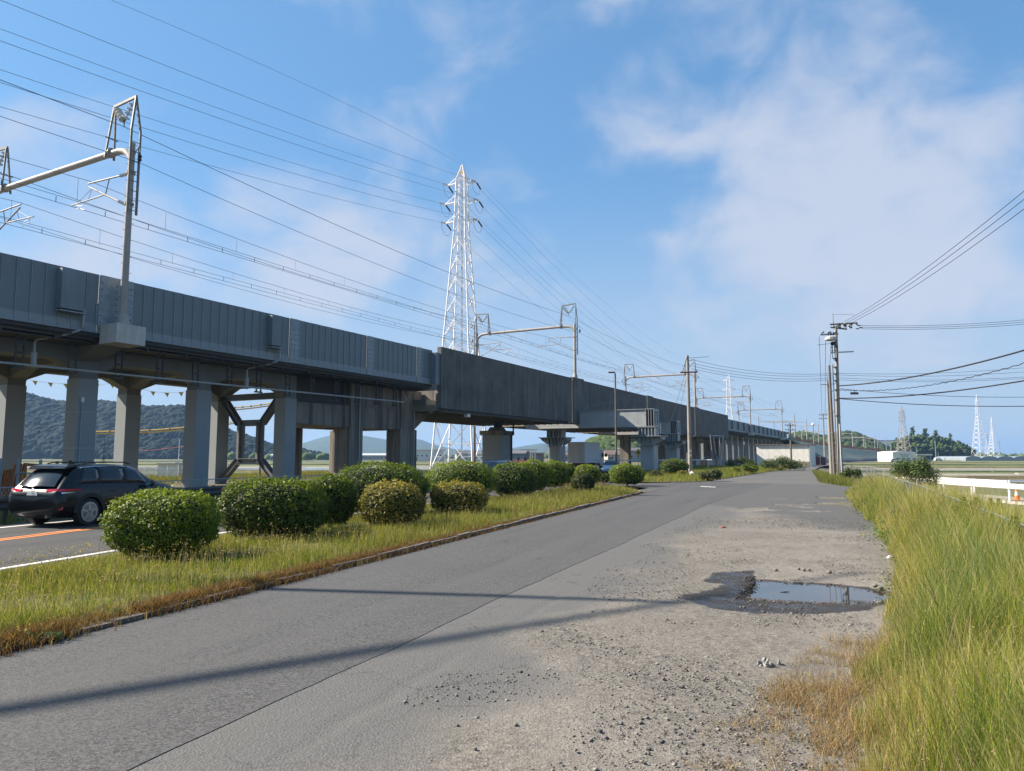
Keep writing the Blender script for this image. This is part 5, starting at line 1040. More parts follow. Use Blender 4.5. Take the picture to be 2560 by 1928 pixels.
n = 70000; a = 2.4 + 19 * r.random(n) ** 1.35; b = -2.6 + 4.3 * r.random(n) ** .8; rb = np.interp(a, [2, 4.5, 6.3, 8.6, 11.8, 17, 21], [.3, .3, .5, .8, 1.45, 1.75, 1.85]); m_ = (b < rb) & (vnoise(a, b, .8, 61) + .5 * vnoise(a, b, .25, 62) + .3 * r.normal(size=n) > -.02) & (b > -2.4 + .4 * vnoise(a, b, .9, 63)); a, b = a[m_], b[m_]; X = a * SPH + b * CPH; Y = a * CPH - b * SPH; ok = ~inpoly(X, Y, PUD); X, Y = X[ok], Y[ok]; n = len(X)
stones('loose_gravel', X, Y, np.full(n, .002), np.clip(r.lognormal(-5.2, .5, n), .0025, .02), mixcol(r, n, [(0.175, 0.1645, 0.147), (0.119, 0.1155, 0.1085), (0.224, 0.21, 0.1855), (0.084, 0.0826, 0.0805)], (4, 3, 2, 2)), M_stone, 'loose grey gravel scattered on the worn road side')
n = 3800; e = r.integers(0, len(PUD), n); t_ = r.random(n); PX = np.array([(p.x, p.y) for p in PUD]); Q = PX[e] * (1 - t_)[:, None] + PX[e - 1] * t_[:, None]; cc = PX.mean(0); Q = Q + unit(Q - cc) * np.abs(r.normal(size=(n, 1))) * .20 - unit(Q - cc) * .05; near = Q[:, 1] < cc[1] + .15; Q = Q[near | (r.random(n) < .3)]; n = len(Q)
stones('puddle_gravel', Q[:, 0], Q[:, 1], np.full(n, -.016), np.clip(r.lognormal(-5.2, .5, n), .003, .02), mixcol(r, n, [(0.13, 0.10, 0.07), (0.075, 0.062, 0.05), (0.19, 0.155, 0.12), (0.05, 0.045, 0.04)], (3, 3, 1, 2)), M_stone, 'wet brown pebbles along the puddle edge')
ne = 260; ae = 8.9 + 1.75 * r.random(ne); be = -.55 + .035 * r.normal(size=ne) - .05 * np.sin(ae * 3); stones('broken_asphalt_edge', ae * SPH + be * CPH, ae * CPH - be * SPH, np.full(ne, -.004), np.clip(r.lognormal(-4.5, .4, ne), .006, .024), mixcol(r, ne, [(0.022, 0.021, 0.020), (0.035, 0.033, 0.031), (0.05, 0.046, 0.042)], (2, 2, 1)), M_stone, 'black crumbled asphalt edge along the left side of the puddle')
M_rock = mat('roadside_stone', (0.175, 0.1575, 0.1365), 0.9, var=0.2, vscale=20)
for i, (u, v, s_, lb) in enumerate([(1940, 1427, 0.040, 'pale stone at the far edge of the puddle, leftmost of the row'), (1996, 1424, 0.036, 'white stone in the row at the far puddle edge'), (2010, 1427, 0.043, 'larger grey stone beside the white one at the puddle'), (2022, 1427, 0.036, 'small brown stone right of the larger grey one'), (2073, 1433, 0.047, 'flat tan stone right of the others at the far puddle edge'), (2188, 1467, 0.043, 'rounded stone at the right end of the puddle'), (2200, 1473, 0.047, 'second rounded stone at the right end of the puddle'), (1289, 1815, 0.019, 'lone pale pebble on the gravel in the foreground'), (1187, 1874, 0.017, 'small pale pebble lower left of the lone one')]):
    p = gp(u, v); rr = np.random.default_rng(70 + i); vv = IV1 * rr.uniform(.75, 1.2, (len(IV1), 1)) * np.array([s_, s_ * .8, s_ * .55]); o = inst(npmesh('stone', vv, IF1, M_rock, smooth=True), 'stone', None, (p.x, p.y, s_ * .35), (0, 0, i * 1.1)); tag(o, lb, 'stone', 'loose stones')
# broken white lump on the gravel
p = gp(1925, 1665); t = thing('broken_lump', 'jagged pale lump of broken concrete and scraps on the gravel', 'debris', p)
for i in range(14):
    rr = np.random.default_rng(90 + i); s_ = rr.uniform(.015, .045); vv = IV1 * rr.uniform(.3, 1.5, (len(IV1), 1)) * np.array([s_ * 1.1, s_ * .6, s_ * .35]); an = rr.random() * 6.28; d_ = rr.uniform(0, .085)
    inst(npmesh('fragment', vv, IF1, mat('pale_fragment', (0.252, 0.2485, 0.238), 0.85, var=0.3, vscale=15)), 'fragment', t, (d_ * math.cos(an), d_ * math.sin(an) * .7, s_ * .35 + (.04 if i < 3 else 0)), tuple(rr.uniform(0, 3, 3)))
tw = tag(MB().tube([(0, 0, 0), (0.07, 0.014, 0.0084), (0.119, 0, 0.014)], [.008, .006, .003], 5).build('twig', mat('wet_twig', (0.021, 0.0175, 0.014))), 'small dark twig floating in the puddle', 'twig'); tw.location = gp(1950, 1482, -.028)

# broad leaved weeds mixed into the edge of the right verge
nw = 5000; ac = 10.0 + 22 * r.random(90) ** 1.5; bc = np.array([right_b(x) for x in ac]) + r.uniform(.02, .7, 90); ci = r.integers(0, 90, nw); sp_ = .10 + .10 * r.random(90); a = ac[ci] + r.normal(size=nw) * sp_[ci]; b = bc[ci] + r.normal(size=nw) * sp_[ci]; Yw = a * CPH - b * SPH
tag(inst(leafcloud('verge_weeds', np.stack([a * SPH + b * CPH, Yw, .015 + np.abs(r.normal(size=nw)) * .09], 1), unit(r.normal(size=(nw, 3)) * .5 + np.array([0, 0, 1.0])), r.uniform(.02, .045, nw) + .0014 * Yw, .42, mixcol(r, nw, [(0.10, 0.16, 0.03), (0.16, 0.21, 0.05), (0.07, 0.12, 0.03)], (1, 1, 1)), M_leaf, seed=77), 'verge_weeds'), 'low broad leaved weeds along the edge of the right verge', 'weeds', kind='stuff')
p = gp(2224, 1396); ps_ = IV1 * np.random.default_rng(5).uniform(.5, 1.3, (len(IV1), 1)) * np.array([.11, .05, .03]); tag(inst(npmesh('paper_scrap', ps_, IF1, M_white), 'paper_scrap', None, (p.x, p.y, .02), (0, 0, .4)), 'crumpled white scrap at the edge of the tall grass beyond the puddle', 'litter')
p = gp(1806, 1320); tag(inst(npmesh('clay_scrap', ps_ * .9, IF1, mat('clay_red', (0.32, 0.11, 0.06), .8)), 'clay_scrap', None, (p.x, p.y, .015), (0, 0, .2)), 'small reddish scrap lying on the worn road in the middle distance', 'litter')
# ================================================================== POLES AND LINES
def ring(mb, x, y, z, r=.2, h=.08): return mb.lathe([(r, z - h / 2), (r, z + h / 2)], (x, y, 0), 10)
# leftmost utility pole with red crossarm
PA = gp(1726, 1188); PA = Vector((PA.x, PA.y, -.05)); hA = at(1723, 888, PA.y).z
t = thing('utility_pole', 'round concrete utility pole with rusty red crossarm, leftmost by the junction', 'utility pole', PA, 0, 'concrete utility poles')
MB().tube([(0, 0, -.3), (0, 0, hA)], [.19, .125], 14).build('shaft', M_pole, t, smooth=True)
za = at(1723, 931, PA.y).z; MB().bar((-.75, -.18, za), (.85, -.18, za + .06), .1, .12).build('crossarm', mat('red_arm', (0.22, 0.09, 0.075)), t); MB().bar((-.55, -.18, za), (.0, -.1, za + 1.6), .04).build('arm_stay', M_darksteel, t)
for x in (-.65, .3, .75): MB().lathe([(.03, 0), (.06, .05), (.03, .08), (.06, .13), (.02, .18)], (x, -.18, za + .06), 8).build('pin_insulator', M_insul, t)
for i in range(9): MB().tube([(.15, 0, 3 + i * .6), (.3, 0, 3 + i * .6)], .012, 5).build('step_bolt', M_darksteel, t)
for z in (1.7, 2.1): B(-.10, .10, -.21, -.185, z, z + .22).build('number_tag', M_white, t)
MB().bar((.1, -.15, hA - .25), (1.9, -.2, hA - .12), .03).build('earth_rod', M_darksteel, t)
wb = thing('white_tank', 'small white plastic container at the foot of the leftmost utility pole', 'container', gp(1730, 1192)); MB().lathe([(.17, 0), (.19, .05), (.19, .33), (.1, .40), (.06, .40), (.06, .46)], (0, 0, 0), 14).build('tank_body', M_white, wb, smooth=True); MB().lathe([(.07, .46), (.07, .50)], (0, 0, 0), 10).build('cap', M_galv, wb)
# pair of tall poles at the right
PB = gp(2100, 1186); PB = Vector((PB.x, PB.y, -.1)); zB = lambda v: at(2098, v, PB.y).z + .1
def xB(u, v): return at(u, v, PB.y).x - PB.x
t = thing('utility_pole', 'tallest concrete utility pole carrying switchgear and thick cables, right of the road', 'utility pole', PB, 0, 'concrete utility poles')
MB().tube([(0, 0, -.3), (xB(2099, 950) * .4, 0, zB(950)), (xB(2099, 815) * .4, 0, zB(815))], [.20, .165, .135], 16).build('shaft', M_pole, t, smooth=True)
MB().tube([(0, 0, zB(818)), (0, 0, zB(784))], [.07, .03], 8).build('top_rod', M_galv, t); MB().tube([(0, 0, zB(786)), (xB(2136, 786), 0, zB(787))], .012, 5).build('earth_wire_stub', M_wire, t)
MB().bar((xB(2048, 837), -.2, zB(838)), (.35, -.2, zB(836)), .11, .13).build('upper_arm', M_galv, t); MB().bar((xB(2072, 883), -.22, zB(883)), (xB(2131, 880), -.22, zB(880)), .11, .12).build('lower_arm', M_white_conc, t)
arm = MB().bar((-.35, -.1, zB(812)), (1.9, -.9, zB(812)), .12); arm.bar((-.2, .1, zB(818)), (1.7, .9, zB(819)), .12); arm.build('dead_end_arm', M_darksteel, t)
for i in range(10): ribbed((.25 + i * .18, -.5 + (i % 3) * .45, zB(812) + .03 * (i % 4)), (.5 + i * .18, -.55 + (i % 3) * .45, zB(814) - .1 * (i % 3)), .11, M_insul if i % 2 else M_black, t, 3)
for x, v in ((2147, 814), (2152, 819), (2144, 822)): MB().tube([(xB(x - 4, v), 0, zB(v)), (xB(x + 4, v), 0, zB(v))], .05, 8).build('wire_sleeve', M_black, t)
sw = MB().lathe([(.42, 0), (.5, .08), (.5, .3), (.42, .36)], (xB(2072, 846), -.35, zB(853)), 12).build('pole_switch', M_white_conc, t)
for dx in (-.25, 0, .25): MB().lathe([(.05, 0), (.09, .1), (.05, .16), (.09, .24), (.03, .32)], (xB(2072, 846) + dx, -.5, zB(850) + .36), 8).build('bushing', M_darksteel, sw)
for u in (2052, 2068, 2083): ribbed((xB(u, 832), -.2, zB(835)), (xB(u + 6, 829), -.2, zB(830)), .07, M_black, t, 3)
for u in (2078, 2085, 2091):
    MB().lathe([(.04, 0), (.085, .1), (.05, .3), (.085, .5), (.04, .62), (.02, .75)], (xB(u, 880), -.22, zB(881)), 8).build('cable_head', M_darksteel, t)
    MB().tube([(xB(u, 884), -.22, zB(884)), (xB(u, 894), -.25, zB(896)), (xB(2088, 906), -.28, zB(906)), (xB(2090, 912), -.25, zB(914))], .03, 6).build('cable_tail', M_black, t)
for v in (848, 858, 896, 918, 935, 952, 975, 1000, 1040): ring(MB(), 0, 0, zB(v), .19, .07).build('steel_band', M_darksteel, t)
MB().lathe([(.16, -.14), (.2, -.1), (.2, .1), (.16, .14)], (-.22, -.25, zB(860)), 10, axis='y').build('junction_drum', M_black, t)
MB().bar((xB(2040, 863), -.3, zB(864)), (-.1, -.2, zB(859)), .035).build('stay_bar', M_darksteel, t)
MB().tube([(-.27, -.08, -.1), (-.27, -.08, zB(912))], .05, 8).build('riser_pipe', M_polebrown, t); MB().tube([(.18, -.22, -.1), (.14, -.22, zB(1088))], .05, 8).build('conduit_guard', M_galv, t); MB().tube([(.05, -.25, -.1), (.03, -.24, zB(1060))], .035, 6).build('conduit_guard', M_white, t)
for i in range(14): MB().tube([(.2, 0, 2.5 + i * .6), (.36, 0, 2.5 + i * .6)], .012, 5).build('step_bolt', M_darksteel, t)
PBb = gp(2090, 1186); t = thing('utility_pole', 'brown slimmer pole leaning close against the tallest utility pole', 'utility pole', (PBb.x, PBb.y + .3, -.1), 0, 'concrete utility poles'); hb_ = at(2087, 910, PBb.y).z; MB().tube([(0, 0, -.3), (-.05, 0, hb_)], [.15, .11], 12).build('shaft', M_polebrown, t, smooth=True)
for z in (2, 4, 6, 8): ring(MB(), 0, 0, z, .21, .05).build('steel_band', M_galv, t)
PC = gp(2079, 1184); t = thing('utility_pole', 'pale tapering pole leaning left in front of the tall pair', 'utility pole', (PC.x, PC.y, -.1), 0, 'concrete utility poles'); tp = at(2068, 950, PC.y); MB().tube([(0, 0, -.3), (tp.x - PC.x, 0, tp.z)], [.19, .10], 14).build('shaft', M_pole, t, smooth=True); MB().tube([(tp.x - PC.x, 0, tp.z), (tp.x - PC.x - .02, 0, tp.z + .9)], [.04, .015], 6).build('top_rod', M_galv, t)
MB().bar((tp.x - PC.x - .75, -.1, tp.z - .4), (tp.x - PC.x + .9, -.1, tp.z - .3), .06).build('crossarm', M_galv, t)
# power and phone lines around these poles
GW = 'overhead lines at the utility poles'
def sagline(p, q, sag, r, label, m=None, n=16, wav=0, beads=0):
    p = Vector(p); q = Vector(q); pts = [p.lerp(q, i / n) - Vector((0, 0, 4 * sag * (i / n) * (1 - i / n) + (wav * (1 + math.sin(i * 2.1)) if wav else 0))) for i in range(n + 1)]
    return wire(pts, r, m or M_cable, 'overhead_cable', label, GW, 'cable')
topB = PB + Vector((0, 0, zB(812)))
for i, v in enumerate((492, 517, 547)): sagline(PB + Vector((.6 + i * .2, -.6 + i * .3, zB(810 + 3 * i))), at(2700, v - 130, 25.5), .5, .018, '%s of three thin lines rising steeply to the upper right' % ['upper', 'middle', 'lower'][i])
for i, v in enumerate((792, 798, 804)): sagline(PB + Vector((xB(2152, 815), 0, zB(814 + 4 * i))), at(2760, v - 16, 66), .5, .018, '%s of three thin level lines running right from the pole top' % ['upper', 'middle', 'lower'][i])
sagline(PB + Vector((.2, -.1, zB(965))), at(2680, 840, 40), .55, .055, 'thick black cable bundle rising right from the tall pole', n=24)
sagline(PB + Vector((.2, -.1, zB(974))), at(2680, 868, 42), .9, .030, 'wavy spiral wrapped cable just below the thick bundle', n=90, wav=.04)
sagline(PB + Vector((.2, -.1, zB(972))), at(2680, 990, 70), .4, .022, 'thin level cable behind the wavy one', n=24)
sagline(PB + Vector((.2, -.1, zB(996))), at(2680, 930, 44), .45, .05, 'second thick cable bundle lower on the tall pole', n=24)
sagline(PB + Vector((.2, -.1, zB(997))), at(2680, 1013, 60), .35, .034, 'lowest cable running nearly level to the right', n=24)
lk = thing('cable_box', 'small dark splice box hanging on the cables right of the tall pole', 'box', at(2136, 981, PB.y)); MB().lathe([(.09, -.36), (.12, -.3), (.12, .3), (.09, .36)], (0, 0, -.1), 10, axis='x').build('box_body', mat('brown_box', (0.16, 0.10, 0.09)), lk); MB().tube([(0, 0, 0), (0, 0, .25)], .02, 5).build('hook', M_darksteel, lk)
for i, (v1, v2, v3) in enumerate(((899, 933, 912), (908, 937, 925), (915, 944, 940), (922, 949, 943))):
    sagline(at(1730, v1, PA.y), PB + Vector((-.1, .1, zB(v2))), .55, .014, 'service line %s from the top between the two utility poles' % ['first', 'second', 'third', 'fourth'][i]); sagline(PB + Vector((.1, .1, zB(v2))), at(2760, v3 - 14, 62), .5, .014, 'service line %s from the top going right from the tall pole' % ['first', 'second', 'third', 'fourth'][i])
for i, (u1, u2) in enumerate(((2048, 2055), (2064, 2062), (2078, 2066))):
    sagline(at(u1, 842, PB.y), at(u2, 1040, 150), .8, .02, '%s of three lines dropping from the pole arm to the far pole' % ['left', 'middle', 'right'][i])
for i, (u, v) in enumerate(((1480, 1085), (1640, 960))): pass
sagline(at(1478, 1016, 78), at(1620, 972, 110), .2, .02, 'thin stay wire with a white bead crossing the black wall', M_wire_hi)
g1 = at(1722, 905, PA.y); sagline(g1, gp(1640, 1176), .02, .014, 'left guy wire of the leftmost utility pole', M_galv, 2); sagline(g1 + Vector((.05, 0, -.2)), gp(1668, 1176), .02, .014, 'right guy wire of the leftmost utility pole', M_galv, 2)
# street lamp
PL_ = Vector((at(1541, 1142, 64).x, 64, -.15)); zl = at(1541, 931, 64).z + .15
t = thing('street_lamp', 'slim brown street lamp with flat head in front of the black bridge wall', 'street lamp', PL_); MB().tube([(0, 0, -.2), (0, 0, zl - .1)], [.10, .065], 10).build('pole', M_polebrown, t, smooth=True); MB().tube([(0, 0, zl - .1), (-.06, 0, zl - .02), (-.15, 0, zl)], .04, 8).build('arm', M_polebrown, t); B(-.62, -.02, -.12, .12, zl - .06, zl + .05).build('lamp_head', mat('lamp_dark', (0.06, 0.06, 0.065), 0.5), t, bevel=.02); B(-.56, -.16, -.09, .09, zl - .075, zl - .06).build('lamp_glass', M_white, t)
# far poles
def simple_pole(u, vt, vb, Y, label, m=M_pole, arms=0, r0=.17, extra=None, zb=-.2):
    p = at(u, 1142, Y); z1 = at(u, vt, Y).z; t = thing('utility_pole', label, 'utility pole', (p.x, p.y, zb), 0, 'smaller distant poles'); MB().tube([(0, 0, -.2), (0, 0, z1 - zb)], [r0, r0 * .65], 8).build('shaft', m, t)
    for i in range(arms):
        z = z1 - zb - .4 - i * .8; MB().bar((-.9, -.12, z), (.9, -.12, z), .09).build('crossarm', M_galv, t)
        for x in (-.8, -.4, .4, .8): MB().lathe([(.04, 0), (.09, .08), (.03, .22)], (x, -.12, z + .04), 6).build('pin_insulator', M_darksteel, t)
    if extra == 'trafo':
        for i in range(3): MB().lathe([(.22, 0), (.26, .05), (.26, .6), (.2, .7)], (-.45 + .4 * i, -.35, z1 - zb - 2.6 - .25 * i), 10).build('transformer', M_galv, t)
    if extra == 'globe': MB().lathe([(.05, 0), (.22, .1), (.28, .28), (.2, .45), (.04, .52)], (0, 0, z1 - zb - .1), 12).build('globe_lamp', M_white, t)
    return t
simple_pole(1978, 1058, 1165, 122, 'dark wooden pole with transformers standing in front of the white shed', M_polebrown, 2, .2, 'trafo')
simple_pole(2062, 1033, 1165, 150, 'distant pole with double crossarms behind the pale leaning pole', M_pole, 2, .2)
simple_pole(2036, 1063, 1165, 140, 'pale steel lamp post with round white head beside the shed', M_galv, 0, .12, 'globe')
simple_pole(1186, 1065, 1172, 88, 'brown round pole behind the bridge at the foot of the white pylon', M_polebrown, 0, .2)
simple_pole(2340, 1101, 1151, 420, 'thin pole in front of the dark tree mound', M_galv, 1, .28)
simple_pole(2292, 1117, 1151, 330, 'short thin pole beside the depot canopy', M_galv, 0, .16)
simple_pole(2346, 1132, 1151, 425, 'short post right of the thin pole at the tree mound', M_galv, 0, .16)
simple_pole(2500, 1104, 1151, 500, 'faint pole in the fields between the white pylons', M_galv, 1, .25)
simple_pole(1273, 1120, 1150, 260, 'thin far pole between the two piers', M_galv, 1, .2); simple_pole(1338, 1122, 1150, 250, 'tall thin far pole left of the ribbed pier', M_galv, 1, .2); simple_pole(1327, 1126, 1150, 280, 'second thin far pole left of the ribbed pier', M_galv, 0, .2)
simple_pole(2228, 1104, 1151, 360, 'thin railway pole in front of the white warehouse', M_galv, 0, .2)
# unseen pole and boom at the left, added to cast the road shadows
J = gp(1655, 1502); Lh = Vector((LS.x, LS.y, 0)).normalized(); tanE = math.tan(SUN_EL); kS = 21.5
T_ = J + Lh * kS; t = thing('utility_pole', 'tall utility pole beside the main road left of the picture', 'utility pole', (T_.x, T_.y, -.25), 0, 'concrete utility poles'); MB().tube([(0, 0, -.2), (0, 0, kS * tanE + .35)], [.15, .075], 12).build('shaft', M_pole, t, smooth=True)
q0 = gp(-330, 1830) + Lh * kS; q1 = gp(2150, 1429) + Lh * kS; zc_ = kS * tanE
def loc_(p): return (p.x - T_.x, p.y - T_.y, zc_ + .25)
MB().tube([loc_(q0), loc_(q0.lerp(q1, .5)), loc_(q1)], [.10, .07, .035], 8).build('shadow_boom', M_galv, t)

# ================================================================== FENCES AND RAILS
def path_len(P): return sum((P[i + 1] - P[i]).length for i in range(len(P) - 1))
def chain_fence(path, h, label, cell=.12, post=2.0, zf=lambda p: 0, m=M_fencewire, wr=.004, name='chain_link_fence', prail=.022):
    t = thing(name, label, 'fence', (path[0].x, path[0].y, zf(path[0]))); n = max(2, int(path_len(path) / post) + 1); ps = resample(path, n); O = Vector((path[0].x, path[0].y, zf(path[0])))
    for p in ps: MB().tube([Vector((p.x, p.y, zf(p) - .15)) - O, Vector((p.x, p.y, zf(p) + h + .03)) - O], .03, 8).build('post', m, t)
    MB().tube([Vector((p.x, p.y, zf(p) + h)) - O for p in ps], prail, 6).build('top_rail', m, t)
    L_ = path_len(path); nn = int(L_ / cell); fine = resample(path, nn + 1); mb = MB(); rows = int(h / cell)
    for i in range(nn + 1):
        for sgn in (1, -1):
            j = i + sgn * rows
            if 0 <= j <= nn:
                p, q = fine[i], fine[j]; mb.tube([Vector((p.x, p.y, zf(p) + .02)) - O, Vector((q.x, q.y, zf(q) + h)) - O], wr, 3, False)
    mb.build('wire_mesh', m, t); return t
chain_fence([R(a, float(fence_b(a))) for a in np.arange(3.0, 41, 2.0)], .95, 'silver chain link fence running through the tall grass on the right', .11, 2.0, lambda p: -.10, mat('old_fence_grey', (0.13, 0.15, 0.15), 0.6), .0028, 'chain_link_fence', .015)
chain_fence([gp(2112, 1186, -.05), gp(2165, 1190, -.05), gp(2190, 1193, -.05)], .85, 'short chain link fence right of the utility poles', .18, 1.5, lambda p: -.08, wr=.006)
chain_fence([gp(2186, 1193, -.05), gp(2240, 1197, -.05)], .80, 'second short fence panel left of the leafy bush', .18, 1.5, lambda p: -.10, wr=.006)
lf = [p for p in offset(CL, -5.6) if 8 < p.y < 62]; chain_fence(lf, 1.0, 'low chain link fence between the main road and the viaduct columns', .16, 2.4, lambda p: -.28, mat('fence_grey', (0.30, 0.32, 0.33), 0.6), .006)
def guardrail(path, z, h, label, m, post=2.0, w=.36, name='guardrail', postm=None, face=1):
    t = thing(name, label, 'guardrail', (path[0].x, path[0].y, z)); O = Vector((path[0].x, path[0].y, z)); n = max(2, int(path_len(path) / post) + 1)
    for p in resample(path, n): MB().tube([Vector((p.x, p.y, z - .2)) - O, Vector((p.x, p.y, z + h + .02)) - O], .06, 8).build('post', postm or m, t)
    pr = [(0, -w/2), (.05, -w*.42), (.07, -w*.25), (.02, -w*.08), (.02, w*.08), (.07, w*.25), (.05, w*.42), (0, w/2)]; fp = resample(path, max(6, int(path_len(path) / 1.0))); vs = []
    for i, p in enumerate(fp):
        tg = (fp[min(i + 1, len(fp) - 1)] - fp[max(i - 1, 0)]).normalized(); nr = Vector((tg.y, -tg.x, 0)) * face
        for d, zz in pr: q = p + nr * (.07 + d); vs.append((q.x - O.x, q.y - O.y, h - w / 2 + zz))
    fs = [(i*8+k_, (i+1)*8+k_, (i+1)*8+k_+1, i*8+k_+1) for i in range(len(fp) - 1) for k_ in range(7)]
    o = MB().add(vs, fs).build('beam', m, t, smooth=True); md = o.modifiers.new('thick', 'SOLIDIFY'); md.thickness = .012; return t
guardrail([p for p in offset(CL, -4.0) if 6 < p.y < 62], -.25, .78, 'dark brown guardrail along the far side of the main road', mat('guard_brown', (0.045, 0.042, 0.04), 0.5), 2.0)
guardrail([Vector((24.7, 41.5, 0)), Vector((24.7, 27.0, 0))], -.62, .95, 'nearer white guardrail on the farm track at the right', M_white, 2.6, .27, face=1)
guardrail([Vector((27.6, 52, 0)), Vector((27.7, 40.0, 0))], -.62, .95, 'farther white guardrail ending behind the nearer one', M_white, 2.6, .25, face=1)
M_track = mat('track_gravel', (0.31, 0.28, 0.23), 0.95, var=0.2, vscale=3, coord='World')
structure(MB().add([(24.4, 20, -.60), (28.2, 20, -.60), (28.2, 58, -.60), (24.4, 58, -.60)], [(0, 1, 2, 3)]).build('farm_track', M_track)); structure(B(24.3, 24.75, 33, 42, -.64, -.52).build('track_edge', M_white_conc))
def cone(p, label):
    t = thing('traffic_cone', label, 'traffic cone', p, .3, 'orange and white traffic cones'); B(-.19, .19, -.19, .19, 0, .035).build('base', mat('cone_orange', (0.85, 0.17, 0.05), 0.5), t)
    for z0, z1, mm in ((.035, .28, MATS['cone_orange']), (.28, .46, M_white), (.46, .70, MATS['cone_orange'])):
        rr = lambda z: .14 - .115 * (z - .035) / .665
        MB().lathe([(rr(z0), z0), (rr(z1), z1)], (0, 0, 0), 14).build('cone_body' if mm is not M_white else 'white_band', mm, t, smooth=True)
cone(Vector((25.9, 36.9, -.6)), 'orange and white traffic cone under the guardrail, left of the two'); cone(Vector((25.4, 34.6, -.6)), 'orange and white traffic cone at the right picture edge')
# old posts and gate frame left of the far road, white rail
og = thing('old_fence', 'rickety old fence of posts and rusty sheet by the verge under the far bridge', 'fence', gp(1745, 1168)); O = gp(1745, 1168)
for i, u in enumerate(range(1742, 1812, 9)):
    p = gp(u, 1168 - i * .3) - O; MB().tube([p + Vector((0, 0, -.2)), p + Vector((random.uniform(-.1, .1), 0, 1.5 + random.uniform(-.2, .3)))], .05, 6).build('post', M_galv if i % 2 else M_white_conc, og)
    if i < 7: q = gp(u + 9, 1168 - i * .3 - .3) - O; mb = MB().add([p, q, q + Vector((0, 0, 1.15)), p + Vector((0, 0, 1.15))], [(0, 1, 2, 3)]); mb.build('rusty_sheet', M_rust if i in (1, 2, 5) else M_galv, og)
gf = thing('pipe_frame', 'tall open frame of thin leaning pipes beside the old fence', 'frame', gp(1790, 1172)); O = gp(1790, 1172)
for u, vt in ((1775, 1086), (1784, 1090), (1799, 1090), (1808, 1090)): p = gp(u + 10 * (u < 1790), 1172) - O; q = at(u, vt, O.y) - O; MB().tube([p, q], .06, 6).build('pipe', M_galv, gf)
for v in (1089,): MB().tube([at(1775, v, O.y) - O, at(1808, v + 2, O.y) - O], .06, 6).build('pipe', M_galv, gf)
wr = thing('white_rail', 'thin white guard pipe running under the grey portal piers', 'rail', at(1550, 1150, 92)); O = at(1550, 1150, 92)
MB().tube([at(1480, 1151, 94) - O, at(1780, 1150, 90) - O], .07, 6).build('pipe', M_white, wr)
for u in range(1490, 1780, 40): q = at(u, 1150.5, 92) - O; MB().tube([q, q - Vector((0, 0, q.z + O.z + .25))], .04, 6).build('post', M_white, wr)
# yellow diamond sign
p = at(1596, 1131, 105); t = thing('warning_sign', 'yellow diamond warning sign with a black symbol under the steel beam', 'sign', (p.x, p.y, -.25)); z0 = p.z + .25
MB().tube([(0, 0, -.1), (0, 0, z0 + .4)], .035, 6).build('pole', M_galv, t); s_ = .56; MB().add([(0, -.05, z0 - s_), (s_, -.05, z0), (0, -.05, z0 + s_), (-s_, -.05, z0), (0, -.03, z0 - s_), (s_, -.03, z0), (0, -.03, z0 + s_), (-s_, -.03, z0)], [(0,1,2,3),(7,6,5,4),(0,4,5,1),(1,5,6,2),(2,6,7,3),(3,7,4,0)]).build('plate', M_yellow, t)
MB().box(-.12, .12, -.065, -.052, z0 - .22, z0 + .05).box(-.05, .05, -.065, -.052, z0 + .05, z0 + .22).box(-.2, .2, -.064, -.052, z0 - .05, z0 + .02).build('symbol', M_black, t)

# ================================================================== THINGS SEEN UNDER THE VIADUCT
# leaning planks and steel beam
t = thing('plank_stack', 'rusty orange planks leaning in a row behind the black car', 'planks', at(30, 1205, 33) * 1); O = t.location.copy(); O.z = -.28; t.location = O
for i in range(9):
    u0 = 6 + i * 6.5; p = at(u0 - 6, 1142, 33); p.z = -.25; q = at(u0 + 6 + (3 if i > 4 else 0), 1176 - (10 if i > 3 else 0) - i, 33.4); MB().bar(p - O, q - O, .11, .035).build('plank', M_orange if i % 3 else M_rust, t)
MB().bar(at(60, 1161, 33.5) - O, at(190, 1172, 34.5) - O, .10, .14).build('beam', M_rust, t)
for u in (64, 188): q = at(u, 1165, 33.8) - O; MB().bar(q, Vector((q.x, q.y, 0)), .09).build('leg', M_rust, t)
t = thing('rack_posts', 'grey steel posts and crossbar in front of the orange planks', 'posts', at(45, 1200, 28)); O = t.location.copy(); O.z = -.28; t.location = O
for u, vt in ((3, 1146), (48, 1146), (102, 1150), (143, 1153)): q = at(u, vt, 28) - O; MB().tube([q, Vector((q.x, q.y, -.1))], .055, 6).build('post', M_galv, t)
MB().tube([at(40, 1183, 27.9) - O, at(80, 1183, 27.9) - O], .035, 6).build('crossbar', M_galv, t)
# white lattice fence with hut
t = thing('lattice_fence', 'white diagonal lattice fence behind the columns', 'fence', at(390, 1190, 70)); O = t.location.copy(); O.z = -.64; t.location = O
a0 = at(334, 1167, 70) - O; a1 = at(446, 1167, 70) - O; w_ = a1.x - a0.x; hh = a0.z; nb = 20
for i in range(-3, nb):
    for sg in (1, -1):
        x0 = a0.x + w_ * i / nb; x1 = x0 + w_ * 3 / nb
        xa, xb = max(x0, a0.x), min(x1, a1.x)
        if xb <= xa: continue
        f0 = (xa - x0) / (x1 - x0); f1 = (xb - x0) / (x1 - x0); z0_, z1_ = (hh * .25 + hh * .75 * f0, hh * .25 + hh * .75 * f1); 
        if sg < 0: z0_, z1_ = hh * 1.25 - z0_, hh * 1.25 - z1_
        MB().bar((xa, .02 * sg, z0_), (xb, .02 * sg, z1_), .02, .055).build('lath', M_white, t)
for i in range(5): x = a0.x + w_ * i / 4; MB().tube([(x, .06, -.05), (x, .06, hh + .08)], .035, 6).build('post', M_white, t)
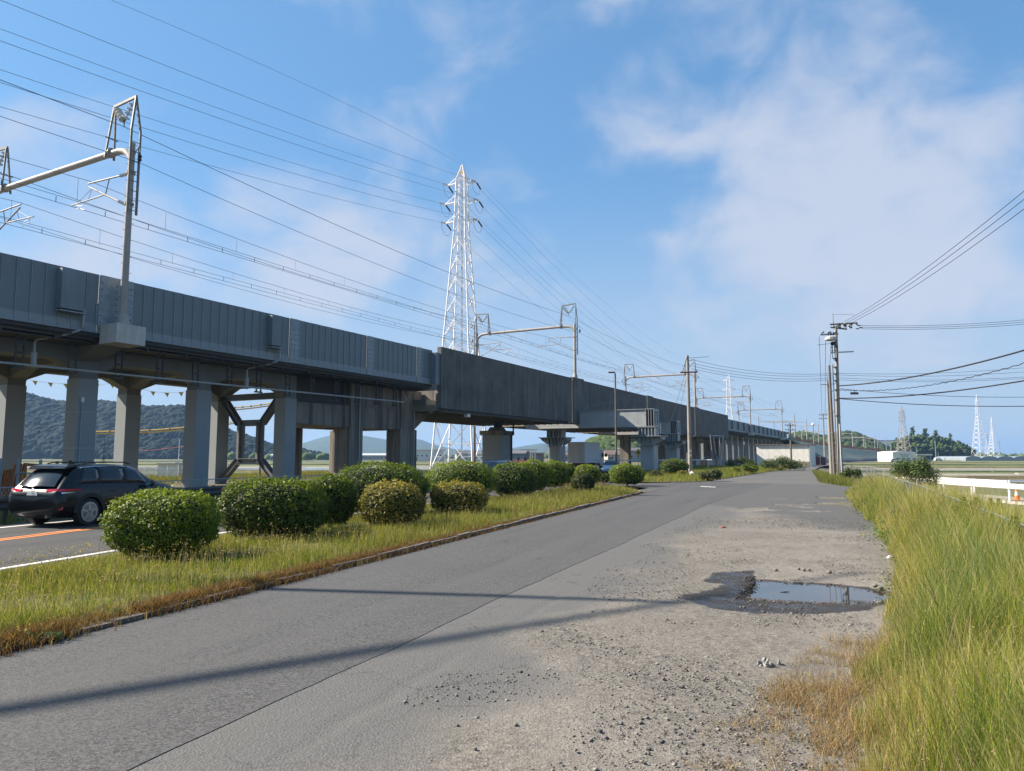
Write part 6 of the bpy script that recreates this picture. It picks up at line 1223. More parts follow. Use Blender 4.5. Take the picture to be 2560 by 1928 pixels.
p = at(424, 1190, 73); t = thing('white_hut', 'small cream box hut behind the lattice fence', 'hut', (p.x, p.y, -.66), .15); B(-.95, .95, -.7, .7, 0, 1.55).build('wall', mat('cream_paint', (0.62, 0.57, 0.48), 0.7), t); B(-1.05, 1.05, -.8, .8, 1.55, 1.68).build('roof', M_white_conc, t); MB().lathe([(.16, -.78), (.2, -.72), (.2, -.70)], (.3, 0, 1.05), 10, axis='y').build('vent_cap', M_white, t)
# bunting and yellow covered lines
def bunting(u0, v0, u1, v1, Y, n, label):
    p = at(u0, v0, Y); q = at(u1, v1, Y); t = thing('bunting_line', label, 'bunting', (p.x, p.y, 0), 0, 'flag lines behind the viaduct'); f = lambda x: p.lerp(q, x) - Vector((p.x, p.y, .35 * 4 * x * (1 - x)))
    MB().tube([f(i / 12) for i in range(13)], .012, 4, False).build('rope', M_wire, t)
    for i in range(n):
        c_ = f((i + .5) / n); MB().add([c_ + Vector((-.24, 0, 0)), c_ + Vector((.24, 0, -.02)), c_ + Vector((.03, .1, -.42)), c_ + Vector((-.24, .012, 0)), c_ + Vector((.24, .012, -.02)), c_ + Vector((.03, .112, -.42))], [(0,1,2),(5,4,3),(0,3,4,1),(1,4,5,2),(2,5,3,0)]).build('flag', mat('flag_yellow', (0.42, 0.30, 0.05), 0.8), t)
bunting(30, 943, 300, 958, 66, 7, 'yellow triangular flags on a rope left of the middle columns'); bunting(330, 966, 470, 978, 68, 4, 'yellow triangular flags on a rope between the two middle columns')
for i, (u0, v0, u1, v1, um, vm, lb) in enumerate([(200, 1080, 600, 1052, 400, 1074, 'long yellow covered cable behind the left columns'), (560, 1022, 760, 996, 640, 1014, 'yellow covered cable seen above the steel cross frame')]):
    p, q, m_ = at(u0, v0, 72), at(u1, v1, 72), at(um, vm, 72); t = thing('yellow_cable', lb, 'cable', (p.x, p.y, 0), 0, 'yellow covered cables'); O = Vector((p.x, p.y, 0))
    for dz in (0, .22): MB().tube([pt - O - Vector((0, 0, dz)) for pt in catmull([p, m_, q], 8)], .065, 6).build('sleeve', M_yellow, t)
    for j in range(7): c_ = catmull([p, m_, q], 8)[j * 2 + 1] - O; MB().lathe([(.09, -.05), (.09, .05)], c_, 8, axis='x').build('joint', M_darksteel, t)
red = at(340, 1127, 120); wire([at(300, 1118, 120), at(330, 1126, 120), at(380, 1126, 120), at(460, 1116, 120)], .03, mat('red_rope', (0.5, 0.12, 0.1)), 'red_rope', 'thin red rope line across the fields behind the viaduct', 'rope lines', 'rope')
t = thing('survey_tripod', 'thin dark tripod mast standing in the fields behind the column', 'tripod', at(258, 1163, 75)); O = t.location.copy(); O.z = -.64; t.location = O; zt = at(258, 1140, 75).z + .64
for an in (0, 2.1, 4.2): MB().tube([(.7 * math.cos(an), .7 * math.sin(an), 0), (0, 0, zt)], .03, 5).build('leg', M_darksteel, t)
MB().tube([(0, 0, 0), (0, 0, at(262, 1101, 75).z + .64)], .03, 5).build('mast', M_darksteel, t)
wp = simple_pole(447, 1098, 1190, 71, 'thin white post with box against the column edge', M_white, 0, .05); B(-.28, .02, -.1, .1, at(445, 1158, 71).z + .2, at(445, 1151, 71).z + .2).build('box', M_white, wp)
sl = simple_pole(651, 1080, 1190, 58, 'brown post with a small yellow lamp beside the steel cross frame', M_polebrown, 0, .09); B(-.16, .16, -.12, .12, at(651, 1087, 58).z + .2, at(651, 1075, 58).z + .2).build('lamp', M_yellow, sl)

# ================================================================== BUILDINGS
def house(u, vb, Y, w, d, h, label, wallc, roofc, rz=0.0, roofh=1.6, hip=False, zb=-.62, group='houses beyond the viaduct'):
    p = at(u, 1142, Y); t = thing('house', label, 'house', (p.x, p.y, zb), rz, group); B(-w/2, w/2, -d/2, d/2, 0, h).build('wall', wallc, t); e = .5
    rf = MB().prism([(-d/2 - e, h), (d/2 + e, h), (d/2 + e, h + .12), (0, h + roofh), (-d/2 - e, h + .12)], 'x', -w/2 - e, w/2 + e).build('roof', roofc, t); B(-w/2 - e, w/2 + e, -.12, .12, h + roofh - .05, h + roofh + .12).build('ridge', roofc, rf)
    for i in range(max(2, int(w / 2.6))):
        x = -w/2 + (i + .5) * w / max(2, int(w / 2.6)); wn = B(x - .55, x + .55, -d/2 - .05, -d/2 - .01, h * .38, h * .38 + 1.1).build('window', M_white, t); B(x - .48, x + .48, -d/2 - .07, -d/2 - .05, h * .38 + .07, h * .38 + 1.03).build('pane', M_glassd, wn)
    B(-w/2 + .3, -w/2 + 1.2, -d/2 - .05, -d/2 - .01, 0, 2.0).build('door', M_polebrown, t); return t
Wc = mat('house_cream', (0.4125, 0.375, 0.3225), 0.85); Wg = mat('house_grey', (0.2625, 0.2625, 0.27), 0.85); Wd = mat('house_dark', (0.09, 0.09, 0.105), 0.8); Rt = mat('roof_tile_grey', (0.1275, 0.1237, 0.1275), 0.6, var=0.2, vscale=2); Rb = mat('roof_tile_brown', (0.2025, 0.1425, 0.1162), 0.7, var=0.2, vscale=2)
house(1530, 1150, 294, 7.5, 7, 3.0, 'brown tiled house left of the street lamp pole under the beam', Wc, Rb, .35, 2.2); house(1572, 1150, 317, 9, 7, 4.8, 'grey roofed two storey house behind the yellow sign', Wg, Rt, .2, 1.6); house(1600, 1150, 333, 6, 6, 3.6, 'small pale house right of the yellow sign', mat('house_white', (0.525, 0.525, 0.525), .8), Rt, .1, .8)
house(1296, 1150, 356, 9, 8, 3.8, 'dark walled house with pale roof edge between the piers', Wd, Rt, -.3, 1.8); house(1318, 1150, 418, 8, 7, 4.6, 'blue grey house behind the thin far poles', Wg, Rt, .2, 1.8); house(1345, 1150, 325, 5, 6, 3.8, 'brown box building left of the ribbed pier', mat('house_brown', (0.15, 0.1125, 0.0975), .85), Rt, 0, .3)
house(1420, 1150, 372, 8, 7, 3.0, 'house with brown roof glimpsed left of the truck', Wc, Rb, .4, 2.0); house(1195, 1150, 403, 9, 7, 3.6, 'white gabled house behind the pylon foot at right', mat('house_white', (0.525, 0.525, 0.525), .8), Rt, -.2, 2.0); house(1155, 1150, 465, 8, 7, 4.2, 'cream house seen through the pylon legs', Wc, Rt, .2, 1.6); house(1075, 1150, 420, 16, 9, 6, 'white block building left of the pylon on the plain', mat('house_white', (0.525, 0.525, 0.525), .8), Rt, 0, .5); house(930, 1150, 520, 46, 12, 3.2, 'long low pale roofed shed on the plain between the columns', Wg, mat('pale_roof', (0.45, 0.465, 0.48), .6), 0, 1.6)
house(700, 1150, 430, 9, 8, 3.0, 'small white shed in the fields near the wooded hill', mat('house_white', (0.525, 0.525, 0.525), .8), mat('pale_roof', (0.45, 0.465, 0.48), .6), 0, .8)
for i, (u, lb) in enumerate(((1293, 'orange excavator body parked far away between the piers'), (1310, 'second orange machine right of the first between the piers'))):
    p = at(u, 1142, 200); t = thing('digger', lb, 'machine', (p.x, p.y, -.62), 0, 'orange machines beyond the viaduct'); B(-.95, .95, -.5, .5, .1, .6).build('tracks', M_black, t); B(-.8, .5, -.5, .5, .6, 1.25).build('body', mat('machine_orange', (0.75, 0.2, 0.08), .5), t); B(.0, .6, -.45, .1, 1.25, 2.0).build('cab', M_glassd, t); MB().bar((.6, .2, 1.0), (1.5, .2, 1.7), .15).bar((1.5, .2, 1.7), (1.9, .2, .7), .13).build('arm', MATS['machine_orange'], t)
# white shed by the far viaduct
ps = gp(2026, 1166); dS = ps.x * -CT + ps.y * ST; sS = ps.x * ST + ps.y * CT; t = thing('white_shed', 'low white shed with corrugated roof below the end of the viaduct', 'shed', (ps.x, ps.y, -.1), VRZ)
M_shed = mat('shed_cream', (0.72, 0.69, 0.62), 0.75, var=0.05, vscale=1)
hs_ = at(2026, 1112, ps.y).z + .1
for i in range(9): B(-.0, .12, .02 + i * .98, .98 + i * .98, .0 if i > 3 else .9, hs_).build('wall_panel', M_shed, t)
B(.12, 9, 0, 8.85, 0, hs_ - .02).build('body', M_shed, t)
rm = MB()
for i in range(30): rm.box(-.35, 9.3, -.2 + i * .31, -.2 + i * .31 + .16, hs_ + .02, hs_ + .12)
rm.box(-.3, 9.2, -.2, 9.15, hs_, hs_ + .05); rm.build('corrugated_roof', mat('shed_roof', (0.22, 0.19, 0.16), .8), t)
for r_ in range(4):
    for c_ in range(8): B(-.14, -.01, -.2 + c_ * .52, .3 + c_ * .52, r_ * .235, r_ * .235 + .22).build('block', mat('block_brown', (0.30, 0.26, 0.22), .95, var=.2, vscale=3, coord='World'), t)
MB().tube([(-.12, .12, 0), (-.12, .12, hs_)], .05, 6).build('downpipe', M_galv, t)
t = thing('rusty_gate', 'pair of dark red gate leaves right of the white shed', 'gate', gp(2038, 1163)); 
for dx in (0, 1.15): B(dx, dx + .95, -.05, .05, 0, 1.6).build('gate_leaf', mat('dark_red_paint', (0.10, 0.035, 0.04), .7), t)
for x in (-.08, 1.02, 2.2): B(x, x + .1, -.06, .06, -.1, 1.8).build('gate_post', M_galv, t)
# depot, canopy, warehouse, greenhouse
p = at(2261, 1142, 335); t = thing('depot_building', 'cream depot hall with curved roof and dark lettering in the fields', 'building', (p.x, p.y, -.66)); xw = at(2289, 1142, 335).x - p.x; xl = at(2232, 1142, 335).x - p.x; hz = at(2261, 1129, 335).z + .66; M_dep = mat('depot_cream', (0.70, 0.66, 0.58), .8, var=.04)
MB().prism([(xl, 0), (xw, 0), (xw, hz - .25), (xw * .5, hz + .15), (0, hz + .25), (xl * .5, hz + .15), (xl, hz - .25)], 'y', 0, 14).build('wall', M_dep, t)
for i in range(4): wn = B(xl + 1.5 + i * 2.6, xl + 2.9 + i * 2.6, -.06, -.01, 1.25, 1.75).build('window', M_white, t); B(xl + 1.6 + i * 2.6, xl + 2.8 + i * 2.6, -.08, -.06, 1.3, 1.7).build('pane', M_glassd, wn)
for row, (z, n_, x0) in enumerate(((3.0, 10, -1.9), (2.3, 7, -1.2))):
    for i in range(n_):
        if i % 4 == 3: continue
        g = MB().box(x0 + i * .42, x0 + i * .42 + .3, -.05, -.01, z + .40, z + .46).box(x0 + i * .42 + .03, x0 + i * .42 + .09, -.05, -.01, z, z + .4).box(x0 + i * .42 + .2, x0 + i * .42 + .27, -.05, -.01, z + .1 * (i % 2), z + .4).box(x0 + i * .42, x0 + i * .42 + .3, -.048, -.012, z + .16, z + .22); g.build('lettering', M_darksteel, t)
B(xl + 2.6, xl + 3.8, -.06, -.01, .2, .55).build('low_window', M_glassd, t); B(xw, xw + 4.0, .5, 8, 0, 2.6).build('annex', M_dep, t); B(xw + .2, xw + 7.4, -1, 9, 2.9, 3.55).build('canopy', M_dep, t)
for x in (xw + 4.8, xw + 7.0): B(x, x + .2, 0, .2, 0, 2.9).build('canopy_post', M_white_conc, t)
B(xw + 4.0, xw + 7.2, 8.5, 8.7, 0, 2.9).build('back_wall', Wd, t)
p0 = at(2160, 1142, 680); p1 = at(2250, 1142, 680); hz = at(2200, 1103, 680).z + .66; t = thing('warehouse', 'big white warehouse with dark roof edge between the trees', 'building', (p0.x, p0.y, -.66)); B(0, p1.x - p0.x, 0, 40, 0, hz).build('wall', mat('warehouse_white', (0.75, 0.76, 0.76), .7, var=.05), t); B(-.4, p1.x - p0.x + .4, -.4, 40.4, hz, hz + .7).build('roof_edge', Wd, t)
for i in range(7): x = (p1.x - p0.x) * (i + .5) / 7; B(x - .1, x + .1, -.12, -.01, 0, hz).build('wall_rib', Wg, t)
p0 = at(2414, 1142, 400); t = thing('greenhouse', 'long pale vinyl greenhouse behind the paddies at the right', 'greenhouse', (p0.x, p0.y, -.66)); M_vin = mat('vinyl', (0.24, 0.27, 0.29), .35, var=.08, vscale=.3)
for i in range(6):
    prof = [(9 * i, 0), (9 * i + 8.8, 0), (9 * i + 8.8, 1.5)] + [(9 * i + 4.4 + 4.4 * math.cos(a_), 1.5 + 1.1 * math.sin(a_)) for a_ in np.linspace(.3, PI - .3, 7)] + [(9 * i, 1.5)]; MB().prism(prof, 'y', 0, 30).build('bay', M_vin, t)
# parked vehicles at the depot
for i, (u, Yv, lb) in enumerate(((2236, 300, 'tiny pale car parked left of the depot'), (2316, 340, 'tiny white van parked under the depot canopy'), (2345, 400, 'tiny white vehicle at the foot of the tree mound'))):
    p = at(u, 1142, Yv); t = thing('parked_car', lb, 'car', (p.x, p.y, -.66), 0, 'parked cars at the depot'); MB().prism([(-2.1, .25), (2.1, .25), (2.1, .8), (1.3, .9), (.8, 1.4), (-1.5, 1.45), (-2.1, .9)], 'y', -.8, .8).build('body', M_white, t, bevel=.05); MB().prism([(1.15, .92), (.75, 1.32), (-1.35, 1.36), (-1.7, .95)], 'y', -.82, .82).build('window', M_glassd, t)
    for x in (-1.3, 1.3): MB().lathe([(.3, -.85), (.3, .85)], (x, 0, .3), 12, axis='y').build('wheel', M_black, t)

# ================================================================== EMBANKMENT
EP = []; q = V(262, 39.6); an = TH
for i in range(44): EP.append((q.copy(), an)); q = q + Vector((math.sin(an), math.cos(an), 0)) * 8; an += math.radians(.33)
emb = MB(); nE = len(EP); prof = [(-18, -.66), (-6.5, 0), (-5.5, .25), (5.5, .25), (6.5, 0), (17, -.66)]; vs = []
for i, (q, an) in enumerate(EP):
    zt = 7.4 - 3.4 * i / nE; rt = Vector((math.cos(an), -math.sin(an), 0))
    for d, z in prof: w = q + rt * (d if abs(d) < 8 else math.copysign(6.5 + (zt + .66) * 1.45, d)); vs.append((w.x, w.y, -.66 if z < -.5 else zt + z))
M_slope = mat('slope_green', (0.08625, 0.105, 0.04125), .95, var=.3, vscale=.15, coord='World'); me = npmesh('embankment', np.array(vs), grid_faces(nE, 6)[:, ::-1], M_slope); structure(inst(me, 'embankment'))
fr = thing('slope_frame', 'rows of pale green frame beams laid on the embankment slope', 'retaining frame'); fr.location = (EP[0][0].x, EP[0][0].y, 0); O = fr.location.copy(); M_frame = mat('frame_concrete', (0.55, 0.58, 0.52), .9)
def slopept(i, f, lift=.15):
    q, an = EP[i]; zt = 7.4 - 3.4 * i / nE; rt = Vector((math.cos(an), -math.sin(an), 0)); d = 6.5 + (zt + .66) * 1.45 * f; w = q + rt * d; return Vector((w.x, w.y, zt - (zt + .66) * f + lift))
for i in range(2, nE - 2):
    MB().bar(slopept(i, .02) - O, slopept(min(nE - 1, i + 1), .92) - O, .55, .4).build('frame_rib', M_frame, fr)
rs_ = thing('rust_fence', 'rust coloured fence along the top edge of the embankment', 'fence'); rs_.location = O
for i in range(0, nE - 1):
    p, q = slopept(i, -.03, .1) - O, slopept(i + 1, -.03, .1) - O; h_ = random.uniform(.9, 1.9); MB().add([p, q, q + Vector((0, 0, h_)), p + Vector((0, 0, h_ * .9)), p + Vector((.1, .1, 0)), q + Vector((.1, .1, 0)), q + Vector((.1, .1, h_)), p + Vector((.1, .1, h_ * .9))], [(0,1,2,3),(7,6,5,4),(3,2,6,7),(0,3,7,4),(1,5,6,2)]).build('rusty_panel', M_rust, rs_)
rw = thing('retaining_wall', 'pale retaining wall with dark fence at the foot of the embankment', 'wall'); rw.location = O
for i in range(3, nE - 1):
    p, q = slopept(i, 1.03, 0) - O, slopept(i + 1, 1.03, 0) - O; p.z = q.z = -.66
    for z0, z1, mm, nm, dd in ((0, 1.7, M_white_conc, 'wall_block', 0), (0, .9, mat('navy_fence', (0.035, 0.045, 0.075), .6), 'fence_panel', 1.6)):
        off_ = Vector((.88, -.48, 0)) * dd; MB().add([p + off_ + Vector((0, 0, z0)), q + off_ + Vector((0, 0, z0)), q + off_ + Vector((0, 0, z1)), p + off_ + Vector((0, 0, z1)), p + off_ + Vector((-.15, .1, z0)), q + off_ + Vector((-.15, .1, z0)), q + off_ + Vector((-.15, .1, z1)), p + off_ + Vector((-.15, .1, z1))], [(0,1,2,3),(7,6,5,4),(3,2,6,7),(0,3,7,4),(1,5,6,2)]).build(nm, mm, rw)
gm1 = meshof(MB().tube([(0, 0, -.3), (0, 0, 9.5)], [.2, .15], 8), 'post', M_mast); gm2 = meshof(MB().tube([(0, 0, 0), (1, 0, 0)], .13, 8), 'beam', M_mast); gm3 = meshof(MB().tube([(0, 0, 0), (2.6, 0, .5)], .05, 6), 'cantilever_tube', M_bracket)
ords = ['first', 'second', 'third', 'fourth', 'fifth', 'sixth', 'seventh', 'eighth', 'ninth', 'tenth', 'eleventh']
for k_, i in enumerate(range(2, 42, 4)):
    q, an = EP[i]; zt = 7.4 - 3.4 * i / nE + .2; t = thing('embankment_gantry', '%s overhead line gantry along the embankment counting from the viaduct end' % ords[k_], 'catenary mast', (q.x, q.y, zt), -an, 'overhead line gantries on the embankment')
    for x in (-6.3, 6.3): inst(gm1, 'post', t, (x, 0, 0)); inst(gm3, 'cantilever_tube', t, (x, 0, 5.5), (0, 0, 0 if x < 0 else PI))
    inst(gm2, 'beam', t, (-6.3, 0, 8.6 if k_ % 3 else 7.2), (0, 0, 0), (12.6, 1, 1))
# road beside the embankment
pr_ = [slopept(i, 1.03, 0) for i in range(3, nE - 1)]; structure(strip([p + Vector((1.8, -1.0, 0)) for p in pr_], [p + Vector((6.2, -3.2, 0)) for p in pr_], -.60).build('side_lane', M_worn))

# ================================================================== TREE MOUND
moundc = at(2334, 1142, 560); structure(inst(npmesh('mound', np.array([(moundc.x + 31 * c_[0], moundc.y + 18 * c_[1], -.7 + 5.0 * max(0, c_[2])) for c_ in IV]), IF, mat('hill_soil', (0.05, 0.065, 0.03), 0.95), smooth=True), 'mound'))
def mtree(u, vt, Y, wpx, label, conifer=False, seed=0, base=(0.03375, 0.05625, 0.018), hi=(0.07125, 0.09375, 0.02625)):
    p = at(u, 1142, Y); z1 = at(u, vt, Y).z; w = wpx * Y / F; r_ = np.random.default_rng(seed); t = thing('mound_tree', label, 'tree', (p.x, p.y, -.6), 0, 'trees on the mound'); hh = z1 + .6
    MB().tube([(0, 0, -.2), (0, 0, hh * .9)], [.35, .08], 6).build('trunk', M_bark, t); n = 150 if not conifer else 80
    if conifer: f = r_.random(n); z = hh * (.42 + .56 * f); rr = w * .5 * (1 - f * .75) * np.sqrt(r_.random(n)); rad = w * r_.uniform(.06, .13, n)
    else: d = unit(r_.normal(size=(n, 3))) * (r_.random((n, 1)) ** .35); z = hh * .58 + d[:, 2] * hh * .36; rr = np.hypot(d[:, 0], d[:, 1]) * w * .46; rad = w * r_.uniform(.05, .11, n)
    th = r_.random(n) * 6.283; me = crowns('crown', np.stack([rr * np.cos(th), rr * np.sin(th), z], 1), rad, seed, base, hi, 1); inst(me, 'crown', t)
mt = [(2252, 1092, 445, 44), (2278, 1084, 450, 52), (2306, 1083, 455, 54), (2334, 1086, 452, 54), (2360, 1090, 455, 52), (2385, 1097, 452, 50), (2408, 1106, 450, 44), (2424, 1118, 447, 30), (2262, 1108, 436, 40), (2292, 1104, 436, 46), (2322, 1106, 436, 46), (2352, 1108, 436, 46), (2380, 1114, 436, 44), (2404, 1122, 436, 38)]
wrd = ['leftmost', 'second', 'third', 'fourth', 'fifth', 'sixth', 'seventh', 'rightmost']
for i, (u, v, Y, w) in enumerate(mt): mtree(u, v, Y + 100, w, 'broadleaf tree in the %s row of the mound, %s from the left' % (('back', wrd[i]) if i < 8 else ('front', wrd[i - 8] if i < 13 else 'sixth')), False, 200 + i)
for i, (u, v, w, lb) in enumerate(((2285, 1066, 26, 'leftmost dark conifer poking above the mound'), (2316, 1071, 30, 'second dark conifer poking above the mound'), (2343, 1075, 22, 'third dark conifer poking above the mound'), (2379, 1081, 18, 'thin sparse conifer at the right of the mound'))): mtree(u, v, 566, w, lb, True, 300 + i, (0.035, 0.06, 0.03), (0.07, 0.09, 0.045))
# ================================================================== VEHICLES
def car(loc, rz, prof, Wd_, paint, label, name, cat, group=None, wheels=(.95, 3.6), wr=.34, cab=(.2, 3.2)):
    """prof rows: x, z_low, z_belt, z_top, half width factor, roof half width factor (rear to front)"""
    t = thing(name, label, cat, loc, rz, group); W2 = Wd_ / 2; rows = []
    for x, zl, zb, zt, wf, wt in prof:
        zb = min(zb, zt - .04); w = W2 * wf; tw = W2 * wt
        half = [(0, zl), (w * .80, zl), (w * .95, zl + .10), (w, zl + (zb - zl) * .42), (w * .992, zl + (zb - zl) * .72), (w * .965, zb - .02), (w * .93, zb), (w * .93 + (tw - w * .93) * .5, zb + (zt - zb) * .5), (tw, zb + (zt - zb) * .86), (tw * .80, zt - .015), (0, zt)]
        rows.append([(x, -y, z) for y, z in half] + [(x, y, z) for y, z in half[-2:0:-1]])
    nr = len(rows); nc = len(rows[0]); vs = np.array(rows).reshape(-1, 3); fs = []
    for i in range(nr - 1):
        for j in range(nc): fs.append((i*nc+j, i*nc+(j+1) % nc, (i+1)*nc+(j+1) % nc, (i+1)*nc+j))
    fs.append(tuple(range(nc))); fs.append(tuple((nr-1)*nc + j for j in range(nc))[::-1])
    o = MB().add([tuple(v) for v in vs], fs).build('body', paint, t, smooth=False); o.data.shade_smooth(); md = o.modifiers.new('sub', 'SUBSURF'); md.levels = 1; md.render_levels = 2
    cuts = MB()
    for xw in wheels:
        for sd in (-1, 1): cuts.lathe([(wr * 1.13, sd * W2 * .62), (wr * 1.13, sd * W2 * 1.3)] if sd > 0 else [(wr * 1.13, -W2 * 1.3), (wr * 1.13, -W2 * .62)], (xw, 0, wr), 24, axis='y')
    co = cuts.build('cutter', M_black); bmod = o.modifiers.new('arches', 'BOOLEAN'); bmod.operation = 'DIFFERENCE'; bmod.object = co; bmod.solver = 'EXACT'; md.levels = 2; co.parent = t; bpy.context.view_layer.update()
    me2 = bpy.data.meshes.new_from_object(o.evaluated_get(bpy.context.evaluated_depsgraph_get())); o.modifiers.clear(); o.data = me2; bpy.data.objects.remove(co)
    me2.shade_smooth(); 
    try: me2.set_sharp_from_angle(angle=math.radians(50))
    except Exception: pass
    P = np.array(rows)
    def surf(x, jf, side):
        """point on the loft at length x and ring position jf on one side (side -1 = right hand)"""
        xs = P[:, 0, 0]; i = int(np.clip(np.searchsorted(xs, x) - 1, 0, nr - 2)); f = (x - xs[i]) / (xs[i+1] - xs[i]); j = int(jf); g = jf - j; a = P[i, j] * (1 - f) + P[i+1, j] * f; b = P[i, j+1] * (1 - f) + P[i+1, j+1] * f; p = a * (1 - g) + b * g
        return Vector((p[0], p[1] if side < 0 else -p[1], p[2]))
    t_surf = surf
    for sd in (-1, 1):
        for xw in wheels:
            y0 = sd * (W2 - .235); wh = MB().lathe([(wr * .70, -.115), (wr * .95, -.11), (wr, -.07), (wr, .07), (wr * .95, .11), (wr * .70, .115)], (xw, y0 + sd * .09, wr), 22, axis='y').build('tyre', M_black, t, smooth=True)
            B_ = MB().lathe([(wr * .70, -.02), (wr * .70, .02)], (xw, y0 + sd * .17, wr), 20, axis='y').build('wheel_disc', M_black, wh); rim = MB().lathe([(wr * .72, -.02), (wr * .71, .035), (wr * .64, .035), (wr * .61, -.02)], (xw, y0 + sd * .20, wr), 22, axis='y')
            for k_ in range(5):
                a_ = k_ * 2 * PI / 5 + .35; rim.bar((xw, y0 + sd * .21, wr), (xw + wr * .64 * math.cos(a_), y0 + sd * .21, wr + wr * .64 * math.sin(a_)),   .03, .055)
            rim.lathe([(.05, -.02), (.05, .03)], (xw, y0 + sd * .205, wr), 10, axis='y'); rim.build('alloy_rim', mat('alloy', (0.42, 0.42, 0.44), .35, metal=.8, var=0), wh)
            ar = MB(); n_ = 14
            for k_ in range(n_):
                a0 = PI * k_ / n_ - .0; a1 = PI * (k_ + 1) / n_; q = lambda a_, r_: (xw + r_ * math.cos(a_), sd * (W2 * .985), wr + r_ * math.sin(a_)); q2 = lambda a_, r_: (xw + r_ * math.cos(a_), sd * (W2 * 1.012), wr + r_ * math.sin(a_))
                ar.add([q2(a0, wr * 1.10), q2(a1, wr * 1.10), q2(a1, wr * 1.34), q2(a0, wr * 1.34), q(a0, wr * 1.10), q(a1, wr * 1.10), q(a1, wr * 1.38), q(a0, wr * 1.38)], [(0,1,2,3),(2,6,7,3),(0,4,5,1)])
            ar.build('wheel_arch', M_black, t, smooth=True); MB().lathe([(wr * 1.11, -.3), (wr * 1.11, .0)], (xw, sd * (W2 * .99), wr), 20, axis='y').build('arch_hollow', M_black, t) if False else None
    return t, surf
def panel(t, surf, xs, j0, j1, m, name, side, off=.008, n=6, trim=None):
    """thin skin panel lying on the body between two x ranges (bottom, top) and ring positions"""
    (xb0, xb1), (xt0, xt1) = xs; mb = MB(); vs = []; pts = [[surf(xb0 + (xb1 - xb0) * i / n + ((xt0 - xb0) * (1 - i / n) + (xt1 - xb1) * i / n) * g, j0 + (j1 - j0) * g, side) for i in range(n + 1)] for g in (0, .25, .5, .75, 1)]
    for rw_ in pts:
        for p in rw_: vs.append((p.x, p.y + side * off * (1 if j1 < 9 else .3), p.z + (off if j1 > 8.5 else 0)))
    mb.add(vs, [(a*(n+1)+b, a*(n+1)+b+1, (a+1)*(n+1)+b+1, (a+1)*(n+1)+b) for a in range(4) for b in range(n)]); o = mb.build(name, m, t, smooth=True); md = o.modifiers.new('thick', 'SOLIDIFY'); md.thickness = .006; md.offset = 0; return o
M_suv = mat('black_car_paint', (0.004, 0.0045, 0.006), 0.25, var=0, coat=0.35, spec=0.25)
suvprof = [(0.00,.42,.72,.80,.80,.70),(.06,.32,.80,.92,.90,.80),(.16,.26,.90,1.04,.955,.82),(.30,.24,.96,1.20,.98,.78),(.46,.22,1.0,1.38,.99,.76),(.62,.22,1.02,1.52,1.0,.745),(.80,.21,1.03,1.575,1.0,.735),(1.25,.20,1.02,1.605,1.0,.73),(1.9,.20,1.0,1.62,1.0,.73),(2.45,.20,.985,1.585,1.0,.73),(2.75,.20,.975,1.50,1.0,.73),(3.05,.20,.97,1.32,1.0,.745),(3.32,.20,.965,1.10,.995,.79),(3.6,.20,.95,1.04,.985,.82),(4.05,.22,.86,.97,.95,.80),(4.32,.26,.74,.84,.87,.72),(4.44,.36,.60,.68,.74,.6)]
RR = gp(213, 1314, MAINZ); hdg = math.radians(15.5); fx = Vector((math.sin(hdg), math.cos(hdg), 0)); rx = Vector((fx.y, -fx.x, 0)); org = RR - fx * .95 - rx * (.78)
suv, sf = car((org.x, org.y, MAINZ), PI / 2 - hdg, suvprof, 1.83, M_suv, 'black sport utility car driving away on the main road at the left', 'black_car', 'car', None, (.95, 3.60), .36)
